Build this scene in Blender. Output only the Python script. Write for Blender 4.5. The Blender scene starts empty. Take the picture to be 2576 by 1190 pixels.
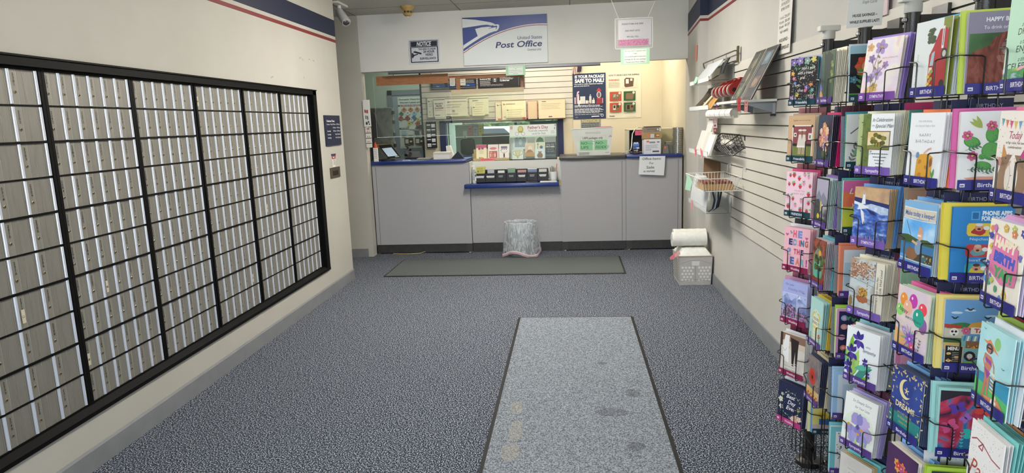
EXPO = 0.60
WORLD = 5.3
LAMP_E = 13.0
BACK_W = 20
import bpy, bmesh, math, random
from mathutils import Vector, Matrix
sc = bpy.context.scene
COL = sc.collection
R = math.radians
# ------------------------------------------------------------------ camera
cam_d = bpy.data.cameras.new('camera'); cam = bpy.data.objects.new('camera', cam_d); COL.objects.link(cam)
sc.camera = cam
F_PX, PITCH, YAW, ROLL = 1641.0, .17256, .0923, -.03504
cam_d.sensor_fit = 'HORIZONTAL'; cam_d.sensor_width = 36.0; cam_d.lens = 36.0*F_PX/2576.0
cam_d.clip_start = .05; cam_d.clip_end = 200
_f = Vector((-math.sin(YAW)*math.cos(PITCH), math.cos(YAW)*math.cos(PITCH), -math.sin(PITCH)))
_r = Vector((math.cos(YAW), math.sin(YAW), 0)); _u = _r.cross(_f)
_r2 = _r*math.cos(ROLL) + _u*math.sin(ROLL); _u2 = -_r*math.sin(ROLL) + _u*math.cos(ROLL)
_m = Matrix((_r2, _u2, -_f)).transposed().to_4x4(); _m.translation = (0, 0, 1.55)
cam.matrix_world = _m
# ------------------------------------------------------------------ world, exposure, lights
vs = sc.view_settings
sc.display_settings.display_device = 'sRGB'
vs.view_transform = 'Standard'; vs.look = 'None'; vs.exposure = EXPO; vs.gamma = 1; vs.use_curve_mapping = False
cy = sc.cycles
cy.max_bounces = 7; cy.diffuse_bounces = 4; cy.glossy_bounces = 3; cy.transmission_bounces = 6; cy.transparent_max_bounces = 12
cy.caustics_reflective = False; cy.caustics_refractive = False; cy.sample_clamp_indirect = 6.0; cy.use_denoising = True
w = bpy.data.worlds.new('daylight'); sc.world = w; w.use_nodes = True
wn = w.node_tree; wn.nodes.clear()
wo = wn.nodes.new('ShaderNodeOutputWorld'); wb = wn.nodes.new('ShaderNodeBackground')
wsky = wn.nodes.new('ShaderNodeTexSky'); wsky.sky_type = 'HOSEK_WILKIE'; wsky.sun_direction = (.3, .6, .75); wsky.turbidity = 6; wsky.ground_albedo = .4
wmix = wn.nodes.new('ShaderNodeMixRGB'); wmix.inputs[0].default_value = .75; wmix.inputs[2].default_value = (.80, .90, 1.0, 1)
wn.links.new(wsky.outputs[0], wmix.inputs[1]); wn.links.new(wmix.outputs[0], wb.inputs[0]); wb.inputs[1].default_value = WORLD
wn.links.new(wb.outputs[0], wo.inputs[0])
def area(name, loc, sx, sy, power, color, rot=(0, 0, 0), portal=False, spread=180):
    l = bpy.data.lights.new(name, 'AREA'); l.shape = 'RECTANGLE'; l.size = sx; l.size_y = sy; l.energy = power; l.color = color
    l.spread = R(spread)
    if portal: l.cycles.is_portal = True
    o = bpy.data.objects.new(name, l); o.location = loc; o.rotation_euler = rot; COL.objects.link(o); return o
CEIL = 2.82
# daylight comes in through the shop window behind the camera; this is its portal
area('shop_window_portal', (-.5, -2.55, 1.3), 3.3, 2.3, 1, (1, 1, 1), (R(-90), 0, 0), portal=True)
LAMPS = [(-.5, .2), (-.5, 2.8), (-.5, 5.35)]
area('rear_area_light', (-.75, 8.6, CEIL-.03), 1.18, .5, BACK_W, (1, .91, .77))
area('rear_area_light', (.75, 8.6, CEIL-.03), .5, .5, BACK_W*.7, (1, .89, .72))
area('rear_area_light', (.2, 10.8, CEIL-.03), 1.18, .58, 40, (.96, 1, .98))  # added to brighten the dark rear office; no fitting is modelled
area('rear_area_light', (-2.6, 9.9, CEIL-.03), .58, .58, BACK_W*.35, (.93, 1, .95))
# ------------------------------------------------------------------ materials
def lin(c):
    return c/12.92 if c <= .04045 else ((c+.055)/1.055)**2.4
def rgb(h):
    if isinstance(h, tuple): return h
    h = h.lstrip('#'); return tuple(lin(int(h[i:i+2], 16)/255) for i in (0, 2, 4)) + (1,)
_mats = {}
def mat(h, rough=.6, metal=0, key=None, **kw):
    k = key or (h, rough, metal) + tuple(sorted(kw.items()))
    if k in _mats: return _mats[k]
    m = bpy.data.materials.new('mat_' + str(len(_mats))); m.use_nodes = True
    b = m.node_tree.nodes['Principled BSDF']
    b.inputs['Base Color'].default_value = rgb(h); b.inputs['Roughness'].default_value = rough; b.inputs['Metallic'].default_value = metal
    if 'spec' in kw: b.inputs['Specular IOR Level'].default_value = kw['spec']
    if 'emit' in kw:
        b.inputs['Emission Color'].default_value = rgb(h); b.inputs['Emission Strength'].default_value = kw['emit']
    m.diffuse_color = rgb(h)
    _mats[k] = m; return m
def nodes_of(m): return m.node_tree.nodes, m.node_tree.links, m.node_tree.nodes['Principled BSDF']
def noisy(cols, scale=20, rough=.7, metal=0, kind='noise', detail=3, stretch=(1, 1, 1), bump=0, bscale=None, interp='LINEAR', dist=0, pos=None, spec=.5, rot=(0, 0, 0)):
    """procedural colour: a noise / voronoi / wave field through a colour ramp, optional bump"""
    k = ('n', tuple(cols), scale, rough, metal, kind, detail, stretch, bump, bscale, interp, dist, tuple(pos or ()), spec, rot)
    if k in _mats: return _mats[k]
    m = bpy.data.materials.new('mat_' + str(len(_mats))); m.use_nodes = True
    N, L, b = nodes_of(m)
    tc = N.new('ShaderNodeTexCoord'); mp = N.new('ShaderNodeMapping'); mp.inputs['Scale'].default_value = stretch; mp.inputs['Rotation'].default_value = rot
    L.new(tc.outputs['Object'], mp.inputs[0])
    if kind == 'voronoi':
        t = N.new('ShaderNodeTexVoronoi'); t.inputs['Scale'].default_value = scale; out = t.outputs['Color']
        sp = N.new('ShaderNodeSeparateColor'); L.new(out, sp.inputs[0]); out = sp.outputs[0]
    elif kind == 'wave':
        t = N.new('ShaderNodeTexWave'); t.inputs['Scale'].default_value = scale; t.inputs['Distortion'].default_value = dist; t.inputs['Detail'].default_value = detail; out = t.outputs['Fac']
    else:
        t = N.new('ShaderNodeTexNoise'); t.inputs['Scale'].default_value = scale; t.inputs['Detail'].default_value = detail; t.inputs['Distortion'].default_value = dist; out = t.outputs['Fac']
    L.new(mp.outputs[0], t.inputs['Vector'])
    cr = N.new('ShaderNodeValToRGB'); cr.color_ramp.interpolation = interp
    n = len(cols)
    if pos is None:
        pos = [i/(n-1) for i in range(n)] if kind != 'noise' else [.3+.4*i/(n-1) for i in range(n)]
    e = cr.color_ramp.elements
    e[0].position = pos[0]; e[0].color = rgb(cols[0]); e[1].position = pos[-1]; e[1].color = rgb(cols[-1])
    for i in range(1, n-1):
        x = e.new(pos[i]); x.color = rgb(cols[i])
    L.new(out, cr.inputs[0]); L.new(cr.outputs[0], b.inputs['Base Color'])
    b.inputs['Roughness'].default_value = rough; b.inputs['Metallic'].default_value = metal; b.inputs['Specular IOR Level'].default_value = spec
    if bump:
        bt = N.new('ShaderNodeTexNoise'); bt.inputs['Scale'].default_value = bscale or scale; bt.inputs['Detail'].default_value = 3
        L.new(mp.outputs[0], bt.inputs['Vector'])
        bp = N.new('ShaderNodeBump'); bp.inputs['Strength'].default_value = bump; bp.inputs['Distance'].default_value = .01
        L.new(bt.outputs['Fac'], bp.inputs['Height']); L.new(bp.outputs[0], b.inputs['Normal'])
    m.diffuse_color = rgb(cols[0])
    _mats[k] = m; return m
def clear(tint='#fdfefd', alpha=.12, rough=.06, key=None):
    """clear plastic or pane: mostly see-through with a glossy coat"""
    k = ('clear', tint, alpha, rough)
    if k in _mats: return _mats[k]
    m = bpy.data.materials.new('mat_' + str(len(_mats))); m.use_nodes = True
    N, L, b = nodes_of(m); out = N['Material Output']
    tr = N.new('ShaderNodeBsdfTransparent'); tr.inputs[0].default_value = rgb(tint)
    mx = N.new('ShaderNodeMixShader'); fr = N.new('ShaderNodeFresnel'); fr.inputs[0].default_value = 1.22
    ad = N.new('ShaderNodeMath'); ad.operation = 'ADD'; ad.inputs[1].default_value = alpha; ad.use_clamp = True
    L.new(fr.outputs[0], ad.inputs[0]); L.new(ad.outputs[0], mx.inputs[0])
    b.inputs['Base Color'].default_value = rgb(tint); b.inputs['Roughness'].default_value = rough
    L.new(tr.outputs[0], mx.inputs[1]); L.new(b.outputs[0], mx.inputs[2]); L.new(mx.outputs[0], out.inputs[0])
    _mats[k] = m; return m
# ------------------------------------------------------------------ mesh builder
class MB:
    def __init__(s): s.v = []; s.f = []; s.mi = []; s.mats = []; s.M = None
    def m(s, mt):
        if isinstance(mt, str): mt = mat(mt)
        if mt not in s.mats: s.mats.append(mt)
        return s.mats.index(mt)
    def add(s, vs_, fs, mt):
        o = len(s.v); k = s.m(mt)
        s.v += [tuple(s.M @ Vector(p)) for p in vs_] if s.M is not None else [tuple(p) for p in vs_]
        s.f += [tuple(o+i for i in f) for f in fs]; s.mi += [k]*len(fs); return s
    def poly(s, pts, mt): return s.add(pts, [tuple(range(len(pts)))], mt)
    def box(s, x0, x1, y0, y1, z0, z1, mt):
        if x0 > x1: x0, x1 = x1, x0
        if y0 > y1: y0, y1 = y1, y0
        if z0 > z1: z0, z1 = z1, z0
        return s.add([(x0, y0, z0), (x1, y0, z0), (x1, y1, z0), (x0, y1, z0), (x0, y0, z1), (x1, y0, z1), (x1, y1, z1), (x0, y1, z1)],
                     [(3, 2, 1, 0), (4, 5, 6, 7), (0, 1, 5, 4), (1, 2, 6, 5), (2, 3, 7, 6), (3, 0, 4, 7)], mt)
    def rbox(s, x0, x1, y0, y1, z0, z1, b, mt, seg=2):
        bm = bmesh.new(); bmesh.ops.create_cube(bm, size=1)
        for v in bm.verts:
            v.co = Vector(((x0+x1)/2+v.co.x*(x1-x0), (y0+y1)/2+v.co.y*(y1-y0), (z0+z1)/2+v.co.z*(z1-z0)))
        bmesh.ops.bevel(bm, geom=bm.edges[:], offset=b, segments=seg, affect='EDGES', profile=.5)
        s.bm(bm, mt); return s
    def bm(s, bm, mt):
        bm.verts.index_update(); vs_ = [v.co.copy() for v in bm.verts]; fs = [tuple(v.index for v in f.verts) for f in bm.faces]
        bm.free(); return s.add(vs_, fs, mt)
    def prism(s, pts, axis, a, b, mt):
        """closed outline pts (2d) pushed along axis 0/1/2 from a to b"""
        def P(p, t):
            q = [p[0], p[1]]; q.insert(axis, t); return tuple(q)
        n = len(pts)
        return s.add([P(p, a) for p in pts]+[P(p, b) for p in pts], [tuple(range(n-1, -1, -1)), tuple(range(n, 2*n))]+[(i, (i+1) % n, n+(i+1) % n, n+i) for i in range(n)], mt)
    def hexa(s, b, t, mt):
        """8 corner solid: bottom ring b, top ring t"""
        return s.add(list(b)+list(t), [(3, 2, 1, 0), (4, 5, 6, 7), (0, 1, 5, 4), (1, 2, 6, 5), (2, 3, 7, 6), (3, 0, 4, 7)], mt)
    def lathe(s, prof, mt, n=24, c=(0, 0, 0), axis=2, cap=True, sx=1, sy=1):
        vs_ = []; fs = []
        for r, h in prof:
            for k in range(n):
                a = 2*math.pi*k/n; p = [r*math.cos(a)*sx, r*math.sin(a)*sy]; p.insert(axis, h)
                vs_.append((p[0]+c[0], p[1]+c[1], p[2]+c[2]))
        for i in range(len(prof)-1):
            for k in range(n):
                k2 = (k+1) % n; fs.append((i*n+k, i*n+k2, (i+1)*n+k2, (i+1)*n+k))
        if cap: fs += [tuple(range(n-1, -1, -1)), tuple((len(prof)-1)*n+k for k in range(n))]
        return s.add(vs_, fs, mt)
    def tube(s, pts, r, mt, n=6, closed=False):
        pts = [Vector(p) for p in pts]; N = len(pts); vs_ = []; fs = []
        up = None
        for i, p in enumerate(pts):
            a = pts[(i-1) % N] if (closed or i > 0) else p; b = pts[(i+1) % N] if (closed or i < N-1) else p
            t = (b-a).normalized() if (b-a).length > 1e-9 else Vector((0, 0, 1))
            if up is None:
                up = Vector((0, 0, 1)) if abs(t.z) < .9 else Vector((1, 0, 0))
            x = t.cross(up)
            if x.length < 1e-4: x = t.cross(Vector((0, 1, 0)))
            x.normalize(); y = t.cross(x).normalized(); up = -y if False else x.cross(t).normalized()
            rr = r[i] if isinstance(r, (list, tuple)) else r
            for k in range(n):
                an = 2*math.pi*k/n; vs_.append(p+x*math.cos(an)*rr+y*math.sin(an)*rr)
        for i in range(N if closed else N-1):
            j = (i+1) % N
            for k in range(n): fs.append((i*n+k, i*n+(k+1) % n, j*n+(k+1) % n, j*n+k))
        if not closed: fs += [tuple(range(n-1, -1, -1)), tuple((N-1)*n+k for k in range(n))]
        return s.add(vs_, fs, mt)
    def mesh(s, name, off=(0, 0, 0), smooth=False):
        me = bpy.data.meshes.new(name)
        me.from_pydata([(p[0]-off[0], p[1]-off[1], p[2]-off[2]) for p in s.v], [], s.f)
        for m_ in s.mats: me.materials.append(m_)
        me.polygons.foreach_set('material_index', s.mi)
        me.update()
        if smooth:
            me.polygons.foreach_set('use_smooth', [True]*len(me.polygons))
            try: me.set_sharp_from_angle(angle=R(40))
            except Exception: pass
        return me
    def build(s, name, parent=None, label=None, smooth=False, off=None):
        """world-space geometry -> one mesh object; off: its origin"""
        if parent is not None: off = tuple(parent.location) if parent.parent is None else tuple(Vector(parent.location)+Vector(parent.parent.location))
        elif off is None:
            xs, ys, zs = zip(*s.v); off = ((min(xs)+max(xs))/2, (min(ys)+max(ys))/2, min(zs))
        o = bpy.data.objects.new(name, s.mesh(name, off, smooth)); COL.objects.link(o)
        if parent is not None: o.parent = parent
        else: o.location = off
        if label: o['label'] = label
        return o
def tag(o, label, cat, group=None):
    o['label'] = label; o['category'] = cat
    if group: o['group'] = group
    return o
def thing(name, label, cat, loc, group=None):
    o = bpy.data.objects.new(name, None); COL.objects.link(o); o.location = loc; o.empty_display_size = .05
    return tag(o, label, cat, group)
def solo(mb, name, label, cat, group=None, smooth=False): return tag(mb.build(name, smooth=smooth), label, cat, group)
def struct(mb, name, parent=None, smooth=False):
    o = mb.build(name, parent, smooth=smooth); o['kind'] = 'structure'; return o
# ------------------------------------------------------------------ flat artwork on a surface
_gl = {}
def glyphs(t, bold, shear, serif=False):
    k = (t, bold, shear)
    if k in _gl: return _gl[k]
    c = bpy.data.curves.new('t', 'FONT'); c.body = t; c.size = 1; c.shear = shear; c.offset = bold; c.resolution_u = 2 if len(t) > 14 else 3
    c.fill_mode = 'FRONT'
    o = bpy.data.objects.new('t', c); me = bpy.data.meshes.new_from_object(o)
    v = [(p.co.x, p.co.y) for p in me.vertices]; f = [tuple(p.vertices) for p in me.polygons]
    bpy.data.objects.remove(o); bpy.data.curves.remove(c); bpy.data.meshes.remove(me)
    if not v: v = [(0, 0)]
    xs = [p[0] for p in v]
    _gl[k] = (v, f, min(xs), max(xs)); return _gl[k]
class D:
    """draws in (a, b) units on the plane O + a*u + b*v, each mark one hair above the last"""
    def __init__(s, mb, O=(0, 0, 0), u=(1, 0, 0), v=(0, 0, 1), unit=1, step=.00003, h=.0001):
        s.mb = mb; s.O = Vector(O); s.u = Vector(u).normalized(); s.v = Vector(v).normalized(); s.n = s.u.cross(s.v); s.k = unit; s.h = h; s.step = step
    def P(s, a, b): return s.O + s.u*(a*s.k) + s.v*(b*s.k) + s.n*s.h
    def _m(s, c): return mat(c, .55) if isinstance(c, str) else c
    def poly(s, pts, c):
        s.h += s.step; s.mb.poly([s.P(*p) for p in pts], s._m(c)); return s
    def polys(s, list_, c):
        s.h += s.step
        for pts in list_: s.mb.poly([s.P(*p) for p in pts], s._m(c))
    def rect(s, x0, y0, x1, y1, c): return s.poly([(x0, y0), (x1, y0), (x1, y1), (x0, y1)], c)
    def ring(s, x0, y0, x1, y1, t, c):
        s.polys([[(x0, y0), (x1, y0), (x1, y0+t), (x0, y0+t)], [(x0, y1-t), (x1, y1-t), (x1, y1), (x0, y1)], [(x0, y0+t), (x0+t, y0+t), (x0+t, y1-t), (x0, y1-t)], [(x1-t, y0+t), (x1, y0+t), (x1, y1-t), (x1-t, y1-t)]], c)
    def ellp(s, cx, cy_, rx, ry=None, rot=0, n=14, a0=0, a1=360):
        ry = rx if ry is None else ry; c_, s_ = math.cos(R(rot)), math.sin(R(rot)); out = []
        full = abs(a1-a0) >= 360
        for i in range(n if full else n+1):
            a = R(a0+(a1-a0)*i/n); x, y = rx*math.cos(a), ry*math.sin(a); out.append((cx+x*c_-y*s_, cy_+x*s_+y*c_))
        return out
    def ell(s, cx, cy_, rx, ry=None, c='#000000', rot=0, n=14, a0=0, a1=360): return s.poly(s.ellp(cx, cy_, rx, ry, rot, n, a0, a1), c)
    def line(s, pts, w_, c, closed=False):
        qs = []
        L_ = list(zip(pts, pts[1:]+([pts[0]] if closed else [])))
        if not closed: L_ = L_[:len(pts)-1]
        for (x0, y0), (x1, y1) in L_:
            l = math.hypot(x1-x0, y1-y0) or 1e-6; nx, ny = -(y1-y0)/l*w_/2, (x1-x0)/l*w_/2; ex, ey = (x1-x0)/l*w_/4, (y1-y0)/l*w_/4
            qs.append([(x0-ex-nx, y0-ey-ny), (x1+ex-nx, y1+ey-ny), (x1+ex+nx, y1+ey+ny), (x0-ex+nx, y0-ey+ny)])
        s.polys(qs, c)
    def text(s, t, x, y, size, c='#202020', al='c', bold=0, sh=0, w=None, rot=0):
        """x, y: baseline anchor; size: letter height factor; w: squeeze to this width"""
        v, f, x0, x1 = glyphs(t, bold, sh); tw = (x1-x0)*size; kx = 1 if w is None else w/max(tw, 1e-6)
        if w is None: w = tw
        ox = {'c': -w/2, 'l': 0, 'r': -w}[al]; s.h += s.step; c_, s_ = math.cos(R(rot)), math.sin(R(rot))
        P = []
        for a, b in v:
            px = ox+(a-x0)*size*kx; py = b*size; P.append(s.P(x+px*c_-py*s_, y+px*s_+py*c_))
        s.mb.add(P, f, s._m(c)); return s
    def vtext(s, t, x, y, size, c, pitch):
        for i, ch in enumerate(t): s.text(ch, x, y-i*pitch, size, c, bold=.02)
    def flower(s, x, y, r, pc, cc, n=5, rot=0, fat=.38):
        s.polys([s.ellp(x+math.cos(R(rot+360*i/n))*r*.55, y+math.sin(R(rot+360*i/n))*r*.55, r*.5, r*fat, rot+360*i/n, 10) for i in range(n)], pc)
        s.ell(x, y, r*.22, None, cc, n=10)
    def leafp(s, x, y, l, ang, w_=.3):
        c_, s_ = math.cos(R(ang)), math.sin(R(ang)); P = []
        for t, q in ((0, 0), (.25, .8), (.5, 1), (.75, .7), (1, 0), (.75, -.7), (.5, -1), (.25, -.8)):
            a, b = t*l, q*l*w_/2; P.append((x+a*c_-b*s_, y+a*s_+b*c_))
        return P
    def leaf(s, x, y, l, ang, c, w_=.3): return s.poly(s.leafp(x, y, l, ang, w_), c)
    def sprig(s, x, y, l, ang, c, n=4, ll=.08, sc_=None):
        c_, s_ = math.cos(R(ang)), math.sin(R(ang))
        s.line([(x, y), (x+l*c_, y+l*s_)], ll*.1, sc_ or c)
        s.polys([s.leafp(x+l*c_*(i+1)/n, y+l*s_*(i+1)/n, ll, ang+sg*45, .4) for i in range(n) for sg in (-1, 1)], c)
    def blobp(s, x, y, rx, ry, seed=1, n=18, j=.25):
        rn = random.Random(seed); return [(x+rx*(1-j*rn.random())*math.cos(2*math.pi*i/n), y+ry*(1-j*rn.random())*math.sin(2*math.pi*i/n)) for i in range(n)]
    def blob(s, x, y, rx, ry, c, seed=1, n=18, j=.25): return s.poly(s.blobp(x, y, rx, ry, seed, n, j), c)
    def dots(s, x0, y0, x1, y1, n, r, c, seed=1, k=6):
        rn = random.Random(seed); s.polys([s.ellp(rn.uniform(x0, x1), rn.uniform(y0, y1), r*rn.uniform(.5, 1), None, 0, k) for _ in range(n)], c)
    def para(s, x0, y1, x1, n, dy, h, c='#404040', seed=1, jag=.15):
        """printed lines too small to read: rows of word-length dashes"""
        rn = random.Random(seed); q = []
        for i in range(n):
            x = x0; y = y1-i*dy; xe = x1-(x1-x0)*jag*rn.random()
            while x < xe:
                l = (x1-x0)*rn.uniform(.05, .16); e_ = min(x+l, xe); q.append([(x, y), (e_, y), (e_, y+h), (x, y+h)]); x = e_+(x1-x0)*.018
        s.polys(q, c)
    def bird(s, x, y, r, c):
        s.polys([[(x, y), (x-r, y+r*.55), (x-r*.55, y+r*.62), (x, y+r*.2)], [(x, y), (x+r, y+r*.55), (x+r*.55, y+r*.62), (x, y+r*.2)]], c)
    def clipped(s): return s
    def eagle(s, x, y, k, c, bg):
        """small right-facing eagle-head emblem"""
        s.poly([(x, y+.62*k), (x+.55*k, y+.52*k), (x+.66*k, y+.42*k), (x, y+.4*k)], c)
        s.poly([(x+.2*k, y+.33*k), (x+.6*k, y+.36*k), (x+.82*k, y+.38*k), (x+.9*k, y+.24*k), (x+.6*k, y+.16*k), (x+.25*k, y)], c)
# ================================================================== setting
WALL = noisy(['#b6b3a9', '#bbb9af'], 3, .75, bump=.05, bscale=220)  # wall paint darkened in colour to offset the strong lamp light
HEADW = noisy(['#dad9d2', '#dfded8'], 3, .75, bump=.05, bscale=220)  # same paint as WALL, lightened in colour where little lamp light reaches
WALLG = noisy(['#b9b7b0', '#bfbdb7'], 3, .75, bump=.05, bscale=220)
WARM = noisy(['#d5ccb2', '#dad1b8'], 2, .75, bump=.04, bscale=160)
SAGE = noisy(['#aab5a4', '#b1bbab'], 3, .75)
CEILM = noisy(['#a8a499', '#c4c0b5', '#d0ccc1'], 260, .9, bump=.3, pos=[.3, .5, .7])
BASE = noisy(['#7b7d81', '#86888b'], 8, .5)
NAVY = '#1b223c'; RED = '#7c2a2d'
XL, XR = -2.275, 1.31
carpet = noisy(['#16191f', '#2f3540', '#6b7380', '#c6cbd4'], 150, .95, detail=3, pos=[.39, .48, .55, .64], bump=.25, bscale=150, spec=.1)
b = MB(); b.box(-4.6, 3.2, -2.6, 12.5, -.1, 0, carpet); struct(b, 'floor')
b = MB(); b.box(-4.6, 3.2, -2.6, 12.5, CEIL, CEIL+.1, CEILM)
for x in (-3.64, -2.42, -1.20, .03, 1.26): b.box(x-.004, x+.004, -2.6, 11, CEIL-.002, CEIL, '#56534c')
for i in range(-8, 8): b.box(-4.6, 2.5, 7.2+.61*i-.003, 7.2+.61*i+.003, CEIL-.0015, CEIL, '#6a675e')
struct(b, 'ceiling')
# left wall with the opening that holds the mailbox bank
ML0, ML1, MB0, MB1 = 1.30, 5.80, .27, 1.88
b = MB()
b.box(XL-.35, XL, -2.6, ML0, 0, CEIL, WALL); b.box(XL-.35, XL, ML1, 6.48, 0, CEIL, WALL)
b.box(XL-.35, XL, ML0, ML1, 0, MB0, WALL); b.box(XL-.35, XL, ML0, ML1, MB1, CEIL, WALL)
d = D(b, (XL, 0, 0), (0, 1, 0), (0, 0, 1), step=.0001)
for i, (y, z, l, a) in enumerate([(4.05, 1.98, .10, 60), (4.02, 2.06, .12, 100), (4.10, 2.16, .09, 170), (4.2, 2.12, .12, -70), (4.28, 2.02, .06, -60), (5.55, 2.155, .03, 10), (5.6, 2.15, .03, -20), (5.75, 2.16, .03, 5), (5.84, 2.16, .04, -5), (4.96, 1.955, .05, 10), (5.6, 1.99, .02, 30)]):
    c_, s_ = math.cos(R(a)), math.sin(R(a)); q = [(y+c_*l*t/4, z+s_*l*t/4+.006*math.sin(t*2+i)) for t in range(5)]
    d.line(q, .003 if l > .05 else .004, '#b9b5aa' if l > .05 else '#6a675e')
struct(b, 'wall_left')
b = MB(); b.box(XL, XL+.003, -2.6, 6.48, 2.44, 2.595, NAVY); struct(b, 'trim_1')
b = MB(); b.box(XL, XL+.003, -2.6, 6.48, 2.383, 2.41, RED); struct(b, 'trim_2')
b = MB(); b.prism([(XL, 0), (XL+.012, 0), (XL+.010, .095), (XL+.004, .105), (XL, .105)], 1, -2.6, 6.492, BASE); b.box(XL-.35, XL+.012, 6.48, 6.492, 0, .10, BASE); struct(b, 'baseboard_left')
# recess behind the left wall, header wall above the service counter
b = MB()
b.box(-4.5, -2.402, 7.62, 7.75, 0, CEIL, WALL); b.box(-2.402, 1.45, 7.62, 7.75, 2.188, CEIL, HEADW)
struct(b, 'wall_back')
b = MB(); b.box(-4.5, -2.465, 7.606, 7.62, 0, .10, BASE); struct(b, 'baseboard_back')
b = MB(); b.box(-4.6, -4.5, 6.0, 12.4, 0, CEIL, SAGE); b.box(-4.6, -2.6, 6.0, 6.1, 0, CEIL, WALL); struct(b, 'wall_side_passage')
# right wall with its step and splayed end
b = MB()
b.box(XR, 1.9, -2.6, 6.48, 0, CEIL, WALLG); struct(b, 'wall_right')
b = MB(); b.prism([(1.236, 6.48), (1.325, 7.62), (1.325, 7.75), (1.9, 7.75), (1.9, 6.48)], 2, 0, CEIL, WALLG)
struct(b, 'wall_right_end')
b = MB(); b.prism([(XR, -2.6), (XR, 6.48), (1.2365, 6.48), (1.326, 7.62), (1.322, 7.62), (1.2325, 6.4765), (1.3065, 6.4765), (1.3065, -2.6)], 2, 2.475, 2.66, NAVY); struct(b, 'trim_3')
b = MB(); b.prism([(XR, -2.6), (XR, 6.48), (1.2365, 6.48), (1.326, 7.62), (1.322, 7.62), (1.2325, 6.4765), (1.3065, 6.4765), (1.3065, -2.6)], 2, 2.425, 2.447, RED); struct(b, 'trim_4')
b = MB(); b.prism([(0, XR), (0, XR-.012), (.10, XR-.010), (.108, XR-.003), (.108, XR)], 1, -2.6, 6.48, BASE) if False else b.box(XR-.012, XR, -2.6, 6.48, 0, .105, BASE); struct(b, 'baseboard_right')
# shop front behind the camera
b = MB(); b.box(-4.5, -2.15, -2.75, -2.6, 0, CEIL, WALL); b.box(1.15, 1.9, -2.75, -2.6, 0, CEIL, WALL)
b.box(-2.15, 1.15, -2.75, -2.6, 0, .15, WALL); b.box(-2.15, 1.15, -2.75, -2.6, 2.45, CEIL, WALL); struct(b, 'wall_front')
b = MB()
for x in (-2.15, -1.07, .03, 1.11): b.box(x, x+.045, -2.70, -2.64, .15, 2.45, '#6b6d70')
b.box(-2.15, 1.15, -2.70, -2.64, .15, .20, '#6b6d70'); b.box(-2.15, 1.15, -2.70, -2.64, 2.40, 2.45, '#6b6d70'); struct(b, 'window_1')
# slatted wall panels
BOARD = noisy(['#c6c2b8', '#ccc9bf'], 4, .5)
def slats(b, ax, p0, p1, face, depth, zs, z0, z1, gc='#3a3733'):
    """boards between grooves; ax 0: panel lies on x=face (right wall), 1: on y=face"""
    edges = [z0]+[q for z in zs for q in (z-.0045, z+.0045)]+[z1]
    for i in range(0, len(edges), 2):
        lo, hi = edges[i], edges[i+1]
        if ax == 0: b.box(face, face+depth, p0, p1, lo, hi, BOARD)
        else: b.box(p0, p1, face, face+depth, lo, hi, BOARD)
    for z in zs:
        for a, h_, mt in ((.0095, .006, mat(gc, .5)), (.0065, .0022, mat('#b9b4a8', .3, .8))):
            zc = z+(.0015 if h_ > .004 else -.0033)
            if ax == 0: b.box(face+depth-(.004 if h_ > .004 else .008), face+depth, p0, p1, zc-h_/2, zc+h_/2, mt)
            else: b.box(p0, p1, face+depth-(.004 if h_ > .004 else .008), face+depth, zc-h_/2, zc+h_/2, mt)
b = MB(); SZ = [1.474+.0803*k for k in range(-7, 6)]
slats(b, 0, -1.5, 6.40, 1.297, .0125, SZ, .885, 1.947)
slats(b, 0, -1.5, 5.42, 1.297, .0125, [.736, .816], .655, .885)
solo(b, 'slatwall_panel', 'cream slotted display panel fixed along the right-hand wall', 'wall panel')
# room behind the counter
YB = 9.3
b = MB()
b.box(.055, 1.8, YB, YB+.12, 0, CEIL, WARM); b.box(-2.075, .055, YB+.014, YB+.12, 1.60, CEIL, WARM); b.box(-2.075, .055, YB+.014, YB+.12, 0, 1.02, WARM)
b.box(-2.075, -1.80, YB+.014, YB+.12, 1.02, 1.60, WARM); b.box(-.10, .055, YB+.014, YB+.12, 1.02, 1.60, WARM)
b.box(-2.10, -2.075, YB-.004, YB+.12, 0, CEIL, '#26262a'); struct(b, 'wall_rear')
b = MB(); b.prism([(1.325, 7.75), (1.273, YB), (1.9, YB), (1.9, 7.75)], 2, 0, CEIL, WARM); struct(b, 'wall_rear_side')
b = MB(); b.box(-4.5, -2.0, 10.8, 10.9, 0, CEIL, SAGE); struct(b, 'wall_passage_end')
b = MB(); b.box(-2.1, 3.0, 12.3, 12.4, 0, .95, SAGE); b.box(-2.1, 3.0, 12.3, 12.4, 2.2, CEIL, SAGE); b.box(-2.1, -2.0, YB+.12, 12.4, 0, CEIL, SAGE); b.box(1.9, 2.0, YB+.12, 12.4, 0, CEIL, SAGE); struct(b, 'wall_outer')
b = MB(); zs = [1.6+.0765*k+.03 for k in range(0, 16)]
slats(b, 1, -2.075, .057, YB, .013, [z for z in zs if z < 2.75], 1.60, CEIL-.01, '#857d6b')
solo(b, 'slatwall_panel', 'cream slotted display panel on the wall behind the service counter', 'wall panel')
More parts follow.
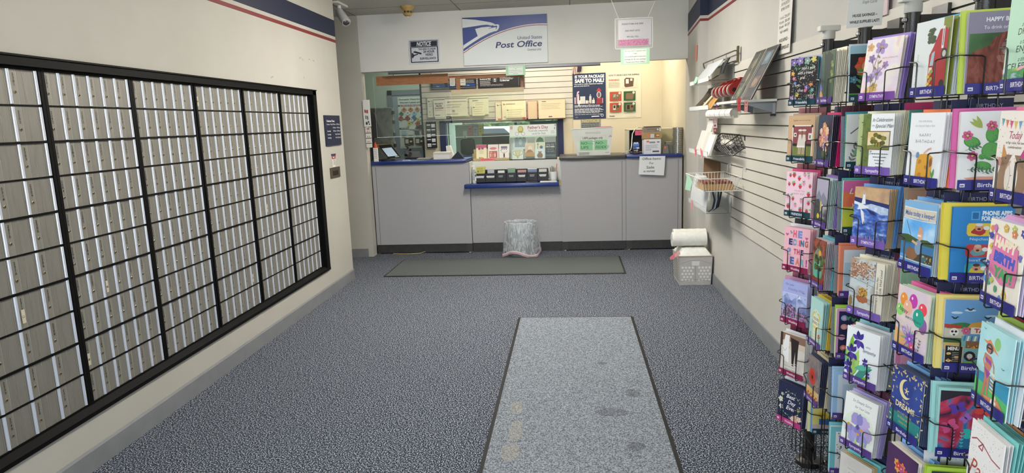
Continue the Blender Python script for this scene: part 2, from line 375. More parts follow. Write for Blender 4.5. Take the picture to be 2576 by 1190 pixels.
# navy-framed window in the rear wall and the glazed outer wall beyond it
b = MB(); WN = '#232c55'
b.box(-1.84, -1.755, YB-.012, YB+.13, 1.0, 1.60, WN); b.box(-.165, -.085, YB-.012, YB+.13, 1.0, 1.60, WN)
b.box(-1.84, -.085, YB-.012, YB+.13, 1.575, 1.61, WN); b.box(-1.84, -.085, YB-.03, YB+.13, 1.0, 1.05, WN); struct(b, 'window_2')
b = MB(); b.box(-1.755, -.165, YB+.05, YB+.055, 1.05, 1.575, clear('#eef6f2', .05)); struct(b, 'window_3')
b = MB()
for x in (-2.0, -1.02, -.02, .98, 1.88): b.box(x, x+.05, 12.3, 12.36, .95, 2.2, '#1d1f24')
b.box(-2, 1.9, 12.3, 12.36, 2.16, 2.2, '#1d1f24'); struct(b, 'window_4')
# door in the passage with its frame
b = MB(); b.box(-2.98, -2.90, 10.76, 10.8, 0, 2.14, '#70797d'); b.box(-2.98, -2.0, 10.76, 10.8, 2.06, 2.14, '#70797d'); struct(b, 'trim_5')
b = MB(); b.box(-2.90, -2.05, 10.775, 10.8, 0, 2.06, '#8b979c'); struct(b, 'door_1')
# unseen ceiling fittings, diffusers deepened to throw light sideways onto the header wall
for i, (lx, ly) in enumerate(LAMPS):
    t = thing('ceiling_light', 'unseen white ceiling light with deepened diffuser, %s' % ['nearest the shop front', 'over the middle of the floor', 'nearest the service counter'][i], 'light', (lx, ly, CEIL))
    b = MB(); b.box(lx-.31, lx+.31, ly-.61, ly-.59, CEIL-.02, CEIL, '#e8e8e4'); b.box(lx-.31, lx+.31, ly+.59, ly+.61, CEIL-.02, CEIL, '#e8e8e4')
    b.box(lx-.31, lx-.29, ly-.59, ly+.59, CEIL-.02, CEIL, '#e8e8e4'); b.box(lx+.29, lx+.31, ly-.59, ly+.59, CEIL-.02, CEIL, '#e8e8e4'); b.build('frame', t)
    b = MB(); b.prism([(lx-.27, CEIL-.02), (lx-.22, CEIL-.10), (lx+.22, CEIL-.10), (lx+.27, CEIL-.02)], 1, ly-.58, ly+.58, mat('#fff9f0', .6, 0, emit=LAMP_E*(.45, .8, 2.3)[i])); b.build('diffuser', t)
# ================================================================== mailbox bank
FR = noisy(['#040404', '#080808'], 30, .55, spec=.15)
ALU = noisy(['#85827a', '#8e8b83'], 60, .5, .35, stretch=(1, 1, .1))
ALUS = noisy(['#8d8a81', '#96938a'], 60, .5, .35, stretch=(1, 1, .1))
RIB = mat('#e6ecf8', .28, .45)  # blue-white window reflection put into the base colour of the aluminium rib
SEAM = mat('#d9d6cc', .4, .5)
XD = -2.30
fr = thing('mailbox_surround', 'black frame around the wall of silver post office boxes', 'frame', (XL, 4.0, MB0))
def framepiece(nm, y0, y1, z0, z1, lip=True):
    b = MB(); b.box(XL-.09, XL+.012, y0, y1, z0, z1, FR); return b
b = MB(); b.box(XL-.05, XL+.012, ML0-.03, ML1+.03, 1.855, 1.90, FR); b.box(XL-.05, XL+.02, ML0-.03, ML1+.03, 1.892, 1.90, FR); b.build('top_rail', fr)
b = MB(); b.prism([(XL-.05, .252), (XL+.014, .252), (XL+.014, .272), (XL-.022, .298), (XL-.05, .298)], 1, ML0-.03, ML1+.03, FR); b.build('bottom_rail', fr)
b = MB(); b.box(XL-.05, XL+.012, ML1-.045, ML1+.03, .252, 1.90, FR); b.box(XD-.01, XD+.006, 5.695, ML1, .29, 1.86, FR); b.build('end_rail', fr)
b = MB(); b.box(XL-.05, XL+.012, ML0-.03, ML0+.02, .252, 1.90, FR); b.build('end_rail', fr)
ZT, RP = 1.848, .1548
lockme = None
def lock_mesh():
    b = MB(); b.lathe([(.0066, -.001), (.0066, .0025), (.0056, .0032), (.0044, .0032), (.0042, .001)], mat('#b5ab98', .3, .9), n=12, axis=0)
    b.lathe([(.0043, .0008), (.0043, .0016)], '#1a130c', 10, axis=0); b.box(.0016, .0026, -.001, .001, -.0035, .0035, '#5c4a34'); return b.mesh('lock')
lockme = lock_mesh()
def make_door(unit, y, w_, r, num):
    z1 = ZT-r*RP-.004; z0 = z1-RP+.008; b = MB(); wide = w_ > .12
    rw = .0150; y1 = y+w_
    b.box(XD-.012, XD, y+.0008, y1-.0008, z0, z1, ALU)
    d = D(b, (XD, y, z0), (0, 1, 0), (0, 0, 1), step=.0002)
    H = z1-z0; k = .034 if wide else .030
    d.rect(.001, 0, k, H, ALUS)
    sl = [k] if not wide else [k, k+.034, w_-rw-.010]
    for q in sl: d.rect(q-.0006, 0, q+.0008, H, SEAM); d.rect(q+.0008, 0, q+.0018, H, '#4d4a43')
    d.rect(w_-rw-.0035, 0, w_-rw-.0025, H, SEAM)
    # bright half-round pull rib
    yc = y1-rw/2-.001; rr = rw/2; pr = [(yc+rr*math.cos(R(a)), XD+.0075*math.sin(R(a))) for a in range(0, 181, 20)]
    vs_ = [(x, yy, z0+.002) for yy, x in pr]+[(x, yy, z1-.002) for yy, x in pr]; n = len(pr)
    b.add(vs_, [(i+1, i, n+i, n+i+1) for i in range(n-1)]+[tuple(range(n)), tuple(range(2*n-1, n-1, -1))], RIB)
    s_ = .0142
    for i, ch in enumerate(num): d.text(ch, k*.52, H-.028-i*s_, .0155, '#12110f', bold=.02)
    if random.random() < .012:
        d.rect(k*.25, H*.15, k*.8, H*.55, '#cfc7b0')
    o = b.build('door', unit)
    l = bpy.data.objects.new('lock', lockme); COL.objects.link(l); l.parent = o
    l.location = (XD-unit.location.x, y+k*.52-unit.location.y, z0+H*.345-unit.location.z)
    return o
random.seed(5)
UN = [(-1, 1.33, 2.125, 4, None), (0, 2.147, 2.722, 4, None), (1, 2.757, 3.315, 6, 2291), (2, 3.350, 3.893, 6, 2231), (3, 3.940, 4.490, 6, 2171), (4, 4.543, 5.097, 6, 2111), (5, 5.145, 5.692, 6, 2051)]
BASE0 = [2341, 2331, 2311, 2301]
UNL = {-1: 'bank unit of wide silver post boxes at the near end', 0: 'unit of wide silver post boxes numbered 2301 to 2350',
       1: 'unit of narrow silver post boxes numbered 2241 to 2300', 2: 'unit of narrow silver post boxes numbered 2181 to 2240', 3: 'unit of narrow silver post boxes numbered 2121 to 2180',
       4: 'second last unit of narrow silver post boxes, numbered 2061 to 2120', 5: 'last unit of narrow silver post boxes, nearest the collection times plate'}
for k, y0, y1, n, base in UN:
    if k == -1: continue
    u = thing('post_box_unit', UNL[k], 'mailboxes', (XD, (y0+y1)/2, .30), 'post box units in the left wall')
    b = MB(); b.box(XD-.06, XD-.045, y0-.012, y1+.012, .29, 1.86, FR)
    for yy in (y0-.0165, y1): b.box(XD-.05, XD+.008, yy, yy+.0165, .29, 1.86, FR)
    for r in range(11):
        z = ZT-r*RP; hh = .0065 if r % 2 == 0 else .0035
        b.box(XD-.05, XD+.004+(hh > .005)*.003, y0, y1, z-hh, z+hh*.6, FR)
    b.build('frame', u)
    w_ = (y1-y0)/n
    for c in range(n):
        for r in range(10):
            num = str((BASE0[c] if k == 0 else base-10*c)+r)
            if k == 0 and c == 0: num = str([2341, 2342, 2343, 2344, 2345, 2346, 2347, 2348, 2349, 2350][r])
            make_door(u, y0+c*w_, w_, r, num)
# post between unit 5 and the surround is the frame itself; small fittings at the end of the left wall
b = MB(); b.box(XL+.0005, XL+.014, 5.985, 6.385, 1.395, 1.679, NAVY)
d = D(b, (XL+.014, 5.985, 1.395), (0, 1, 0), (0, 0, 1), step=.0003)
W_, H_ = .40, .284
for i in range(1, 9): d.rect(0, i*H_/9-.0007, W_, i*H_/9+.0007, '#111a33')
d.text('Collection Times', .03, .222, .026, '#e8ebf2', 'l', bold=.02, w=.21)
for i, (a, c_) in enumerate([('Monday - Friday', '7:00 am  12:00 pm'), ('', '1:00 pm   4:00 pm'), ('Saturday', '7:00 am  12:00 pm'), ('Sunday', 'No Collection'), ('Holiday', 'No Collection')]):
    if a: d.text(a, .03, .193-i*.0315, .020, '#e8ebf2', 'l', w=.15 if i == 0 else .09)
    d.text(c_, .375, .193-i*.0315, .020, '#e8ebf2', 'r', w=.19 if i < 3 else .14)
solo(b, 'collection_times_plate', 'navy plate of white collection times at the end of the left wall', 'sign')
b = MB(); d = D(b, (XL, 6.10, 1.20), (0, 1, 0), (0, 0, 1), h=.0015, step=.0003)
d.poly([(.0, .115), (.135, .115), (.08, -.01), (.055, -.01)], '#e6e3da'); d.poly([(.0, .115), (.135, .115), (.112, .066), (.022, .066)], '#2a3560'); d.poly([(.012, .095), (.125, .095), (.115, .072), (.02, .072)], '#c4453a')
d.text('MAIL', .067, .0745, .018, '#f2ecdf', bold=.04); d.para(.045, .055, .095, 5, .012, .005, '#5b5b60', 4)
b.box(XL, XL+.0012, 6.13, 6.20, 1.19, 1.30, '#e6e3da')
solo(b, 'slot_sticker', 'small tapered blue, red and white sticker above the brass slot', 'sticker')
b = MB(); BR = noisy(['#5c5140', '#6b604c'], 30, .4, .6)
b.box(XL, XL+.008, 6.04, 6.30, 1.155, 1.185, BR) ; b.box(XL, XL+.008, 6.04, 6.30, 1.085, 1.108, BR); b.box(XL, XL+.008, 6.04, 6.09, 1.108, 1.155, BR); b.box(XL, XL+.008, 6.25, 6.30, 1.108, 1.155, BR)
b.box(XL+.0003, XL+.001, 6.09, 6.25, 1.108, 1.155, '#15120d'); b.box(XL, XL+.010, 6.088, 6.252, 1.148, 1.156, '#3c3527')
solo(b, 'mail_slot', 'bronze key and letter slot near the end of the left wall', 'mail slot')
# mats
MATG = noisy(['#4f5454', '#616666', '#717676'], 240, .95, bump=.4, bscale=240, spec=.1)
def floor_mat(x0, x1, y0, y1, g, label, stains=()):
    t = thing('floor_mat', label, 'mat', ((x0+x1)/2, (y0+y1)/2, 0), None)
    b = MB(); e = .022
    def tri(p): b.prism(p, 1, y0, y1, '#1c1c1c')
    b.prism([(x0, .0005), (x0+e, .0005), (x0+e, .007)], 1, y0, y1, '#191919'); b.prism([(x1, .0005), (x1-e, .007), (x1-e, .0005)], 1, y0, y1, '#191919')
    b.box(x0+e, x1-e, y0, y0+e, .0005, .006, '#191919'); b.box(x0+e, x1-e, y1-e, y1, .0005, .006, '#191919'); b.build('rubber_edge', t)
    b = MB(); b.box(x0+e, x1-e, y0+e, y1-e, .0005, .0085, g)
    d = D(b, (0, 0, .0085), (1, 0, 0), (0, 1, 0), step=.0001)
    for s_ in stains: d.blob(*s_)
    b.build('pile', t)
floor_mat(-1.98, .55, 6.53, 7.41, MATG, 'dark grey mat lying along the foot of the service counter')
PALE = noisy(['#565b62', '#7d848c', '#9ba2ab'], 170, .95, bump=.2, bscale=170, spec=.1, pos=[.4, .5, .6])
DARKS = noisy(['#4c5157', '#70767e', '#8e949c'], 170, .95, bump=.4, bscale=200, spec=.1, pos=[.36, .55, .66])
LIGHTS = noisy(['#6c6e70', '#8b8c8a', '#a3a39f'], 170, .95, bump=.4, bscale=200, spec=.1, pos=[.36, .5, .6])
floor_mat(-.44, .475, 1.2, 5.05, PALE, 'light grey entrance mat in the middle of the floor',
    [(.33, 3.55, .05, .06, DARKS, 1), (.29, 2.93, .05, .05, DARKS, 3), (.18, 4.02, .04, .03, DARKS, 4), (.2, 3.3, .1, .06, DARKS, 5),
     (-.32, 3.35, .04, .09, LIGHTS, 6), (-.30, 3.08, .04, .13, LIGHTS, 7), (-.31, 2.86, .05, .10, LIGHTS, 8)])
# ================================================================== service counter
PANEL = noisy(['#9a999b', '#a7a6a8', '#b0afb1'], 300, .9, bump=.15, bscale=300, pos=[.35, .5, .65])
POST = mat('#a3a2a4', .5)
KICK = noisy(['#2c2c2c', '#353534'], 20, .55)
BLUE = noisy(['#1c2f6e', '#22387c'], 40, .3)
GREYTOP = noisy(['#3f3f3e', '#4b4a48'], 60, .35)
def counter(x0, x1, label, posts, top, topx, yf=7.77, zt=1.10):
    t = thing('service_counter', label, 'counter', ((x0+x1)/2, yf+.3, 0), None)
    b = MB(); b.box(x0, x1, yf, yf+.03, .115, zt, PANEL)
    for p in (x0+.045, x1-.045): b.box(p-.003, p+.003, yf-.001, yf, .118, zt-.03, '#6d6b6d')
    b.box(x0, x1, yf-.001, yf, zt-.012, zt, '#8c8a8c'); b.build('front_panel', t)
    b = MB(); b.box(x0, x1, yf+.008, yf+.04, .012, .115, KICK); b.build('kick_plate', t)
    b = MB(); b.box(x0, x0+.02, yf+.03, yf+.58, 0, zt, PANEL); b.box(x1-.02, x1, yf+.03, yf+.58, 0, zt, PANEL); b.box(x0, x1, yf+.56, yf+.58, 0, zt, PANEL); b.build('carcass', t)
    for p in posts:
        b = MB(); b.box(p-.034, p+.034, yf-.006, yf+.03, .115, zt, POST); b.box(p-.034, p+.034, yf-.002, yf+.03, .012, .115, '#3a3938'); b.lathe([(.012, 0), (.012, .012)], '#c8c8c8', 8, (p, yf+.012, 0)); b.build('corner_post', t)
    if top is not None:
        b = MB(); b.rbox(topx[0], topx[1], yf-.04, yf+.60, zt+.001, zt+.041, .012, top); b.build('countertop', t, smooth=True)
    return t
counter(-2.398, -1.206, 'tall grey service counter with a blue top, holding the payment screen', [-1.24], BLUE, (-2.398, -1.232))
counter(-.103, .650, 'tall grey service counter with a dark grey top, under the mail tub', [-.075], GREYTOP, (-.128, .648), zt=1.095)
counter(.652, 1.300, 'tall grey service counter with a blue top, beside the right wall', [.686], BLUE, (.652, 1.302), zt=1.092)
t = thing('writing_desk', 'low recessed grey counter section with a narrow blue writing shelf', 'counter', (-.67, 8.0, 0))
b = MB(); b.box(-1.204, -.11, 7.795, 7.82, .115, .80, PANEL)
for k in range(6): b.lathe([(.004, 7.792), (.004, 7.796)], '#55535a', 8, (-1.13+.2*k, 0, .70), axis=1)
b.build('front_panel', t)
b = MB(); b.box(-1.204, -.11, 7.80, 7.83, .0, .115, KICK); b.build('kick_plate', t)
b = MB(); b.rbox(-1.262, -.136, 7.655, 7.762, .795, .845, .014, BLUE); b.box(-1.203, -.138, 7.748, 7.955, .797, .8448, BLUE); b.build('shelf_top', t, smooth=True)
b = MB(); b.box(-1.204, -.11, 7.955, 7.975, .845, 1.10, '#d6d6d0'); b.box(-1.204, -.11, 7.975, 8.40, 1.08, 1.10, '#cbbf9d'); b.box(-1.203, -1.19, 7.775, 7.96, .846, 1.10, '#c9c9c4'); b.build('back_panel', t)
b = MB(); b.tube([(-2.2, 7.765, .006), (-2.1, 7.745, .004), (-1.95, 7.742, .004), (-1.85, 7.765, .008), (-1.8, 7.78, .02)], .004, '#c9b774', 6)
solo(b, 'power_cord', 'thin yellow cord lying at the foot of the blue-topped counter', 'cord')
# ------------------------------------------------------------------ organizer etc. on the writing shelf (z .845)
ZS = .8455
t = thing('form_organizer', 'black seven-slot organizer full of postal forms on the writing shelf', 'organizer', (-.70, 7.88, ZS))
b = MB(); BK = mat('#121214', .4); X0, X1 = -1.145, -.265
b.box(X0, X1, 7.80, 7.806, ZS, ZS+.115, BK); b.box(X0, X1, 7.92, 7.93, ZS, ZS+.15, BK); b.box(X0, X1, 7.80, 7.93, ZS, ZS+.008, BK)
nx = [X0+i*(X1-X0)/7 for i in range(8)]
for x in nx: b.box(x-.002, x+.002, 7.80, 7.93, ZS, ZS+.13, BK)
b.build('tray_body', t)
for i in range(7):
    b = MB(); cx = (nx[i]+nx[i+1])/2; w_ = .085 if i not in (0, 1) else .1
    d = D(b, (cx, 7.7995, ZS+.08), (1, 0, 0), (0, 0, 1), h=.0003)
    if i in (0, 1, 4, 6): d.poly([(-w_/2, .0), (-w_/2+.01, -.02), (w_/2-.01, -.02), (w_/2, 0), (w_/2, .006), (-w_/2, .006)], '#d9d9d4'); d.para(-.035, -.010, .035, 2, .009, .004, '#8c8c8c', i)
    else: d.para(-.028, .0, .03, 2, .014, .006, '#c9c9c9', i+9)
    b.build('label_strip', t)
for i, (c, h, n, lbl) in enumerate([('#c9c76a', .195, .92, 'yellow forms in the first slot of the black organizer'), ('#b9bcc2', .150, .7, 'low pale forms in the second slot of the black organizer'), ('#dfe2dd', .140, .7, 'white forms in the third slot of the black organizer'),
        ('#7fa38c', .165, .8, 'green forms in the fourth slot of the black organizer'), ('#c79a94', .140, .9, 'low pink forms in the fifth slot of the black organizer'), ('#7d8aa8', .160, .95, 'blue and white forms in the sixth slot of the black organizer'), ('#d9d6cf', .146, .8, 'white forms in the last slot of the black organizer')]):
    cx = (nx[i]+nx[i+1])/2; hw = (nx[1]-nx[0])/2*n-.004; b = MB(); b.box(cx-hw, cx+hw, 7.845, 7.875, ZS+.009, ZS+h, c)
    d = D(b, (cx-hw, 7.845, ZS), (1, 0, 0), (0, 0, 1)); 
    if i == 0: d.para(.012, h-.02, 2*hw-.01, 5, .012, .005, '#7b7a2c', 3); d.rect(.02, .125, .03, .145, '#3a3a22')
    elif i == 5: d.rect(0, h-.012, 2*hw, h, '#e3e5e8')
    solo(b, 'form_stack', lbl, 'paper', 'forms in the black organizer')
t = thing('hand_sanitizer', 'small clear pump bottle at the left end of the writing shelf', 'bottle', (-1.16, 7.80, ZS))
b = MB(); b.lathe([(.026, ZS), (.028, ZS+.01), (.028, ZS+.13), (.012, ZS+.15), (.012, ZS+.165)], clear('#e8eef0', .25), 20, (-1.155, 7.80, 0)); b.build('bottle_body', t, smooth=True)
b = MB(); b.lathe([(.0255, ZS+.001), (.0262, ZS+.035), (.0255, ZS+.036)], mat('#efece0', .3), 20, (-1.155, 7.80, 0)); b.build('liquid', t, smooth=True)
b = MB(); b.lathe([(.014, ZS+.165), (.014, ZS+.185), (.005, ZS+.186), (.005, ZS+.205)], mat('#e9eaea', .4), 14, (-1.155, 7.80, 0)); b.box(-1.18, -1.145, 7.794, 7.806, ZS+.203, ZS+.215, '#e9eaea'); b.build('pump', t)
b = MB(); b.box(-1.142, -1.126, 7.771, 7.7722, ZS+.03, ZS+.12, '#e6e6e6'); b.box(-1.14, -1.128, 7.7705, 7.771, ZS+.08, ZS+.11, '#26304e'); b.build('label_strip', t)
t = thing('mug', 'white mug of pens at the right end of the writing shelf', 'mug', (-.215, 7.82, ZS))
b = MB(); b.lathe([(.034, ZS), (.042, ZS+.01), (.046, ZS+.115), (.043, ZS+.115), (.038, ZS+.012)], mat('#dfe0e0', .25), 28, (-.20, 7.82, 0), cap=True); b.build('cup', t, smooth=True)
b = MB(); b.tube([(-.243, 7.82, ZS+.095), (-.268, 7.82, ZS+.088), (-.282, 7.82, ZS+.06), (-.272, 7.82, ZS+.03), (-.243, 7.82, ZS+.022)], .006, mat('#d6d4a8', .3), 8); b.build('handle', t, smooth=True)
for i, (dx, dy, c, h, lb) in enumerate([(-.025, 0, '#2a2522', .17, 'dark brown pen standing at the left in the mug'), (-.012, .01, '#6b4a35', .185, 'tall brown pen in the white mug'), (.0, -.012, '#1b1b1d', .175, 'black pen at the front of the white mug'), (.013, .01, '#3b3f47', .165, 'grey pen at the back of the white mug'), (.03, 0, '#c46a45', .21, 'orange pencil leaning right out of the white mug')]):
    b = MB(); x = -.20+dx; b.tube([(x*.9-.02, 7.82+dy*.5, ZS+.02), (x+dx*.4, 7.82+dy, ZS+h-.015), (x+dx*.45, 7.82+dy, ZS+h)], [.004, .004, .0015], c, 8); solo(b, 'pen', lb, 'pen', 'pens in the white mug')
b = MB(); b.box(-.36, -.16, 7.685, 7.77, ZS, ZS+.006, '#d5d6d6'); b.box(-.355, -.165, 7.69, 7.765, ZS+.006, ZS+.011, '#e3e4e2'); solo(b, 'slip_pad', 'pad of white slips lying beside the mug on the blue shelf', 'paper')
b = MB(); b.tube([(-.52, 7.72, ZS+.004), (-.47, 7.71, ZS+.006), (-.42, 7.73, ZS+.004), (-.38, 7.71, ZS+.005), (-.47, 7.735, ZS+.005), (-.53, 7.73, ZS+.004)], .0035, mat('#9aa0a8', .3, .7), 6); solo(b, 'pen_chain', 'short metal pen chain lying on the blue writing shelf', 'chain')
# ------------------------------------------------------------------ little card tray and Father's Day display (z 1.10)
ZC = 1.1005
t = thing('card_tray', 'low cardboard tray of three greeting cards on the white back panel', 'tray', (-.97, 8.03, ZC))
b = MB(); CB_ = noisy(['#b3a078', '#bfac84'], 60, .8)
b.box(-1.19, -.735, 7.985, 7.99, ZC, ZC+.03, CB_); b.box(-1.19, -.735, 8.09, 8.095, ZC, ZC+.14, CB_); b.box(-1.19, -.735, 7.985, 8.095, ZC, ZC+.004, CB_); b.box(-1.19, -1.186, 7.985, 8.095, ZC, ZC+.09, CB_); b.box(-.739, -.735, 7.985, 8.095, ZC, ZC+.09, CB_); b.build('tray_body', t)
b = MB(); b.box(-1.09, -.92, 7.975, 7.9765, ZC-.02, ZC+.028, '#e06878'); d = D(b, (-1.09, 7.975, ZC-.02), (1, 0, 0), (0, 0, 1)); d.para(.01, .03, .16, 2, .014, .005, '#b23a50', 2); solo(b, 'paper_note', 'bright pink note taped to the front of the cardboard card tray', 'note')
def small_card(x0, x1, y, z0, z1, bg, fn, name, label, cat='card', group=None, tilt=.03, th=.0025):
    b = MB(); W = x1-x0; H = z1-z0; b.hexa([(x0, y, z0), (x1, y, z0), (x1, y+th, z0), (x0, y+th, z0)], [(x0, y+tilt, z1), (x1, y+tilt, z1), (x1, y+tilt+th, z1), (x0, y+tilt+th, z1)], bg)
    d = D(b, (x0, y, z0), (1, 0, 0), (0, tilt, H), unit=W, h=.0003, step=.0001); d.H = H/W; fn(d); return solo(b, name, label, cat, group)
def a1(d):
    d.rect(0, 1.18, 1, d.H, '#c9627e'); d.ell(.3, 1.1, .12, .1, '#a94d74'); d.ell(.6, 1.12, .14, .09, '#8c6aa0'); d.para(.3, .95, .75, 4, .1, .03, '#c8a05a', 2); d.blob(.5, .2, .25, .12, '#d9a05a', 3); d.blob(.65, .12, .14, .1, '#b96a55', 4); d.blob(.3, .25, .05, .08, '#6f9a5a', 4)
def a2(d):
    d.ell(.5, 1.1, .33, .12, '#d98a86'); d.rect(.12, .2, .88, .85, '#b85f5f'); [d.rect(.2+.2*i, .3, .32+.2*i, .62, ['#e9c9a0', '#d6907c', '#e8dcc0'][i]) for i in range(3)]; d.ell(.3, .72, .12, .06, '#d6b0a0'); d.ell(.65, .7, .12, .06, '#c9876c')
def a3(d):
    d.rect(.2, 1.05, .8, 1.28, '#8d7f95'); [d.ell(.3+.2*i, .98, .05, .04, '#2d3550') for i in range(3)]; d.rect(.42, .3, .55, .6, '#2c2c34'); d.ell(.48, .68, .06, .07, '#d2a48a'); d.line([(.45, .55), (.2, .8)], .03, '#b98c74'); d.line([(.52, .55), (.8, .85)], .03, '#b98c74'); d.line([(.46, .3), (.38, .08)], .05, '#2c2c34'); d.line([(.52, .3), (.6, .08)], .05, '#2c2c34'); d.ell(.2, .9, .05, .05, '#3c8a5a')
small_card(-1.150, -1.020, 8.02, ZC+.005, ZC+.195, '#efe9c6', a1, 'greeting_card', 'cream card with pink top edge, first in the cardboard tray', 'greeting card')
small_card(-1.004, -.874, 8.02, ZC+.005, ZC+.195, '#efe3dc', a2, 'greeting_card', 'card with red picture block, middle of the cardboard tray', 'greeting card')
small_card(-.868, -.738, 8.02, ZC+.005, ZC+.195, '#eeebe4', a3, 'greeting_card', 'white card with a leaping dark figure, last in the cardboard tray', 'greeting card')
t = thing('display_case', 'clear acrylic display case of cards with a printed header, on the counter', 'display', (-.44, 8.0, ZC))
b = MB(); AX0, AX1 = -.728, -.160; CL = clear('#fafdfb', .03)
b.box(AX0, AX1, 7.955, 7.959, ZC+.008, 1.375, CL); b.box(AX0, AX0+.004, 7.959, 8.09, ZC+.008, 1.375, CL); b.box(AX1-.004, AX1, 7.959, 8.09, ZC+.008, 1.375, CL)
b.box(AX0, AX1, 8.09, 8.094, ZC+.008, 1.52, mat('#cfd6d0', .5)); b.build('pane', t)
b = MB(); b.box(AX0-.004, AX1+.004, 7.95, 8.10, ZC, ZC+.008, '#1c1c1c'); b.box(AX1-.002, AX1+.005, 7.95, 7.957, ZC, 1.375, '#26282a'); b.build('base', t)
b = MB(); b.box(AX0+.005, AX1+.003, 7.950, 7.954, 1.372, 1.520, '#e7ece6'); d = D(b, (AX0+.005, 7.95, 1.372), (1, 0, 0), (0, 0, 1), step=.0002)
d.rect(0, 0, .566, .018, '#bfd9c4'); d.text("Father's Day", .345, .098, .050, '#b05a62', bold=.02, w=.245); d.text('Toad-ally awesome', .345, .064, .034, '#6d7a72', w=.235); d.text('cards for Dad.', .355, .030, .034, '#6d7a72', w=.165)
d.ell(.135, .095, .035, .042, '#b9b45c'); d.ell(.135, .098, .024, .03, '#d3cf86'); d.line([(.10, .05), (.135, .075), (.17, .05)], .006, '#9aa08c')
for x in (.09, .165): d.poly(d.ellp(x, .043, .022), '#8f968f'); d.ell(x, .043, .018, None, '#e7ece6')
d.rect(.01, .10, .04, .135, '#d9a6ad'); d.para(.50, .06, .55, 2, .02, .006, '#9aa59c', 2); d.rect(.54, .085, .552, .11, '#8fa295'); d.rect(.545, .125, .56, .14, '#8fa295')
b.build('header_card', t)
def c1(d): d.rect(.1, .15, .9, .85, '#8fa0ab'); d.ell(.5, .5, .12, .2, '#b8c3c9'); [d.ell(.25+.25*i, .8, .07, .05, '#6b6250') for i in range(3)]
def c2(d): d.rect(0, 0, 1, .42, '#c79a62'); d.ell(.45, .9, .35, .32, '#e2c3a6'); d.ell(.55, .9, .24, .24, '#efdccb'); d.poly([(.1, .4), (.9, .45), (.6, .75), (.3, .7)], '#b57a5a')
def c3(d): d.ell(.5, .75, .42, .6, '#e5dfc8'); d.poly([(.12, .85), (.25, 1.2), (.5, 1.35), (.78, 1.2), (.9, .85)], '#3f7a4f'); [d.line([(.5, 1.33), (.12+.2*i, .87)], .02, '#2c5a3a') for i in range(5)]; d.ell(.3, .65, .07, .1, '#b5806a'); d.blob(.62, .35, .18, .16, '#4e6a86', 2); d.line([(.3, .55), (.25, .1)], .04, '#5a5f4a')
def c4(d):
    d.rect(.04, .03, .96, d.H-.03, '#2a2f36'); d.text('OH MY', .5, 1.12, .2, '#c9ccd0', w=.8); d.text('FATHER', .5, .9, .22, '#e9e6d8', w=.85, bold=.03); d.text("you're", .5, .7, .16, '#aab0b6', w=.6); d.text('THE BEST', .5, .45, .2, '#8f979f', w=.8); d.rect(.04, .03, .96, .25, '#59626b')
def c5(d): d.poly([(.22, .8), (.78, .8), (.68, .3), (.58, .2), (.58, .08), (.42, .08), (.42, .2), (.32, .3)], '#c4b486'); d.poly([(.3, .74), (.7, .74), (.62, .35), (.38, .35)], '#d8cba4'); d.line([(.2, .75), (.06, .7), (.1, .45), (.3, .35)], .05, '#b3a274'); d.line([(.8, .75), (.94, .7), (.9, .45), (.7, .35)], .05, '#b3a274')
def c6(d): d.blob(.5, .3, .3, .28, '#8a6a50', 6, 16, .1); d.ell(.5, .55, .15, .14, '#94725a'); d.ell(.38, .68, .05, .05, '#94725a'); d.ell(.62, .68, .05, .05, '#94725a'); d.rect(0, 0, 1, .08, '#c3ccd2')
small_card(-.690, -.515, 8.055, 1.225, 1.345, '#dfe6e8', c1, 'greeting_card', 'wide blue-grey card at the back left of the display case', 'greeting card', tilt=.01)
small_card(-.425, -.300, 8.050, 1.20, 1.37, '#e7e6dc', c3, 'greeting_card', 'cream card with a green umbrella at the back of the display case', 'greeting card', tilt=.01)
small_card(-.545, -.430, 8.02, 1.135, 1.30, '#e6cdae', c2, 'greeting_card', 'tan and peach card in the middle of the display case', 'greeting card', tilt=.01)
small_card(-.298, -.172, 8.02, 1.125, 1.30, '#2a2f36', c4, 'greeting_card', 'black lettered card at the right side of the display case', 'greeting card', tilt=.01)
small_card(-.700, -.565, 7.975, 1.109, 1.225, '#e3e6de', c5, 'greeting_card', 'pale card with a gold trophy, front left of the display case', 'greeting card', tilt=.01)
small_card(-.425, -.300, 7.975, 1.109, 1.225, '#dfe6ea', c6, 'greeting_card', 'pale blue card with a brown bear, front of the display case', 'greeting card', tilt=.01)
# ------------------------------------------------------------------ the left counter's equipment (top at z 1.142)
ZT1 = 1.142
t = thing('payment_terminal', 'black tilted touch screen terminal on the left end of the blue counter', 'screen', (-2.2, 8.0, ZT1))
b = MB(); b.lathe([(.085, ZT1), (.085, ZT1+.02), (.06, ZT1+.03)], '#16171b', 28, (-2.235, 7.93, 0)); b.build('base', t, smooth=True)
b = MB(); b.hexa([(-2.215, 7.86, ZT1+.028), (-2.055, 7.86, ZT1+.040), (-2.055, 7.89, ZT1+.052), (-2.215, 7.89, ZT1+.040)], [(-2.365, 7.99, ZT1+.185), (-2.205, 7.99, ZT1+.197), (-2.205, 8.02, ZT1+.202), (-2.365, 8.02, ZT1+.19)], '#121316')
d = D(b, (-2.215, 7.86, ZT1+.028), (.16, 0, .012), (-.15, .13, .157)); d.h = .001
d.poly([(.018, .035), (.140, .035), (.140, .195), (.018, .195)], mat('#a9bccb', .15, 0, emit=.2)); d.poly([(.1, .012), (.15, .012), (.15, .028), (.1, .028)], '#b6cf9a'); b.build('screen', t)
b = MB(); b.tube([(-2.235, 7.95, ZT1+.03), (-2.26, 7.98, ZT1+.10)], .014, '#16171b', 8); b.build('stand', t)
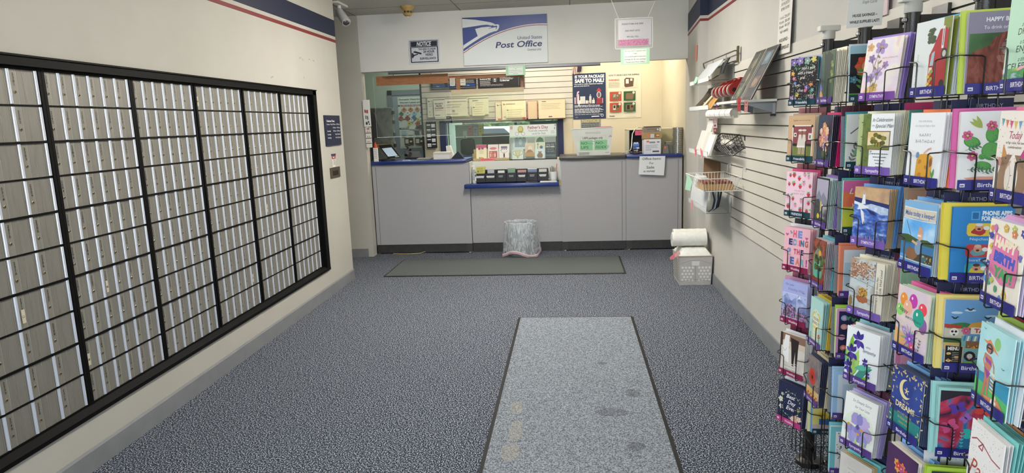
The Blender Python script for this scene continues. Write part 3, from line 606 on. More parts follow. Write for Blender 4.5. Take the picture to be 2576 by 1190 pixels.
t = thing('monitor', 'black monitor seen from the side behind the left end of the counter', 'monitor', (-2.38, 8.2, ZT1))
b = MB(); b.hexa([(-2.53, 8.10, 1.425), (-2.335, 8.14, 1.42), (-2.33, 8.2, 1.42), (-2.53, 8.18, 1.42)], [(-2.55, 8.10, 1.73), (-2.44, 8.14, 1.735), (-2.44, 8.2, 1.735), (-2.55, 8.18, 1.735)], '#0d0e10'); b.build('screen', t)
b = MB(); b.box(-2.50, -2.46, 8.12, 8.16, ZT1, 1.44, '#1b1c1f'); b.box(-2.56, -2.36, 8.05, 8.25, ZT1, ZT1+.012, '#1b1c1f'); b.build('stand', t)
t = thing('partition_screen', 'grey padded partition with clipped edges behind the payment screen', 'partition', (-2.62, 9.0, 0))
b = MB(); GP = noisy(['#4c524f', '#5a605c', '#666b66'], 9, .8, dist=1.5); b.rbox(-2.95, -2.43, 8.98, 9.06, .0, 1.82, .035, GP); b.build('panel', t, smooth=True)
b = MB()
for z in (1.75, 1.62, 1.45, 1.3, 1.2): b.rbox(-2.437, -2.415, 8.985, 9.055, z-.025, z+.02, .006, '#2b2f2e'); b.box(-2.42, -2.412, 8.983, 8.986, z+.02, z+.06, '#b9bfb8')
b.build('edge_clip', t)
b = MB(); b.box(-2.77, -2.45, 8.972, 8.979, 1.27, 1.32, '#a8893f'); b.build('label_strip', t)
b = MB(); b.rbox(-2.403, -2.318, 7.598, 7.608, 1.562, 1.872, .003, '#e4e4de'); d = D(b, (-2.403, 7.598, 1.562), (1, 0, 0), (0, 0, 1), step=.0002)
d.rect(.02, .16, .036, .19, '#b5543c'); d.rect(.04, .155, .06, .195, '#a8443a'); d.rect(.018, .165, .03, .20, '#8d3c34'); d.rect(.025, .09, .036, .13, '#3c3c40'); d.rect(.045, .08, .056, .125, '#2c2c30'); d.blob(.035, .04, .014, .02, '#3c3c40'); d.blob(.058, .055, .01, .014, '#3c3c40'); d.blob(.066, .03, .008, .012, '#4c4c50')
solo(b, 'decal_sheet', 'tall white rounded decal sheet on the left jamb of the counter opening', 'decal')
b = MB(); b.box(-2.392, -2.322, 7.60, 7.606, 1.32, 1.555, '#e6e2d8'); d = D(b, (-2.392, 7.60, 1.32), (1, 0, 0), (0, 0, 1), step=.0002)
for k in range(3): d.rect(.002, .045+.06*k, .068, .053+.06*k, '#20222a'); d.rect(.02, .06+.06*k, .026, .075+.06*k, '#3a3c44'); d.rect(.04, .06+.06*k, .046, .072+.06*k, '#3a3c44')
d.rect(.01, .215, .06, .222, '#b24a44'); d.rect(.03, .205, .04, .23, '#8d3c34')
solo(b, 'label_sheet', 'narrow white sheet of stickers with black bars under the rounded decal', 'sticker')
b = MB(); b.lathe([(.022, ZT1+.165), (.016, ZT1+.20), (.004, ZT1+.235)], '#c8402c', 10, (-2.345, 7.80, 0)); b.box(-2.37, -2.32, 7.785, 7.815, ZT1, ZT1+.165, '#dcdcd6')
d = D(b, (-2.37, 7.785, ZT1), (1, 0, 0), (0, 0, 1)); d.para(.006, .14, .045, 6, .02, .005, '#7b8190', 3); solo(b, 'donation_box', 'narrow white collection box with a red tip at the counter end', 'box')
t = thing('telephone', 'black desk telephone behind the payment screen', 'telephone', (-2.03, 8.25, ZT1))
b = MB(); b.hexa([(-2.08, 8.15, ZT1), (-1.90, 8.15, ZT1), (-1.90, 8.33, ZT1), (-2.08, 8.33, ZT1)], [(-2.08, 8.15, ZT1+.02), (-1.90, 8.15, ZT1+.02), (-1.93, 8.33, ZT1+.09), (-2.08, 8.33, ZT1+.09)], '#1a1b1e'); b.build('base', t)
b = MB(); b.tube([(-2.06, 8.14, ZT1+.05), (-2.07, 8.2, ZT1+.085), (-2.06, 8.3, ZT1+.125), (-2.05, 8.33, ZT1+.12)], [.022, .013, .014, .024], '#141416', 10); b.tube([(-2.06, 8.31, ZT1+.13), (-2.09, 8.30, ZT1+.16), (-2.05, 8.32, ZT1+.175)], .012, '#242018', 8); b.build('handset', t, smooth=True)
b = MB(); b.box(-1.660, -1.460, 7.90, 8.06, ZT1, ZT1+.085, '#dad8cf'); b.box(-1.662, -1.458, 7.898, 8.062, ZT1+.062, ZT1+.078, '#c5c3ba'); d = D(b, (-1.66, 7.8975, ZT1), (1, 0, 0), (0, 0, 1)); d.line([(.0, .063), (.2, .061)], .002, '#8d8b84'); solo(b, 'paper_box', 'low white paper box standing on the blue counter', 'box')
b = MB(); b.hexa([(-1.53, 8.1, ZT1), (-1.44, 8.1, ZT1), (-1.44, 8.18, ZT1), (-1.53, 8.18, ZT1)], [(-1.54, 8.12, ZT1+.15), (-1.49, 8.12, ZT1+.16), (-1.48, 8.16, ZT1+.15), (-1.54, 8.16, ZT1+.15)], '#d8d7cf'); solo(b, 'paper_bag', 'small upright white paper bag behind the low paper box', 'bag')
b = MB(); b.prism([(-1.45, ZT1), (-1.29, ZT1), (-1.36, ZT1+.09)], 1, 7.93, 8.0, '#141a30'); solo(b, 'sign_holder', 'small dark triangular sign holder on the counter beside the paper box', 'sign holder')
b = MB(); b.rbox(-1.86, -1.70, 7.86, 7.98, ZT1, ZT1+.02, .005, '#8d8d86'); solo(b, 'stamp_pad', 'flat grey pad on the blue counter beside the paper box', 'pad')
b = MB(); b.box(-2.02, -1.93, 7.80, 7.84, ZT1, ZT1+.006, '#cfd8e2'); b.box(-2.0, -1.95, 7.795, 7.83, ZT1+.006, ZT1+.011, '#9ab0c8'); solo(b, 'stamp_sheet', 'small pale blue papers lying at the counter edge', 'paper')
# ------------------------------------------------------------------ right counters' goods (tops 1.136 and 1.133)
ZT3, ZT4 = 1.1365, 1.1335
t = thing('mail_tub', 'white corrugated mail tub with green and pink notes on the counter', 'tub', (.27, 7.95, ZT3))
TUB = noisy(['#d3d6cd', '#dde0d8'], 6, .45)
b = MB(); b.hexa([(.085, 7.82, ZT3), (.475, 7.82, ZT3), (.475, 8.16, ZT3), (.085, 8.16, ZT3)], [(.02, 7.78, 1.445), (.505, 7.78, 1.455), (.505, 8.2, 1.455), (.02, 8.2, 1.445)], TUB)
b.tube([(.02, 7.78, 1.446), (.505, 7.78, 1.456), (.505, 8.2, 1.456), (.02, 8.2, 1.446)], .006, '#c3c6bd', 6, closed=True)
d = D(b, (.085, 7.82, ZT3), (1, 0, 0), (0, -.04, .315), step=.0002, h=.0006)
d.text('USPS packages only', .185, .195, .036, '#2c2c2e', bold=.015, w=.235); d.ring(.045, .185, .335, .228, .0015, '#b9bcb4')
d.para(.10, .272, .30, 2, .014, .004, '#8c8f88', 2); d.para(.08, .165, .34, 1, .01, .004, '#6c6f68', 3); d.para(.02, .035, .15, 4, .009, .004, '#55574f', 4); d.para(.33, .03, .38, 1, .01, .004, '#55574f', 5)
d.line([(.375, .215), (.39, .235), (.405, .215)], .003, '#3c3c3c', closed=True); d.para(.345, .11, .375, 3, .012, .004, '#55574f', 7); d.text(')', .185, .13, .03, '#8d2c34'); b.build('tub_body', t)
for nm, x, z, c, ln in (('green', .035, .065, '#8cc796', ('NO—', 'UPS')), ('green', .205, .065, '#8cc796', ('NO-', 'FEDEX'))):
    b = MB(); d = D(b, (.085+x, 7.817-.04*z/.315, ZT3+z), (1, 0, 0), (0, -.04, .315), h=.001); d.rect(0, 0, .148, .115, c); d.h += .0008
    d.text(ln[0], .012, .066, .045, '#2a4a34', 'l', sh=.15, w=.10 if ln[0] != 'NO—' else .125); d.text(ln[1], .015, .016, .045, '#2a4a34', 'l', sh=.1, w=.085 if ln[1] == 'UPS' else .125); solo(b, 'paper_note', 'green handwritten note on the front of the mail tub, the %s' % ('narrower-lettered one at left' if ln[1] == 'UPS' else 'wider-lettered one at right'), 'note')
b = MB(); d = D(b, (.30, 7.79, 1.395), (1, -0, .0), (0, -.03, .3), h=.001); d.poly([(0, .0), (.175, .005), (.19, .078), (.01, .075)], '#d99ab4'); d.text('P.O. Zip Code', .09, .048, .022, '#a8486c', w=.14); d.text('56901', .10, .015, .030, '#a8486c', sh=.2); solo(b, 'paper_note', 'pink handwritten note on the rim of the mail tub', 'note')
t = thing('shelf_unit', 'low cream shelf box with a dark inside on the right counter', 'shelf', (.98, 8.3, ZT4))
b = MB(); CR = mat('#d6d2b4', .5)
b.box(.70, .73, 8.20, 8.50, ZT4, 1.415, CR); b.box(.70, 1.27, 8.20, 8.50, 1.41, 1.42, CR); b.box(1.085, 1.27, 8.20, 8.50, ZT4, 1.41, noisy(['#b5ad84', '#bdb58e'], 4, .6)); b.box(.73, 1.085, 8.46, 8.50, ZT4, 1.41, '#15151a'); b.box(.735, .74, 8.21, 8.46, ZT4, 1.41, '#15151a'); b.box(1.08, 1.085, 8.21, 8.46, ZT4, 1.41, '#15151a'); b.build('carcass', t)
b = MB(); pts = [(.69, 7.95, ZT4+.03), (.72, 7.9, ZT4+.05), (.735, 7.95, ZT4+.1), (.74, 7.98, 1.28), (.75, 8.0, 1.37), (.78, 8.02, 1.42), (.83, 8.05, 1.445), (.88, 8.08, 1.43), (.90, 8.12, 1.41)]
b.tube(pts, .006, mat('#e8e5d6', .5), 8); b.rbox(.66, .69, 7.93, 7.97, ZT4, ZT4+.035, .006, '#d9d5b8'); solo(b, 'charging_cable', 'white cable looping up over the cream shelf box', 'cable', smooth=True)
t = thing('electronics_package', 'blue and black hanging package of accessories on the right counter', 'package', (.77, 7.86, ZT4))
b = MB(); b.rbox(.735, .815, 7.83, 7.87, ZT4, 1.275, .006, '#171a26'); d = D(b, (.735, 7.83, ZT4), (1, 0, 0), (0, 0, 1), step=.0003)
d.rect(.004, .075, .076, .115, '#3b5a9e'); d.rect(.004, .10, .076, .125, '#5b7fc0'); d.rect(.004, .06, .04, .085, '#48669f'); d.poly([(.01, .125), (.07, .125), (.06, .14), (.04, .135), (.02, .14)], '#dfe6ee'); d.rect(.045, .066, .078, .08, '#e9ecee'); d.rect(.015, .04, .06, .048, '#cdbf9a'); d.rect(.01, .01, .07, .03, '#4a3c4e'); d.line([(.05, .03), (.055, .06)], .006, '#d8c68c'); b.build('carton', t)
b = MB(); b.box(.80, .90, 8.192, 8.194, 1.345, 1.405, '#e8708c'); d = D(b, (.80, 8.192, 1.345), (1, 0, 0), (0, 0, 1)); d.text('Sale', .05, .03, .02, '#a83c54', sh=.2); solo(b, 'paper_note', 'bright pink note taped to the top of the cream shelf box', 'note')
CARD = noisy(['#8f7c62', '#9a876c'], 40, .85)
b = MB(); b.box(.868, 1.065, 7.83, 8.02, ZT4+.252, ZT4+.308, noisy(['#8c8173', '#958a7c'], 40, .85)); d = D(b, (.868, 7.83, ZT4+.252), (1, 0, 0), (0, 0, 1), step=.0003); d.text('Tape Dispenser', .09, .028, .022, '#3c342a', w=.12, sh=.2); d.text('# 2.00', .135, .010, .018, '#3c342a', w=.05); d.rect(.15, .02, .165, .04, '#e4dccb'); d.rect(.175, .01, .195, .048, '#d9d4c8')
b.box(.88, 1.06, 7.84, 8.01, ZT4+.308, ZT4+.318, '#2a2520'); solo(b, 'cardboard_box', 'grey-brown handwritten cardboard box, topmost of the small stack', 'box')
b = MB(); b.box(.860, 1.070, 7.82, 8.02, ZT4+.172, ZT4+.2515, noisy(['#a58a5e', '#af9468'], 40, .8)); d = D(b, (.860, 7.82, ZT4+.172), (1, 0, 0), (0, 0, 1), step=.0003); d.ell(.055, .045, .016, None, '#e4764a'); d.rect(.08, .015, .125, .06, '#c9cdd2'); d.rect(.125, .02, .185, .062, '#9c7038'); d.rect(.15, .035, .18, .05, '#d8c39a'); d.rect(.0, .0, .21, .005, '#5a4a34')
solo(b, 'cardboard_box', 'brown box with an orange sticker, middle of the small stack', 'box')
b = MB(); b.box(.864, 1.060, 7.81, 8.0, ZT4, ZT4+.1715, '#dcdee2'); d = D(b, (.864, 7.81, ZT4), (1, 0, 0), (0, 0, 1), step=.0003); b.box(.862, 1.07, 7.812, 8.01, ZT4+.163, ZT4+.1717, '#6a5c42')
d.rect(.03, .135, .062, .155, '#ee6a48'); d.rect(.065, .125, .13, .143, '#5a5e66'); d.text('ADVANCED', .0975, .129, .014, '#e6e8ec', w=.055); d.rect(.15, .132, .18, .142, '#3a4458'); d.para(.02, .10, .17, 3, .014, .005, '#8d929c', 3); d.rect(.10, .02, .175, .038, '#565a60'); d.para(.02, .055, .09, 2, .013, .005, '#8d929c', 4)
solo(b, 'cardboard_box', 'white printed box at the bottom of the small stack on the blue counter', 'box')
t = thing('tape_dispenser', 'grey desk tape dispenser with an orange price sticker on the blue counter', 'dispenser', (1.13, 7.87, ZT4))
b = MB(); b.prism([(1.083, ZT4), (1.155, ZT4), (1.14, ZT4+.105), (1.097, ZT4+.105)], 1, 7.82, 7.86, '#77776e'); b.box(1.085, 1.15, 7.815, 7.82, ZT4+.095, ZT4+.102, '#4a4a46'); D(b, (1.09, 7.82, ZT4), (1, 0, 0), (0, 0, 1)).ell(.022, .07, .012, None, '#ee6a48'); b.build('front_block', t)
b = MB(); pr = [(.0, .0), (.12, .0), (.12, .05), (.105, .11), (.07, .138), (.03, .13), (.005, .10)]; b.prism([(7.86+p[0], ZT4+p[1]) for p in pr], 0, 1.125, 1.20, noisy(['#62645a', '#6c6e64'], 20, .4)); b.build('housing', t)
TR = noisy(['#b5b3aa', '#8a887e', '#c9c7bf'], 12, .18, .5, detail=4, stretch=(1, 1, 9)); 
for k in range(12):
    b = MB(); z0 = ZT4+k*.0248; r_ = .057; xo = .002*math.sin(k*2.1)
    b.lathe([(.03, z0), (r_, z0), (r_, z0+.0235), (.03, z0+.0235)], TR, 28, (1.262+xo, 7.87, 0), cap=False); b.lathe([(.03, z0), (.034, z0), (.034, z0+.0236), (.03, z0+.0236)], '#b99a6a', 20, (1.262+xo, 7.87, 0), cap=False)
    if k == 3: b.box(1.222, 1.240, 7.828, 7.8305, z0+.002, z0+.021, '#d9703f')
    solo(b, 'packing_tape_roll', 'clear packing tape roll in the tall stack, the one with an orange sticker' if k == 3 else 'clear packing tape roll in the tall stack beside the right wall', 'tape roll', None if k == 3 else 'packing tape rolls stacked on the counter', smooth=True)
b = MB(); d = D(b, (.803, 7.722, .905), (1, 0, 0), (0, 0, 1), step=.0003)
b.hexa([(.793, 7.724, .905), (1.085, 7.724, .885), (1.085, 7.7255, .885), (.793, 7.7255, .905)], [(.806, 7.724, 1.115), (1.100, 7.724, 1.110), (1.100, 7.7255, 1.110), (.806, 7.7255, 1.115)], '#dcdfe0')
for tx, x, y, s_, w2 in (('Office Items', .14, .165, .042, .21), ('For', .14, .115, .038, .05), ('Sale', .125, .065, .044, .09), ('as marked', .11, .025, .034, .13)): d.text(tx, x, y, s_, '#2c2f33', sh=.1, w=w2)
d.h += .001; solo(b, 'paper_note', 'white handwritten note about office items hanging from the blue countertop', 'note')
# ================================================================== wall above and behind the counter
b = MB(); b.rbox(-1.182, -.226, 7.598, 7.619, 2.209, 2.735, .002, '#dde3e2')
d = D(b, (-1.182, 7.598, 2.209), (1, 0, 0), (0, 0, 1), step=.0004, h=.0006); W_, H_ = .956, .526
def arc(x0, y0, x1, y1, bulge, n=16):
    out = []
    for i in range(n+1):
        t_ = i/n; out.append((x0+(x1-x0)*t_, y0+(y1-y0)*t_+bulge*4*t_*(1-t_)))
    return out
SB = noisy(['#2f4185', '#35488d'], 5, .4)
top_c = arc(.0, .155, W_-.001, .418, .085)
d.polys([[p, q, (q[0], H_-.0015), (p[0], H_-.0015)] for p, q in zip(top_c, top_c[1:])], SB)
d.line([(x, y-.004) for x, y in top_c], .010, '#eef0ee'); d.line([(x, y-.0125) for x, y in top_c], .0075, '#a03c3c')
WH = '#dfe4e2'
d.poly([(0, H_-.012), (0, .415), (.10, .424), (.22, .436), (.28, .438), (.33, .425), (.375, .434), (.355, .448), (.32, .462), (.26, .475), (.15, .497)], WH)
d.poly([(.355, .436), (.405, .437), (.418, .424), (.415, .40), (.40, .375), (.385, .365), (.36, .362), (.30, .345), (.20, .300), (.10, .245), (.0, .185), (.0, .225), (.08, .27), (.18, .325), (.26, .36), (.33, .375), (.385, .385), (.397, .415), (.39, .422), (.35, .42)], WH)
d.poly([(.143, .398), (.22, .412), (.29, .415), (.325, .412), (.33, .404), (.295, .398), (.33, .400), (.37, .408), (.385, .402), (.375, .382), (.31, .36), (.24, .335), (.175, .305)], WH)
d.line([(.30, .396), (.34, .405), (.38, .409)], .005, SB)
d.poly([(0, H_-.012), (.0, H_-.002), (.15, H_-.002)], '#1a2550')
d.text('United States', .895, .262, .052, '#2b3668', 'r', bold=.0, sh=.12, w=.275); d.text('Post Office', .893, .180, .092, '#232e66', 'r', bold=.018, sh=.18, w=.525); d.text('Contract Unit', .884, .135, .034, '#4a4f58', 'r', sh=.25, w=.155)
solo(b, 'wall_sign', 'large blue and white eagle sign hung above the service counter', 'sign')
b = MB(); b.rbox(-1.815, -1.462, 7.612, 7.619, 2.255, 2.522, .001, '#c9ccd2'); d = D(b, (-1.800, 7.612, 2.268), (1, 0, 0), (0, 0, 1), step=.0004); W_, H_ = .323, .242
d.rect(0, 0, W_, H_, '#15192c'); d.rect(.012, .010, W_-.012, .165, '#c6cad2'); d.ring(.006, .172, W_-.006, H_-.006, .003, '#c6cad2'); d.text('NOTICE', W_/2, .183, .066, '#d8dbe2', bold=.03, sh=.2, w=.17)
for tx, y, s_, w2, x in (('THIS AREA IS UNDER', .138, .026, .205, .195), ('24 HOUR', .106, .036, .13, .215), ('VIDEO', .072, .034, .09, .215), ('SURVEILLANCE', .032, .032, .185, .20)): d.text(tx, x, y, s_, '#15171f', bold=.03, w=w2)
d.poly([(.03, .115), (.05, .130), (.13, .105), (.125, .088)], '#15171f'); d.poly([(.015, .05), (.03, .055), (.045, .075), (.09, .088), (.085, .098), (.04, .088), (.028, .11), (.015, .105)], '#15171f')
solo(b, 'wall_sign', 'small white and navy video surveillance notice above the counter', 'sign')
# fittings on the front ceiling
t = thing('smoke_detector', 'yellowed smoke detector on the ceiling above the surveillance notice', 'detector', (-1.70, 7.2, CEIL))
YL = noisy(['#a58a4e', '#b59a5e'], 30, .5); b = MB(); b.lathe([(.075, CEIL), (.075, CEIL-.01), (.055, CEIL-.035), (.047, CEIL-.045), (.047, CEIL-.08), (.035, CEIL-.10), (.012, CEIL-.105)], YL, 28, (-1.71, 7.2, 0)); b.build('housing', t, smooth=True)
b = MB(); b.lathe([(.0485, CEIL-.052), (.0485, CEIL-.072)], '#3a2f1c', 28, (-1.71, 7.2, 0), cap=False)
for k in range(8):
    a = 2*math.pi*k/8; b.box(-1.71+.049*math.cos(a)-.004, -1.71+.049*math.cos(a)+.004, 7.2+.049*math.sin(a)-.004, 7.2+.049*math.sin(a)+.004, CEIL-.074, CEIL-.05, YL)
b.lathe([(.012, CEIL-.105), (.008, CEIL-.118)], '#d8d4c8', 10, (-1.71, 7.2, 0)); b.build('vent_ring', t)
t = thing('spot_lamp', 'white cylindrical spot lamp hanging from the ceiling by the wall corner', 'lamp', (-2.33, 6.85, CEIL))
b = MB(); b.box(-2.365, -2.295, 6.70, 7.0, CEIL-.02, CEIL, '#d9d9d6'); b.lathe([(.02, CEIL-.05), (.02, CEIL-.02)], '#d9d9d6', 14, (-2.34, 6.85, 0)); b.build('bracket', t)
b = MB(); a0, a1 = Vector((-2.37, 6.90, CEIL-.055)), Vector((-2.25, 6.78, CEIL-.20)); q = [a0+(a1-a0)*k for k in (0, .08, .16, 1, 1.0)]
b.tube(q, [.012, .034, .042, .046, .036], mat('#dcdcda', .4), 20); b.build('lamp_head', t, smooth=True)
b = MB(); b.tube([a0+(a1-a0)*1.001, a0+(a1-a0)*1.004], .038, '#3a3a3a', 16); b.build('lens', t)
b = MB()
b.box(-2.075, .36, 7.60, 7.635, 2.150, 2.183, mat('#6f7173', .4, .6)); b.box(-2.075, .36, 7.598, 7.60, 2.150, 2.158, '#2a2b2d'); solo(b, 'hanging_rail', 'grey metal rail running under the wall edge above the counter', 'rail')
WD = noisy(['#8a5832', '#9c6840', '#aa764c'], 6, .55, stretch=(1, 1, 12), dist=2)
t = thing('acrylic_guard', 'clear hanging guard with a wide brown wooden top board', 'guard', (-1.83, 7.75, 2.14))
b = MB(); b.box(-2.258, -1.402, 7.73, 7.75, 2.035, 2.142, WD); b.build('top_board', t)
b = MB(); b.box(-2.30, -1.40, 7.7505, 7.7545, 1.430, 2.138, clear('#f6faf8', .02)); b.box(-2.30, -1.40, 7.750, 7.755, 1.4285, 1.4335, mat('#cfdcd6', .3)); b.build('pane', t)
b = MB(); b.tube([(-2.05, 7.74, 2.142), (-2.05, 7.71, 2.17)], .003, '#444444', 6); b.tube([(-1.6, 7.74, 2.142), (-1.6, 7.71, 2.17)], .003, '#444444', 6); b.build('hanger', t)
t = thing('acrylic_guard', 'clear hanging guard with a thin brown frame and a tan lower board', 'guard', (-.95, 7.75, 2.14))
b = MB(); b.box(-1.40, -.52, 7.757, 7.772, 2.075, 2.115, WD); b.box(-1.313, -1.268, 7.757, 7.772, 1.952, 2.075, WD); b.box(-.555, -.52, 7.757, 7.772, 1.952, 2.075, WD); b.build('top_board', t)
b = MB(); b.box(-1.376, -.521, 7.752, 7.772, 1.903, 1.953, noisy(['#c4b494', '#cfc0a0'], 30, .7, stretch=(1, 1, 8))); b.build('lower_board', t)
b = MB(); b.box(-1.376, -.521, 7.7575, 7.7615, 1.555, 1.903, clear('#fbfcf6', .02)); b.box(-1.376, -.521, 7.757, 7.762, 1.5545, 1.558, mat('#dfe6d0', .3)); b.box(-1.38, -.665, 7.764, 7.768, 1.402, 1.903, clear('#fcfdfa', .015)); b.box(-1.38, -.665, 7.7635, 7.7685, 1.4005, 1.4045, mat('#cfdcd6', .3)); b.build('pane', t)
b = MB(); b.box(-1.385, -1.325, 7.752, 7.757, 2.0, 2.105, '#d8d4c2'); b.box(-1.385, -1.325, 7.751, 7.752, 2.09, 2.105, '#b5543c'); d = D(b, (-1.385, 7.751, 2.0), (1, 0, 0), (0, 0, 1)); d.para(.006, .08, .055, 6, .013, .004, '#8c897c', 2); solo(b, 'paper_note', 'small cream note with a red corner beside the brown frame', 'note')
b = MB(); b.box(-1.262, -1.20, 7.752, 7.757, 2.0, 2.075, '#ddd9c4'); d = D(b, (-1.262, 7.752, 2.0), (1, 0, 0), (0, 0, 1)); d.para(.006, .06, .055, 2, .03, .006, '#8c897c', 2); solo(b, 'paper_note', 'small cream note behind the brown frame post', 'note')
def notice(x0, x1, y, z0, z1, lbl, lines, tilt=0, m=.018):
    b = MB(); b.box(x0, x1, y, y+.0015, z0, z1, '#a9d8b4'); d = D(b, (x0, y, z0), (1, 0, 0), (0, 0, 1), step=.0003); W = x1-x0; H = z1-z0
    d.rect(m*1.6, m*.6, W-m*1.6, H-m*.3, '#dfe8dd'); n = len(lines)
    for i, tx in enumerate(lines): d.text(tx, W/2, H-m*.3-(i+.8)*(H-m)/n, (H-m)/n*.62, '#4a544c', w=min(W-m*4, len(tx)*(H-m)/n*.34))
    solo(b, 'paper_sign', lbl, 'sign')
notice(-.707, -.484, 7.592, 2.079, 2.186, 'small green-bordered paper notice hanging from the grey rail', ['We Are NOT Supplied with', 'TAPE', 'We would be glad to tape your', 'package for $1 per package', 'thank you'])
# hanging plastic sleeve sign over the floor
HY = 6.5
t = thing('hanging_sign', 'paper sign in a clear plastic sleeve hanging by two strings', 'sign', (.62, HY, 2.2))
b = MB(); b.box(.478, .786, HY-.002, HY+.002, 2.235, 2.470, '#cbc9cb'); d = D(b, (.478, HY-.002, 2.235), (1, 0, 0), (0, 0, 1), step=.0003)
d.rect(.0, .0, .285, .055, noisy(['#a8527c', '#c46a94', '#dc9ab8'], 110, .6)); b.mats
for tx, y, w2 in (('PLEASE FORM LINE HERE', .190, .20), ('AND WAIT UNTIL', .128, .14), ('WE CALL YOU', .073, .11)): d.text(tx, .135, y, .020, '#232325', w=w2, bold=.01)
b.build('paper_sheet', t)
b = MB(); b.box(.448, .802, HY-.0045, HY-.0035, 2.205, 2.485, clear('#fbfbfb', .05, .06)); b.box(.448, .802, HY+.0035, HY+.0045, 2.205, 2.485, clear('#fbfbfb', .05, .06))
for z in (2.207, 2.483): b.box(.448, .802, HY-.005, HY+.005, z-.002, z+.002, mat('#dcdcda', .3))
for x in (.450, .800): b.box(x-.002, x+.002, HY-.005, HY+.005, 2.205, 2.485, mat('#dcdcda', .3))
b.build('plastic_sleeve', t)
for a_, b_ in (((.352, HY, 2.82), (.483, HY, 2.485)), ((.91, HY, 2.82), (.757, HY, 2.485))):
    b = MB(); b.tube([a_, b_], .0022, '#d6d4c6', 5); b.build('string', t)
notice(.50, .772, HY-.008, 2.058, 2.203, 'green-bordered paper notice hanging below the plastic sleeve sign', ['We Are NOT Supplied with', 'TAPE', 'We would be glad to tape your', 'package for $1 per package', 'Thank you Post Office'])
# ------------------------------------------------------------------ things on the rear wall (y 9.3)
YW = YB-.002
def flat(x0, x1, z0, z1, c, fn=None, y=YW, th=.004, k=1, cols=None):
    b = MB(); b.box(x0, x1, y-th, y, z0, z1, c); d = D(b, (x0, y-th, z0), (1, 0, 0), (0, 0, 1), step=.0005, h=.0005, unit=k); d.W = (x1-x0)/k; d.H = (z1-z0)/k
    if fn: fn(d)
    return b
def menu(d):
    d.ring(0, 0, d.W, d.H, .006, '#2b2b30')
    for i in range(3):
        x = .02+i*d.W/3; d.rect(x, .12, x+d.W/3-.02, .125, '#55555c'); d.text(['Transportation', 'Retail', 'Services'][i], x+.005, .15, .02, '#d9dade', 'l', bold=.02, w=.09); d.rect(x+.005, .03, x+d.W/3-.035, .062, '#1f4a8c'); d.text('Next', x+.08, .038, .018, '#a9c4e8', bold=.02); d.para(x+.005, .108, x+d.W/3-.03, 4, .012, .005, '#a9a9ae', i)
    d.rect(.01, .008, d.W-.01, .022, '#6a6a70')
def menu2(d):
    d.ring(0, 0, d.W, d.H, .006, '#2b2b30'); d.text('Registered Mail', .03, .12, .022, '#e2e2e4', 'l', bold=.04, w=.15); d.text('Registered Mail', .31, .14, .022, '#e2e2e4', 'l', bold=.04, w=.15); d.text('Certified Mail', .31, .09, .022, '#e2e2e4', 'l', bold=.04, w=.13)
    d.para(.03, .10, .19, 5, .013, .005, '#bdbdc0', 3); d.rect(.21, .08, .27, .14, '#4a4a50'); d.text('85', .24, .112, .022, '#e2e2e4', bold=.03); d.text('95', .24, .086, .022, '#e2e2e4', bold=.03); d.para(.31, .125, .52, 2, .013, .005, '#bdbdc0', 5); d.para(.03, .045, .4, 2, .014, .007, '#8d8d92', 6); d.rect(.57, .02, .575, .15, '#6a6a70'); d.rect(.598, .03, .612, .04, '#dddddd'); d.rect(.598, .09, .612, .10, '#dddddd')
solo(flat(-1.930, -1.285, 2.045, 2.215, '#17171c', menu, th=.02), 'menu_board', 'black price board with blue tabs, nearer the passage door', 'board')
solo(flat(-1.262, -.610, 2.035, 2.210, '#17171c', menu2, th=.02), 'menu_board', 'black price board with white text behind the tan guard board', 'board')
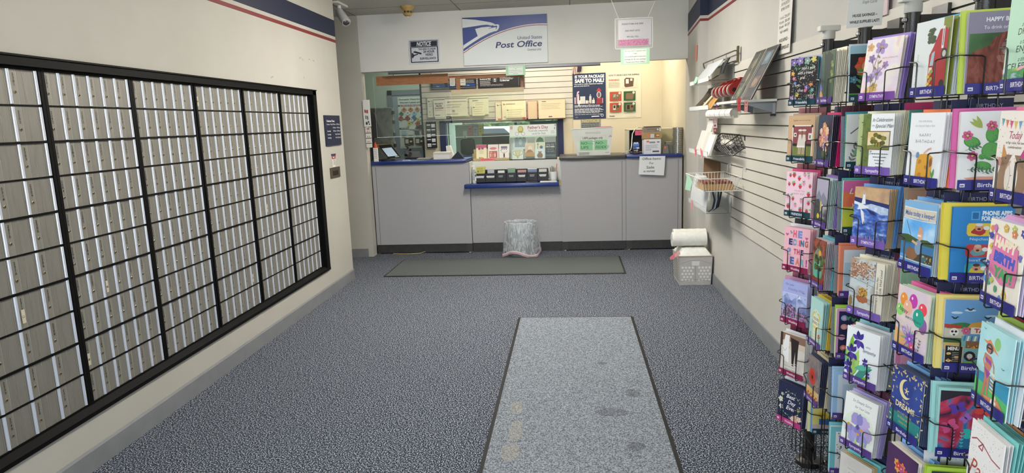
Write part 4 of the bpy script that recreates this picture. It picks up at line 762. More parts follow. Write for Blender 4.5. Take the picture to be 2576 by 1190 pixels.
def env(x0, x1, z0, z1, y, lbl, c='#dcdacb', kind=0, th=.012, name='mailing_envelope', cat='envelope'):
    def f(d):
        W, H = d.W, d.H
        if kind == 0: d.eagle(.015*W/.15, H-.07, .035, '#2c3050', c); d.rect(.05, H-.058, W-.015, H-.05, '#8e8e94'); d.para(.02, H-.10, W*.75, 2, .03, .006, '#8d8c88', 3); d.rect(W*.3, .06, W*.42, .09, '#9a9992'); d.rect(.0, H-.012, W, H-.006, '#5c5f70'); d.para(.02, .03, W*.6, 1, .02, .006, '#7d7c78', 4)
        elif kind == 1:
            for i, tx in enumerate(('PRIORITY', 'MAIL', 'EXPRESS')): d.text(tx, W/2, H-.075-.03*i, .026, ['#3a4468', '#3a4468', '#b0643c'][i], bold=.03, w=W*(.75 if i != 1 else .55))
            d.rect(0, H-.012, W, H-.006, '#4c5068'); d.para(.02, .09, W-.02, 1, .02, .005, '#9a9992', 3); d.para(.02, .02, W*.6, 1, .02, .008, '#6d6c68', 5)
        elif kind == 2: d.rect(0, H-.03, W, H-.022, '#565a66'); d.rect(.05, H-.06, .13, H-.052, '#5a5e6c'); d.para(.09, H-.09, W-.06, 4, .027, .005, '#9c9b94', 6); d.line([(W*.6, 0), (W*.6, H*.5)], .002, '#b6b5ac')
        elif kind == 3: d.para(.02, H-.03, W-.02, 5, .03, .005, '#a9a79c', 8); d.eagle(.01, H-.04, .03, '#3c4058', c)
        elif kind == 4: d.rect(0, 0, .004, H, '#c4664a'); d.rect(W-.004, 0, W, H, '#c4664a'); d.rect(0, H-.004, W, H, '#c4664a')
        elif kind == 5: d.rect(.05, H-.03, .05+.06, H-.022, '#3c4058'); d.para(.04, H-.06, W-.06, 4, .022, .004, '#c79a8c', 8); d.rect(.14, .02, .19, .032, '#4a4a4c'); d.ring(0, 0, W, H, .003, '#c9967c')
        elif kind == 6: d.eagle(.02, H-.06, .035, '#2c3050', c); d.rect(.06, H-.05, .19, H-.042, '#7a7e8c'); d.ring(0, 0, W, H, .003, '#c4664a'); d.para(.02, .04, W-.05, 1, .02, .006, '#7d7c78', 4); d.rect(W-.055, .008, W-.01, .03, '#cf5238')
    return solo(flat(x0, x1, z0, z1, c, f, y=y, th=th), name, lbl, cat)
LV = 'Priority'
env(-1.996, -1.915, 1.665, 1.945, YW-.005, 'white envelope at the far left of the rear wall rack', kind=0)
env(-1.905, -1.745, 1.668, 1.915, YW-.02, 'cream envelope lettered with priority mail express', kind=1)
env(-1.742, -1.425, 1.668, 1.925, YW-.005, 'wide cream envelope with an emblem beside the lettered envelope', kind=0)
env(-1.40, -1.125, 1.678, 1.930, YW-.005, 'pale form sheet pinned in the middle of the rear wall', kind=2, c='#d9dac6')
env(-1.355, -1.180, 1.665, 1.810, YW-.03, 'small cream form overlapping the pinned form sheet', kind=3, c='#e6e2c6')
env(-1.030, -.945, 1.585, 1.845, YW-.005, 'narrow white envelope edge with red border left of the flat rate envelope', kind=6, c='#e3dcc2')
env(-.940, -.595, 1.590, 1.855, YW-.02, 'cream flat rate envelope with red border on the rear wall', kind=6, c='#e9e2c4')
env(-.880, -.625, 1.620, 1.755, YW-.04, 'small cream envelope in front of the flat rate envelope', kind=3, c='#efe7c2', th=.006)
env(-.575, -.440, 1.592, 1.845, YW-.01, 'narrow tan mailer with orange edges beside the flat rate box', kind=4, c='#dcc7a4', th=.03)
env(-.425, -.052, 1.590, 1.850, YW-.01, 'wide cream flat rate box with printed lid on the rear wall', kind=5, c='#e4d6b4', th=.05, cat='box', name='mailing_box')
b = MB(); b.box(-1.88, -1.70, YB-.09, YB-.086, 1.640, 1.668, '#e1dfd2'); b.box(-1.72, -1.66, YB-.092, YB-.086, 1.636, 1.672, '#2c2d33'); D(b, (-1.72, YB-.092, 1.636), (1, 0, 0), (0, 0, 1)).text('NEXT', .03, .01, .02, '#cfd0d4', w=.04)
b.box(-2.0, -1.40, YB-.09, YB, 1.655, 1.660, clear('#eef0e6', .15)); solo(b, 'clear_shelf_tray', 'clear tray edge with a white and black strip under the envelopes', 'tray')
b = MB(); b.box(-1.04, -.05, YB-.10, YB, 1.576, 1.586, '#3a3b40'); solo(b, 'wall_ledge', 'dark ledge under the flat rate envelopes on the rear wall', 'ledge')
# posters on the yellow wall
def poster_safe(d):
    W, H = d.W, d.H
    d.text('IS YOUR PACKAGE', W/2+.005, H-.062, .055, '#eceef0', bold=.04, w=W-.05); d.text('SAFE TO MAIL?', W/2+.005, H-.122, .066, '#eceef0', bold=.05, w=W-.05)
    d.text('You could be mailing hazardous materials', .02, H-.150, .022, '#dfe2e6', 'l', bold=.03, w=W-.06); d.text('and not even know it.', .02, H-.175, .022, '#dfe2e6', 'l', bold=.03, w=.21)
    y0 = H-.41
    for x, w_, h, c in ((.02, .02, .09, '#c9b0b6'), (.05, .035, .11, '#b98aa0'), (.065, .02, .13, '#e2dfe2'), (.10, .07, .10, '#cfd0cc'), (.088, .02, .05, '#e9e6dc'), (.175, .03, .045, '#d9d6cc'), (.205, .02, .04, '#9aa0aa'), (.225, .03, .10, '#d9dcd6'), (.235, .012, .125, '#bfc3bd'), (.265, .035, .05, '#e6e4dd'), (.28, .012, .075, '#c9c6bd'), (.40, .015, .07, '#c58a8a')): d.rect(x, y0, x+w_, y0+h, c)
    d.poly([(.05, y0+.11), (.06, y0+.165), (.085, y0+.175), (.09, y0+.16), (.075, y0+.145), (.082, y0+.11)], '#d4b7c4'); d.rect(.075, y0-.03, .09, y0+.02, '#e6e4dd'); d.rect(.215, y0-.03, .235, y0+.015, '#b5565a')
    d.poly([(.315, y0-.01), (.40, y0-.01), (.385, y0+.06), (.33, y0+.06)], '#8f2c38'); d.ell(.358, y0+.115, .032, .045, '#c9c3c6'); d.ell(.358, y0+.115, .02, .035, '#6a5b64'); d.poly([(.32, y0+.16), (.395, y0+.16), (.38, y0+.185), (.365, y0+.205), (.35, y0+.205), (.335, y0+.185)], '#b5303a'); d.rect(.325, y0+.055, .39, y0+.07, '#b5303a')
    d.rect(.10, y0-.025, .16, y0-.02, '#dfe2e6'); d.rect(.19, y0-.025, .30, y0-.02, '#9aa4c0')
    for z, n in ((H-.435, 3), (H-.48, 3), (H-.515, 3), (H-.56, 1)): d.para(.02, z, W-.03, n, .011, .006, '#cdd2dc', int(z*1000))
    d.rect(.265, .028, .36, .04, '#e9ecf0'); d.eagle(.25, .022, .03, '#e9ecf0', ''); d.ell(.40, .045, .02, None, '#d3d8e0'); d.ell(.40, .045, .013, None, '#1e2c50'); d.para(.03, .03, .07, 2, .008, .003, '#9aa4c0', 3)
    d.line([(W/2, 0), (W/2, H*.62)], .0015, '#3c4a72')
solo(flat(.056, .510, 1.565, 2.185, noisy(['#1c2848', '#213052'], 4, .4), poster_safe, th=.002), 'poster', 'navy poster asking whether your package is safe to mail', 'poster')
def poster_box(d):
    W, H = d.W, d.H; d.text('HOW TO REUSE A BOX FOR SHIPPING', W/2, H-.048, .030, '#3c3c3c', bold=.03, w=W-.05); d.text('WARNING!', .02, H-.115, .040, '#b8583c', 'l', bold=.03, w=.15); d.rect(.02, H-.205, .19, H-.125, '#cfccb9'); d.para(.022, H-.135, .185, 6, .012, .005, '#8e8c7e', 2)
    d.rect(.205, H-.215, .42, H-.065, '#d3cdbb'); d.poly([(.235, H-.185), (.25, H-.205), (.355, H-.195), (.365, H-.085), (.26, H-.075), (.235, H-.095)], '#5c4433'); d.rect(.255, H-.155, .295, H-.095, '#d9d6cc'); d.rect(.315, H-.12, .345, H-.09, '#d9d6cc')
    for i, (x, y, c, ck, k) in enumerate(((.035, .235, '#b5482c', '#e8e4dc', 0), (.225, .235, '#23542c', '#e8e4dc', 1), (.035, .085, '#b5482c', '#e8e4dc', 2), (.225, .085, '#23542c', '#e8e4dc', 3))):
        d.rect(x, y, x+.16, y+.125, c); d.poly([(x+.03, y+.02), (x+.125, y+.015), (x+.14, y+.085), (x+.13, y+.1), (x+.04, y+.1), (x+.03, y+.085)], '#7d6349'); d.ell(x+.135, y+.105, .016, None, ck); d.line([(x+.128, y+.105), (x+.134, y+.098), (x+.142, y+.112)], .003, c)
        if k == 0: d.rect(x+.05, y+.05, x+.08, y+.09, '#9c9488'); d.line([(x+.05, y+.05), (x+.08, y+.09)], .004, '#d8d2c6'); d.rect(x+.095, y+.06, x+.115, y+.08, '#a9a196')
        if k == 2: d.rect(x+.045, y+.03, x+.08, y+.095, '#dedad0'); d.rect(x+.05, y+.05, x+.075, y+.09, '#26221e'); d.rect(x+.1, y+.06, x+.12, y+.09, '#26221e')
        if k == 3: d.rect(x+.045, y+.03, x+.08, y+.09, '#1c1a16'); d.rect(x+.1, y+.055, x+.125, y+.08, '#1c1a16')
        d.rect(x+.04, y-.014, x+.12, y-.009, '#8d8b80')
    d.para(.26, .012, .4, 1, .01, .003, '#8d8b80', 3); d.rect(.03, .022, .04, .04, '#2c3050'); d.rect(.045, .022, .1, .036, '#6c6f7c'); d.ring(0, 0, W, H, .002, '#c4c0ac')
solo(flat(.528, .990, 1.562, 2.180, '#dcd7c2', poster_box, th=.002), 'poster', 'cream poster on how to reuse a box for shipping', 'poster')
def notice_g(d):
    d.text('NOTICE', d.W/2, d.H-.092, .052, '#d0bf4a', bold=.02, w=.24); d.para(.012, d.H-.115, d.W-.01, 6, .024, .009, '#33383a', 4)
solo(flat(.160, .437, 1.40, 1.615, noisy(['#84888a', '#8e9294'], 5, .5), notice_g, y=YW+.0005, th=.0015), 'poster', 'grey notice with yellow heading half hidden behind the navy poster', 'poster')
t = thing('small_flag', 'small american flag stuck above the navy poster', 'flag', (.12, YB-.02, 2.18))
b = MB(); d = D(b, (.063, YB-.02, 2.175), (1, 0, .12), (0, 0, 1), h=0)
for k in range(6): d.polys([[(.004+k*.011, 0), (.004+k*.011+.0115, .0), (.016+k*.011+.0115, .10), (.016+k*.011, .10)]], ['#8e2f38', '#d6cfc4'][k % 2])
d.poly([(.060, .02), (.115, .02), (.125, .10), (.070, .10)], '#20223c'); d.h += .001; b.build('flag_cloth', t)
b = MB(); b.tube([(.063, YB-.018, 2.13), (.085, YB-.018, 2.29)], .0025, '#3a3028', 6); b.build('stick', t)
# left of the window: forms rack; below and beyond the window
t = thing('brochure_rack', 'tall black wall rack of small white booklets beside the rear window', 'rack', (-1.955, YB-.03, 1.25))
b = MB(); b.box(-2.025, -1.890, YB-.01, YB-.002, 1.235, 1.605, '#1a1b1e')
for x in (-2.025, -1.96, -1.894): b.box(x, x+.006, YB-.06, YB-.01, 1.235, 1.605, '#1a1b1e')
b.box(-2.025, -1.888, YB-.06, YB-.01, 1.235, 1.245, '#1a1b1e'); b.build('tray_body', t)
for c in range(2):
    for r in range(5):
        b = MB(); z = 1.25+r*.068; x = -2.017+c*.066; b.box(x, x+.055, YB-.055, YB-.045, z, z+.05, ['#c8ccd0', '#2c3446', '#d5d7d8', '#5b626c', '#3c4048'][(r+c) % 5]); b.box(x, x+.055, YB-.056, YB-.055, z+.03, z+.045, '#e2e4e6')
        solo(b, 'booklet', 'small booklet in the %s column, %s pocket of the black wall rack' % (['outer', 'inner'][c], ['lowest', 'second lowest', 'middle', 'second highest', 'highest'][r]), 'booklet')
b = MB(); b.box(-1.79, -1.34, 10.30, 10.32, 0, 1.53, noisy(['#7e8d86', '#8a9992'], 5, .6)); b.box(-1.795, -1.335, 10.295, 10.325, 1.53, 1.545, '#b5c2ba'); solo(b, 'divider_panel', 'pale green divider panel standing behind the rear window', 'panel')
for i, (x, z, h, c, lb) in enumerate(((-1.67, 1.18, .27, '#b9bfb8', 'long pale paper strip'), (-1.585, 1.38, .15, '#c8707c', 'pinkish paper strip'), (-1.50, 1.37, .14, '#9a97ac', 'lilac paper strip'), (-1.42, 1.37, .16, '#c9b43c', 'yellow paper strip'))):
    b = MB(); b.box(x, x+.062, 10.285, 10.293, z, z+h, c); d = D(b, (x, 10.285, z), (1, 0, 0), (0, 0, 1)); d.rect(.01, h*.6, .045, h*.7, '#4a4c50'); d.rect(.015, h*.35, .04, h*.45, '#55575c'); solo(b, 'paper_strip', lb+' hanging on the green divider panel', 'paper')
t = thing('office_chair', 'black office chair seen through the rear window', 'chair', (-1.5, 9.9, 0))
CH = noisy(['#16181a', '#1d2022'], 8, .6)
b = MB(); b.rbox(-1.63, -1.41, 9.75, 9.82, 1.10, 1.34, .05, CH); b.build('backrest', t, smooth=True)
b = MB(); b.rbox(-1.72, -1.28, 9.80, 10.2, .45, .55, .04, CH); b.build('seat', t, smooth=True)
b = MB(); b.tube([(-1.5, 10.0, .05), (-1.5, 10.0, .46)], .03, '#222426', 10); b.box(-1.55, -1.50, 9.80, 9.83, .5, 1.15, '#222426')
for k in range(5): a = 2*math.pi*k/5; b.tube([(-1.5, 10, .07), (-1.5+.25*math.cos(a), 10+.28*math.sin(a), .04)], .018, '#222426', 6)
b.build('base', t)
b = MB(); b.rbox(-1.28, -.72, 9.60, 9.64, 1.06, 1.405, .008, '#24272a'); b.box(-.86, -.80, 9.62, 9.68, .78, 1.08, '#24272a'); b.box(-.98, -.68, 9.55, 9.75, .77, .79, '#24272a'); solo(b, 'monitor', 'black monitor seen from behind through the rear window', 'monitor')
b = MB(); b.box(-.56, -.17, 9.52, 9.56, 1.04, 1.56, noisy(['#59615e', '#636b68'], 4, .4)); b.box(-.565, -.165, 9.515, 9.52, 1.53, 1.56, '#2c3032'); solo(b, 'equipment_cabinet', 'dark grey-green cabinet behind the right end of the rear window', 'cabinet')
b = MB(); b.box(-1.0, .9, 9.50, 9.74, .72, .76, '#8b8f92'); 
for x in (-.98, .8):
    for y in (9.52, 9.67): b.box(x, x+.05, y, y+.05, 0, .72, '#4a4d50')
solo(b, 'desk', 'grey desk standing behind the rear wall', 'desk')
b = MB(); b.box(-1.62, -1.28, 8.95, 9.25, 1.04, 1.12, '#1e2b55'); b.box(-1.56, -1.50, 8.945, 8.95, 1.06, 1.10, '#d8d9d4'); b.box(-1.64, -1.25, 8.9, 9.28, .98, 1.04, '#d6d2be'); b.box(-1.64, -1.25, 8.9, 9.28, 0, .98, '#b9b4a0'); solo(b, 'side_cabinet', 'navy and cream side cabinet under the rear window', 'cabinet')
# hazard poster on the passage door
def haz(d):
    W, H = d.W, d.H; rn = random.Random(3)
    d.text('Domestic Hazardous Materials', .02, H-.055, .036, '#3c3c3a', 'l', bold=.03, w=.56); d.text('Warning Labels and Markings', .03, H-.105, .036, '#3c3c3a', 'l', bold=.03, w=.52)
    for y, c in ((H-.155, '#7a2c30'), (.465, '#a8a04c'), (.315, '#2c5a44')): d.rect(0, y, W, y+.025, c); d.para(.03, y+.008, W*.9, 1, .01, .009, '#dedbcf' if c != '#a8a04c' else '#3c3c2c', 4)
    def dia(x, y, s_, c, k='#3c3c3a'): d.poly([(x-s_, y), (x, y-s_), (x+s_, y), (x, y+s_)], c); d.ell(x, y+s_*.15, s_*.25, None, k, n=6)
    for i in range(5): dia(.10+i*.11, H-.21, .047, '#c07c4a')
    for i, c in enumerate(('#3f7a5a', '#d8d8d0', '#9ac0d0', '#c9d3cc', '#d8c76a')): dia(.05+i*.11, H-.27, .042, c)
    for i, c in enumerate(('#b5605a', '#a8443a', '#4a78a8', '#c6cccf', '#dcdad0')): dia(.02+i*.11+.02, H-.34, .045, c)
    for i, c in enumerate(('#dcdad0', '#c9b94c', '#d8c76a', '#dcdad0')): dia(.22+i*.11, H-.38, .035, c)
    for x, c in ((.17, '#dcdad0'), (.29, '#3a3e3e'), (.42, '#6a4a2c')): d.rect(x, H-.53, x+.10, H-.46, c)
    dia(.18, .40, .048, '#c9b94c'); dia(.32, .40, .05, '#a8563a'); dia(.46, .40, .048, '#dcdad0')
    for i, c in enumerate(('#a9c4d0', '#dcdad0', '#4a4e4c', '#b5743c', '#dcdad0')): d.rect(.04+i*.11, .22, .12+i*.11, .29, c)
    for x in (.08, .26, .44): d.rect(x, .06, x+.15, .17, '#57503c'); d.rect(x+.015, .08, x+.07, .15, '#cfccbe'); d.rect(x+.09, .10, x+.13, .125, '#e2dfd2')
    d.rect(.0, .01, W, .03, '#b9bdb4'); d.rect(.37, .005, .42, .045, '#5c605a')
b = flat(-2.81, -2.17, 1.19, 2.03, noisy(['#cdd2c8', '#d3d8ce'], 4, .5), haz, y=10.774, th=.002); solo(b, 'poster', 'chart of domestic hazardous materials warning labels on the passage door', 'poster')
# view through the glazed outer wall
b = MB(); HG = noisy(['#2f3c28', '#4a5a38', '#6c7f50', '#96a572'], 9, .9, detail=6, pos=[.35, .45, .55, .68])
rn = random.Random(11)
bmx = bmesh.new(); bmesh.ops.create_grid(bmx, x_segments=90, y_segments=26, size=1)
for v in bmx.verts: v.co = Vector((-1+v.co.x*13, 30+rn.uniform(-.35, .35)-(v.co.y)*.6, 1.9+v.co.y*1.9+rn.uniform(-.12, .12)))
b.bm(bmx, HG); b.box(-14, 12, 30.5, 31.5, 0, 3.6, HG); solo(b, 'hedge', 'tall dark green hedge beyond the outer windows', 'hedge')
b = MB(); b.box(-20, 20, 12.6, 60, -.15, -.05, '#7a7b7c'); struct(b, 'ground')
for k, (x, c, lb) in enumerate(((-3.0, '#d5d9de', 'white parked car beyond the outer windows, further left'), (2.4, '#c2c8d2', 'pale parked car beyond the outer windows, further right'))):
    t = thing('car', lb, 'car', (x, 25, 0)); b = MB()
    b.prism([(x-2.0, .35), (x+2.0, .35), (x+2.05, .85), (x+1.2, 1.0), (x+.7, 1.42), (x-.8, 1.45), (x-1.5, 1.0), (x-2.05, .9)], 1, 24.2, 25.8, c); b.build('body', t)
    for wx in (x-1.25, x+1.25):
        b = MB(); b.lathe([(.32, 24.15), (.32, 24.35)], '#1c1c1e', 20, (wx, 0, .32-.05), axis=1); b.lathe([(.18, 24.14), (.18, 24.16)], '#9a9da0', 16, (wx, 0, .32-.05), axis=1); b.build('wheel', t)
    b = MB(); b.prism([(x-1.2, 1.0), (x+1.0, 1.0), (x+.6, 1.36), (x-.75, 1.38)], 1, 24.17, 24.2, '#2a3038'); b.build('window', t)
# ================================================================== goods on the right wall
CLR = clear('#fafcfb', .14, .1)
def wtray(zb, label, y0=5.385, y1=6.20, lip=.05):
    """bent clear acrylic tray: back against the wall, floor, upturned front lip"""
    b = MB(); x0, x1 = 1.10, 1.293
    b.box(x1-.003, x1, y0, y1, zb, zb+.13, CLR); b.hexa([(x0, y0, zb), (x1, y0, zb+.0), (x1, y1, zb+.0), (x0, y1, zb)], [(x0, y0, zb+.004), (x1, y0, zb+.004), (x1, y1, zb+.004), (x0, y1, zb+.004)], CLR)
    b.box(x0-.003, x0, y0, y1, zb, zb+lip, CLR)
    E_ = mat('#33353a', .3)
    b.tube([(x1-.002, y0, zb+.13), (x1-.002, y0, zb+.002), (x0-.001, y0, zb+.002), (x0-.001, y0, zb+lip)], .002, E_, 5); b.tube([(x0-.001, y0, zb), (x0-.001, y1, zb)], .0015, mat('#5c5f66', .3), 5)
    b.tube([(x0-.001, y0, zb+lip), (x0-.001, y1, zb+lip)], .0012, mat('#8a8d92', .3), 5)
    return solo(b, 'acrylic_tray', label, 'tray')
wtray(1.822, 'topmost clear acrylic tray on the right wall, holding padded mailers', lip=.035)
wtray(1.600, 'second clear acrylic tray from the top, holding brown envelopes', lip=.035)
wtray(1.225, 'third clear acrylic tray from the top, holding white pads', lip=.04)
wtray(.765, 'lowest clear acrylic tray on the right wall, holding mailers', lip=.04)
t = thing('display_bar', 'metal bar with wall bracket above the topmost acrylic tray', 'bar', (1.28, 5.3, 1.95))
b = MB(); CH = mat('#55504a', .35, .8); b.box(1.28, 1.294, 5.245, 5.275, 1.945, 2.065, mat('#6c6149', .4, .7)); b.build('bracket', t)
b = MB(); b.tube([(1.27, 5.245, 2.03), (1.262, 5.28, 2.032), (1.262, 6.44, 2.034), (1.275, 6.45, 1.99)], .005, CH, 6); b.tube([(1.27, 5.25, 1.955), (1.255, 5.30, 1.953), (1.255, 5.62, 1.953)], .005, CH, 6); b.tube([(1.262, 5.53, 2.032), (1.262, 5.53, 1.975)], .004, mat('#aaa7a0', .3, .7), 6); b.tube([(1.262, 6.02, 2.032), (1.262, 6.02, 1.96)], .004, mat('#aaa7a0', .3, .7), 6); b.build('bar', t)
WP = noisy(['#d3d7db', '#dfe2e5'], 20, .35, bump=.3, bscale=30)
def bent(y0, y1, prof, c, nm, lbl, cat, th=.004, grp=None):
    b = MB(); n = len(prof); vs_ = []
    for x, z in prof: vs_ += [(x, y0, z), (x, y1, z), (x+th, y1, z+.002), (x+th, y0, z+.002)]
    fs = [(0, 1, 2, 3), (4*n-1, 4*n-2, 4*n-3, 4*n-4)]
    for i in range(n-1):
        a = 4*i; fs += [(a, a+4, a+5, a+1), (a+1, a+5, a+6, a+2), (a+2, a+6, a+7, a+3), (a+3, a+7, a+4, a)]
    b.add(vs_, fs, c); return solo(b, nm, lbl, cat, grp, smooth=True)
bent(5.58, 6.18, [(1.118, 1.832), (1.15, 1.872), (1.20, 1.935), (1.235, 1.97), (1.25, 2.0)], WP, 'bubble_mailer', 'white padded mailer lying frontmost over the topmost tray', 'mailer', .006)
BKM = mat('#15161a', .25)
for k in range(4):
    bent(5.39+.05*k, 5.455+.05*k, [(1.125+.01*k, 1.832+.002*k), (1.16+.01*k, 1.858), (1.205+.008*k, 1.872+.004*k), (1.222+.006*k, 1.93), (1.255, 1.99-.006*k)], BKM if k != 2 else mat('#2a3550', .3), 'poly_mailer', ['nearest shiny black mailer spilling from the topmost tray', 'second shiny black mailer in the topmost tray', 'dark blue mailer between the black ones in the topmost tray', 'innermost black mailer beside the white padded one'][k], 'mailer', .009)
for k, (y0, y1, c, lb, top) in enumerate(((5.98, 6.16, '#4a3c2c', 'dark brown envelope at the far end of the second tray', 1.79), (5.84, 6.0, '#2c241c', 'nearly black envelope in the second tray', 1.775), (5.74, 5.90, '#d9cba4', 'pale cream envelope in the second tray', 1.745), (5.64, 5.72, '#5a4630', 'brown envelope behind the manila ones in the second tray', 1.785), (5.50, 5.66, '#b98a44', 'wide manila envelope in the second tray', 1.80), (5.42, 5.50, '#c1934e', 'nearest manila envelope in the second tray', 1.77))):
    bent(y0, y1, [(1.108+.004*k, 1.607), (1.16, 1.66), (1.215, 1.72), (1.262, top)], c, 'envelope', lb, 'envelope', .006)
# red tape dispensers hanging on a peg
REDP = mat('#a82a26', .3); TC = noisy(['#8f706a', '#a3857e'], 20, .2)
for k in range(5):
    y = 4.80+.125*k; t = thing('tape_gun', 'red tape dispenser on the wall peg, %s of five' % ['nearest', 'second nearest', 'middle', 'fourth', 'farthest'][k], 'dispenser', (1.17, y, 1.68))
    b = MB(); cx, cz = 1.155, 1.725
    prof = [(cx-.042, cz+.01), (cx-.025, cz+.036), (cx+.012, cz+.052), (cx+.045, cz+.078), (cx+.057, cz+.075), (cx+.050, cz+.02), (cx+.032, cz-.024), (cx, cz-.036), (cx-.028, cz-.024)]
    b.prism(prof, 1, y-.006, y+.006, REDP); b.lathe([(.015, y-.008), (.015, y+.008)], '#1d1512', 20, (cx, 0, cz), axis=1); b.box(cx+.03, cx+.062, y-.03, y+.03, cz+.07, cz+.082, REDP); b.build('body', t)
    b = MB(); b.lathe([(.024, y+.007), (.043, y+.007), (.043, y+.045), (.024, y+.045)], TC, 26, (cx, 0, cz), axis=1, cap=False); b.lathe([(.0435, y+.038), (.0445, y+.043), (.042, y+.046)], mat('#e6dcd8', .2), 26, (cx, 0, cz), axis=1, cap=False); b.build('tape_roll', t, smooth=True)
b = MB(); b.tube([(1.29, 5.05, 1.79), (1.16, 5.05, 1.80)], .004, CH, 6); b.tube([(1.16, 5.36, 1.795), (1.16, 4.78, 1.80)], .004, CH, 6); solo(b, 'peg_hook', 'metal peg hook carrying the red tape dispensers', 'hook')
# wrapped prints leaning over the metal shelf
PR1 = noisy(['#1c1c1a', '#3c3d38', '#6c6a5c', '#55544c', '#3c3c38'], 14, .18, detail=3, dist=1)
PR2 = noisy(['#23242a', '#45464a', '#5c646a', '#6c5f56', '#3c3c3c'], 12, .18, detail=3, dist=1)
for nm, ya, yb, m_, lb in (('a', 4.465, 4.72, PR1, 'plastic-wrapped dark print with yellow-green pictures leaning over the metal shelf'), ('b', 4.21, 4.462, PR2, 'plastic-wrapped dark print with blue and brown pictures leaning over the metal shelf')):
    b = MB(); b.hexa([(1.115, ya, 1.642), (1.115, yb, 1.642), (1.123, yb, 1.640), (1.123, ya, 1.640)], [(1.277, ya, 1.965), (1.277, yb, 1.965), (1.285, yb, 1.963), (1.285, ya, 1.963)], '#3a3a38')
    V = Vector((.162, 0, .323)); d = D(b, (1.115, yb, 1.642), (0, -1, 0), V, step=.0003); H = .361; W = yb-ya
    d.rect(.008, .02, W-.008, H-.02, m_)
    if nm == 'a': d.rect(.05, .22, .2, .33, '#45473c'); d.ell(.12, .27, .05, .035, '#75755f'); d.ell(.14, .17, .035, .03, '#7a7458'); d.rect(.04, .03, .19, .11, '#50564a'); d.line([(.13, .02), (.15, .34)], .006, '#cfcdc0'); d.blob(.1, .07, .04, .03, '#6f7a5a', 3)
    else: d.poly([(.06, .24), (.2, .24), (.2, .33), (.06, .33)], '#5f7078'); d.ell(.13, .29, .04, .03, '#7d929c'); d.rect(.06, .08, .21, .16, '#6a5850'); d.blob(.12, .12, .06, .03, '#8f7a6a', 4); d.line([(.03, .0), (.025, .34)], .004, '#dedccf')
    d.line([(0, 0), (0, H)], .004, '#d9d8d0'); d.line([(W, 0), (W, H)], .005, '#e3e2da')
    solo(b, 'wrapped_print', lb, 'print')
t = thing('wall_shelf', 'small grey metal bracket shelf with a white edge on the right wall', 'shelf', (1.18, 4.5, 1.60))
b = MB(); b.box(1.05, 1.294, 4.29, 4.85, 1.626, 1.639, mat('#b5b8bc', .35, .6)); b.box(1.048, 1.294, 4.284, 4.29, 1.627, 1.641, '#e2e2dd'); b.box(1.046, 1.05, 4.284, 4.85, 1.625, 1.641, '#d9d9d4'); b.build('board', t)
b = MB(); MT = mat('#8f959d', .3, .7); b.prism([(1.09, 1.617), (1.29, 1.617), (1.29, 1.555)], 1, 4.31, 4.315, MT); b.box(1.275, 1.293, 4.305, 4.33, 1.545, 1.617, '#a3a8ae'); b.box(1.27, 1.292, 4.30, 4.335, 1.535, 1.55, '#2a2a2c'); b.build('bracket', t); b = MB(); b.prism([(1.09, 1.617), (1.29, 1.617), (1.29, 1.555)], 1, 4.80, 4.805, MT); b.build('bracket', t)
for k, (x, c, lb) in enumerate(((1.052, '#e0504e', 'bright pink-red price tag at the front corner of the metal shelf'), (1.095, '#e8a29a', 'pale pink price tag hanging beside the bright one on the metal shelf'))):
    b = MB(); b.box(x, x+.020, 4.278, 4.2795, 1.572-.008*k, 1.655-.018*k, c); d = D(b, (x, 4.278, 1.572), (1, 0, 0), (0, 0, 1)); d.ell(.01, .05, .004, None, '#7c2c2c'); d.ell(.01, .03, .003, None, '#7c2c2c'); solo(b, 'price_tag', lb, 'tag')
b = MB(); b.tube([(1.29, 4.36, 1.606), (1.10, 4.36, 1.606), (1.10, 5.225, 1.606), (1.29, 5.225, 1.59)], .004, CH, 6); solo(b, 'hanging_rod', 'thin metal rod under the shelf from which the clear bags hang', 'rod')
BAG = clear('#f6f5f0', .13, .12)
for k in range(5):
    y = 4.52+.16*k; b = MB(); cz = 1.562; vs_ = []; pr = [(1.10+.035*math.cos(R(a))*1.1, cz+.035*math.sin(R(a))) for a in range(0, 360, 30)]
    b.prism(pr, 1, y, y+.15, BAG); b.box(1.09, 1.115, y-.004, y, cz-.03, cz+.03, '#b9b5a8'); b.tube([(1.10, y+.07, 1.59), (1.10, y+.07, 1.604)], .002, '#8c8c88', 5)
    solo(b, 'clear_bag_roll', 'rolled clear plastic bag hanging under the metal shelf, %s of the row' % ['nearest', 'second', 'middle', 'fourth', 'farthest'][k], 'bag')
def streamer(x, y, z0, z1, cs, lb):
    b = MB(); n = 5; 
    for i in range(n):
        a = z1-(z1-z0)*i/n; c_ = z1-(z1-z0)*(i+1)/n; w_ = .022*(1-.12*i); s_ = .006*math.sin(i*1.7)
        b.hexa([(x-w_+s_, y, c_), (x+w_*.8-s_, y, c_), (x+w_*.8-s_, y+.003, c_), (x-w_+s_, y+.003, c_)], [(x-w_, y, a), (x+w_, y, a), (x+w_, y+.003, a), (x-w_, y+.003, a)], cs[i % len(cs)])
        D(b, (x, y, c_), (1, 0, 0), (0, 0, 1), h=.0006).blob(0, (a-c_)/2, .008, .010, cs[(i+1) % len(cs)], i)
    solo(b, 'ribbon_streamer', lb, 'ribbon')
streamer(1.12, 5.18, 1.555, 1.64, ['#d8d6da', '#26305c', '#a83036'], 'red, white and blue star-patterned ribbon at the tray end')
streamer(1.117, 5.21, 1.42, 1.600, ['#e6dcd8', '#b03c44', '#dcb4b4'], 'white streamer with red hearts hanging by the clear bags')
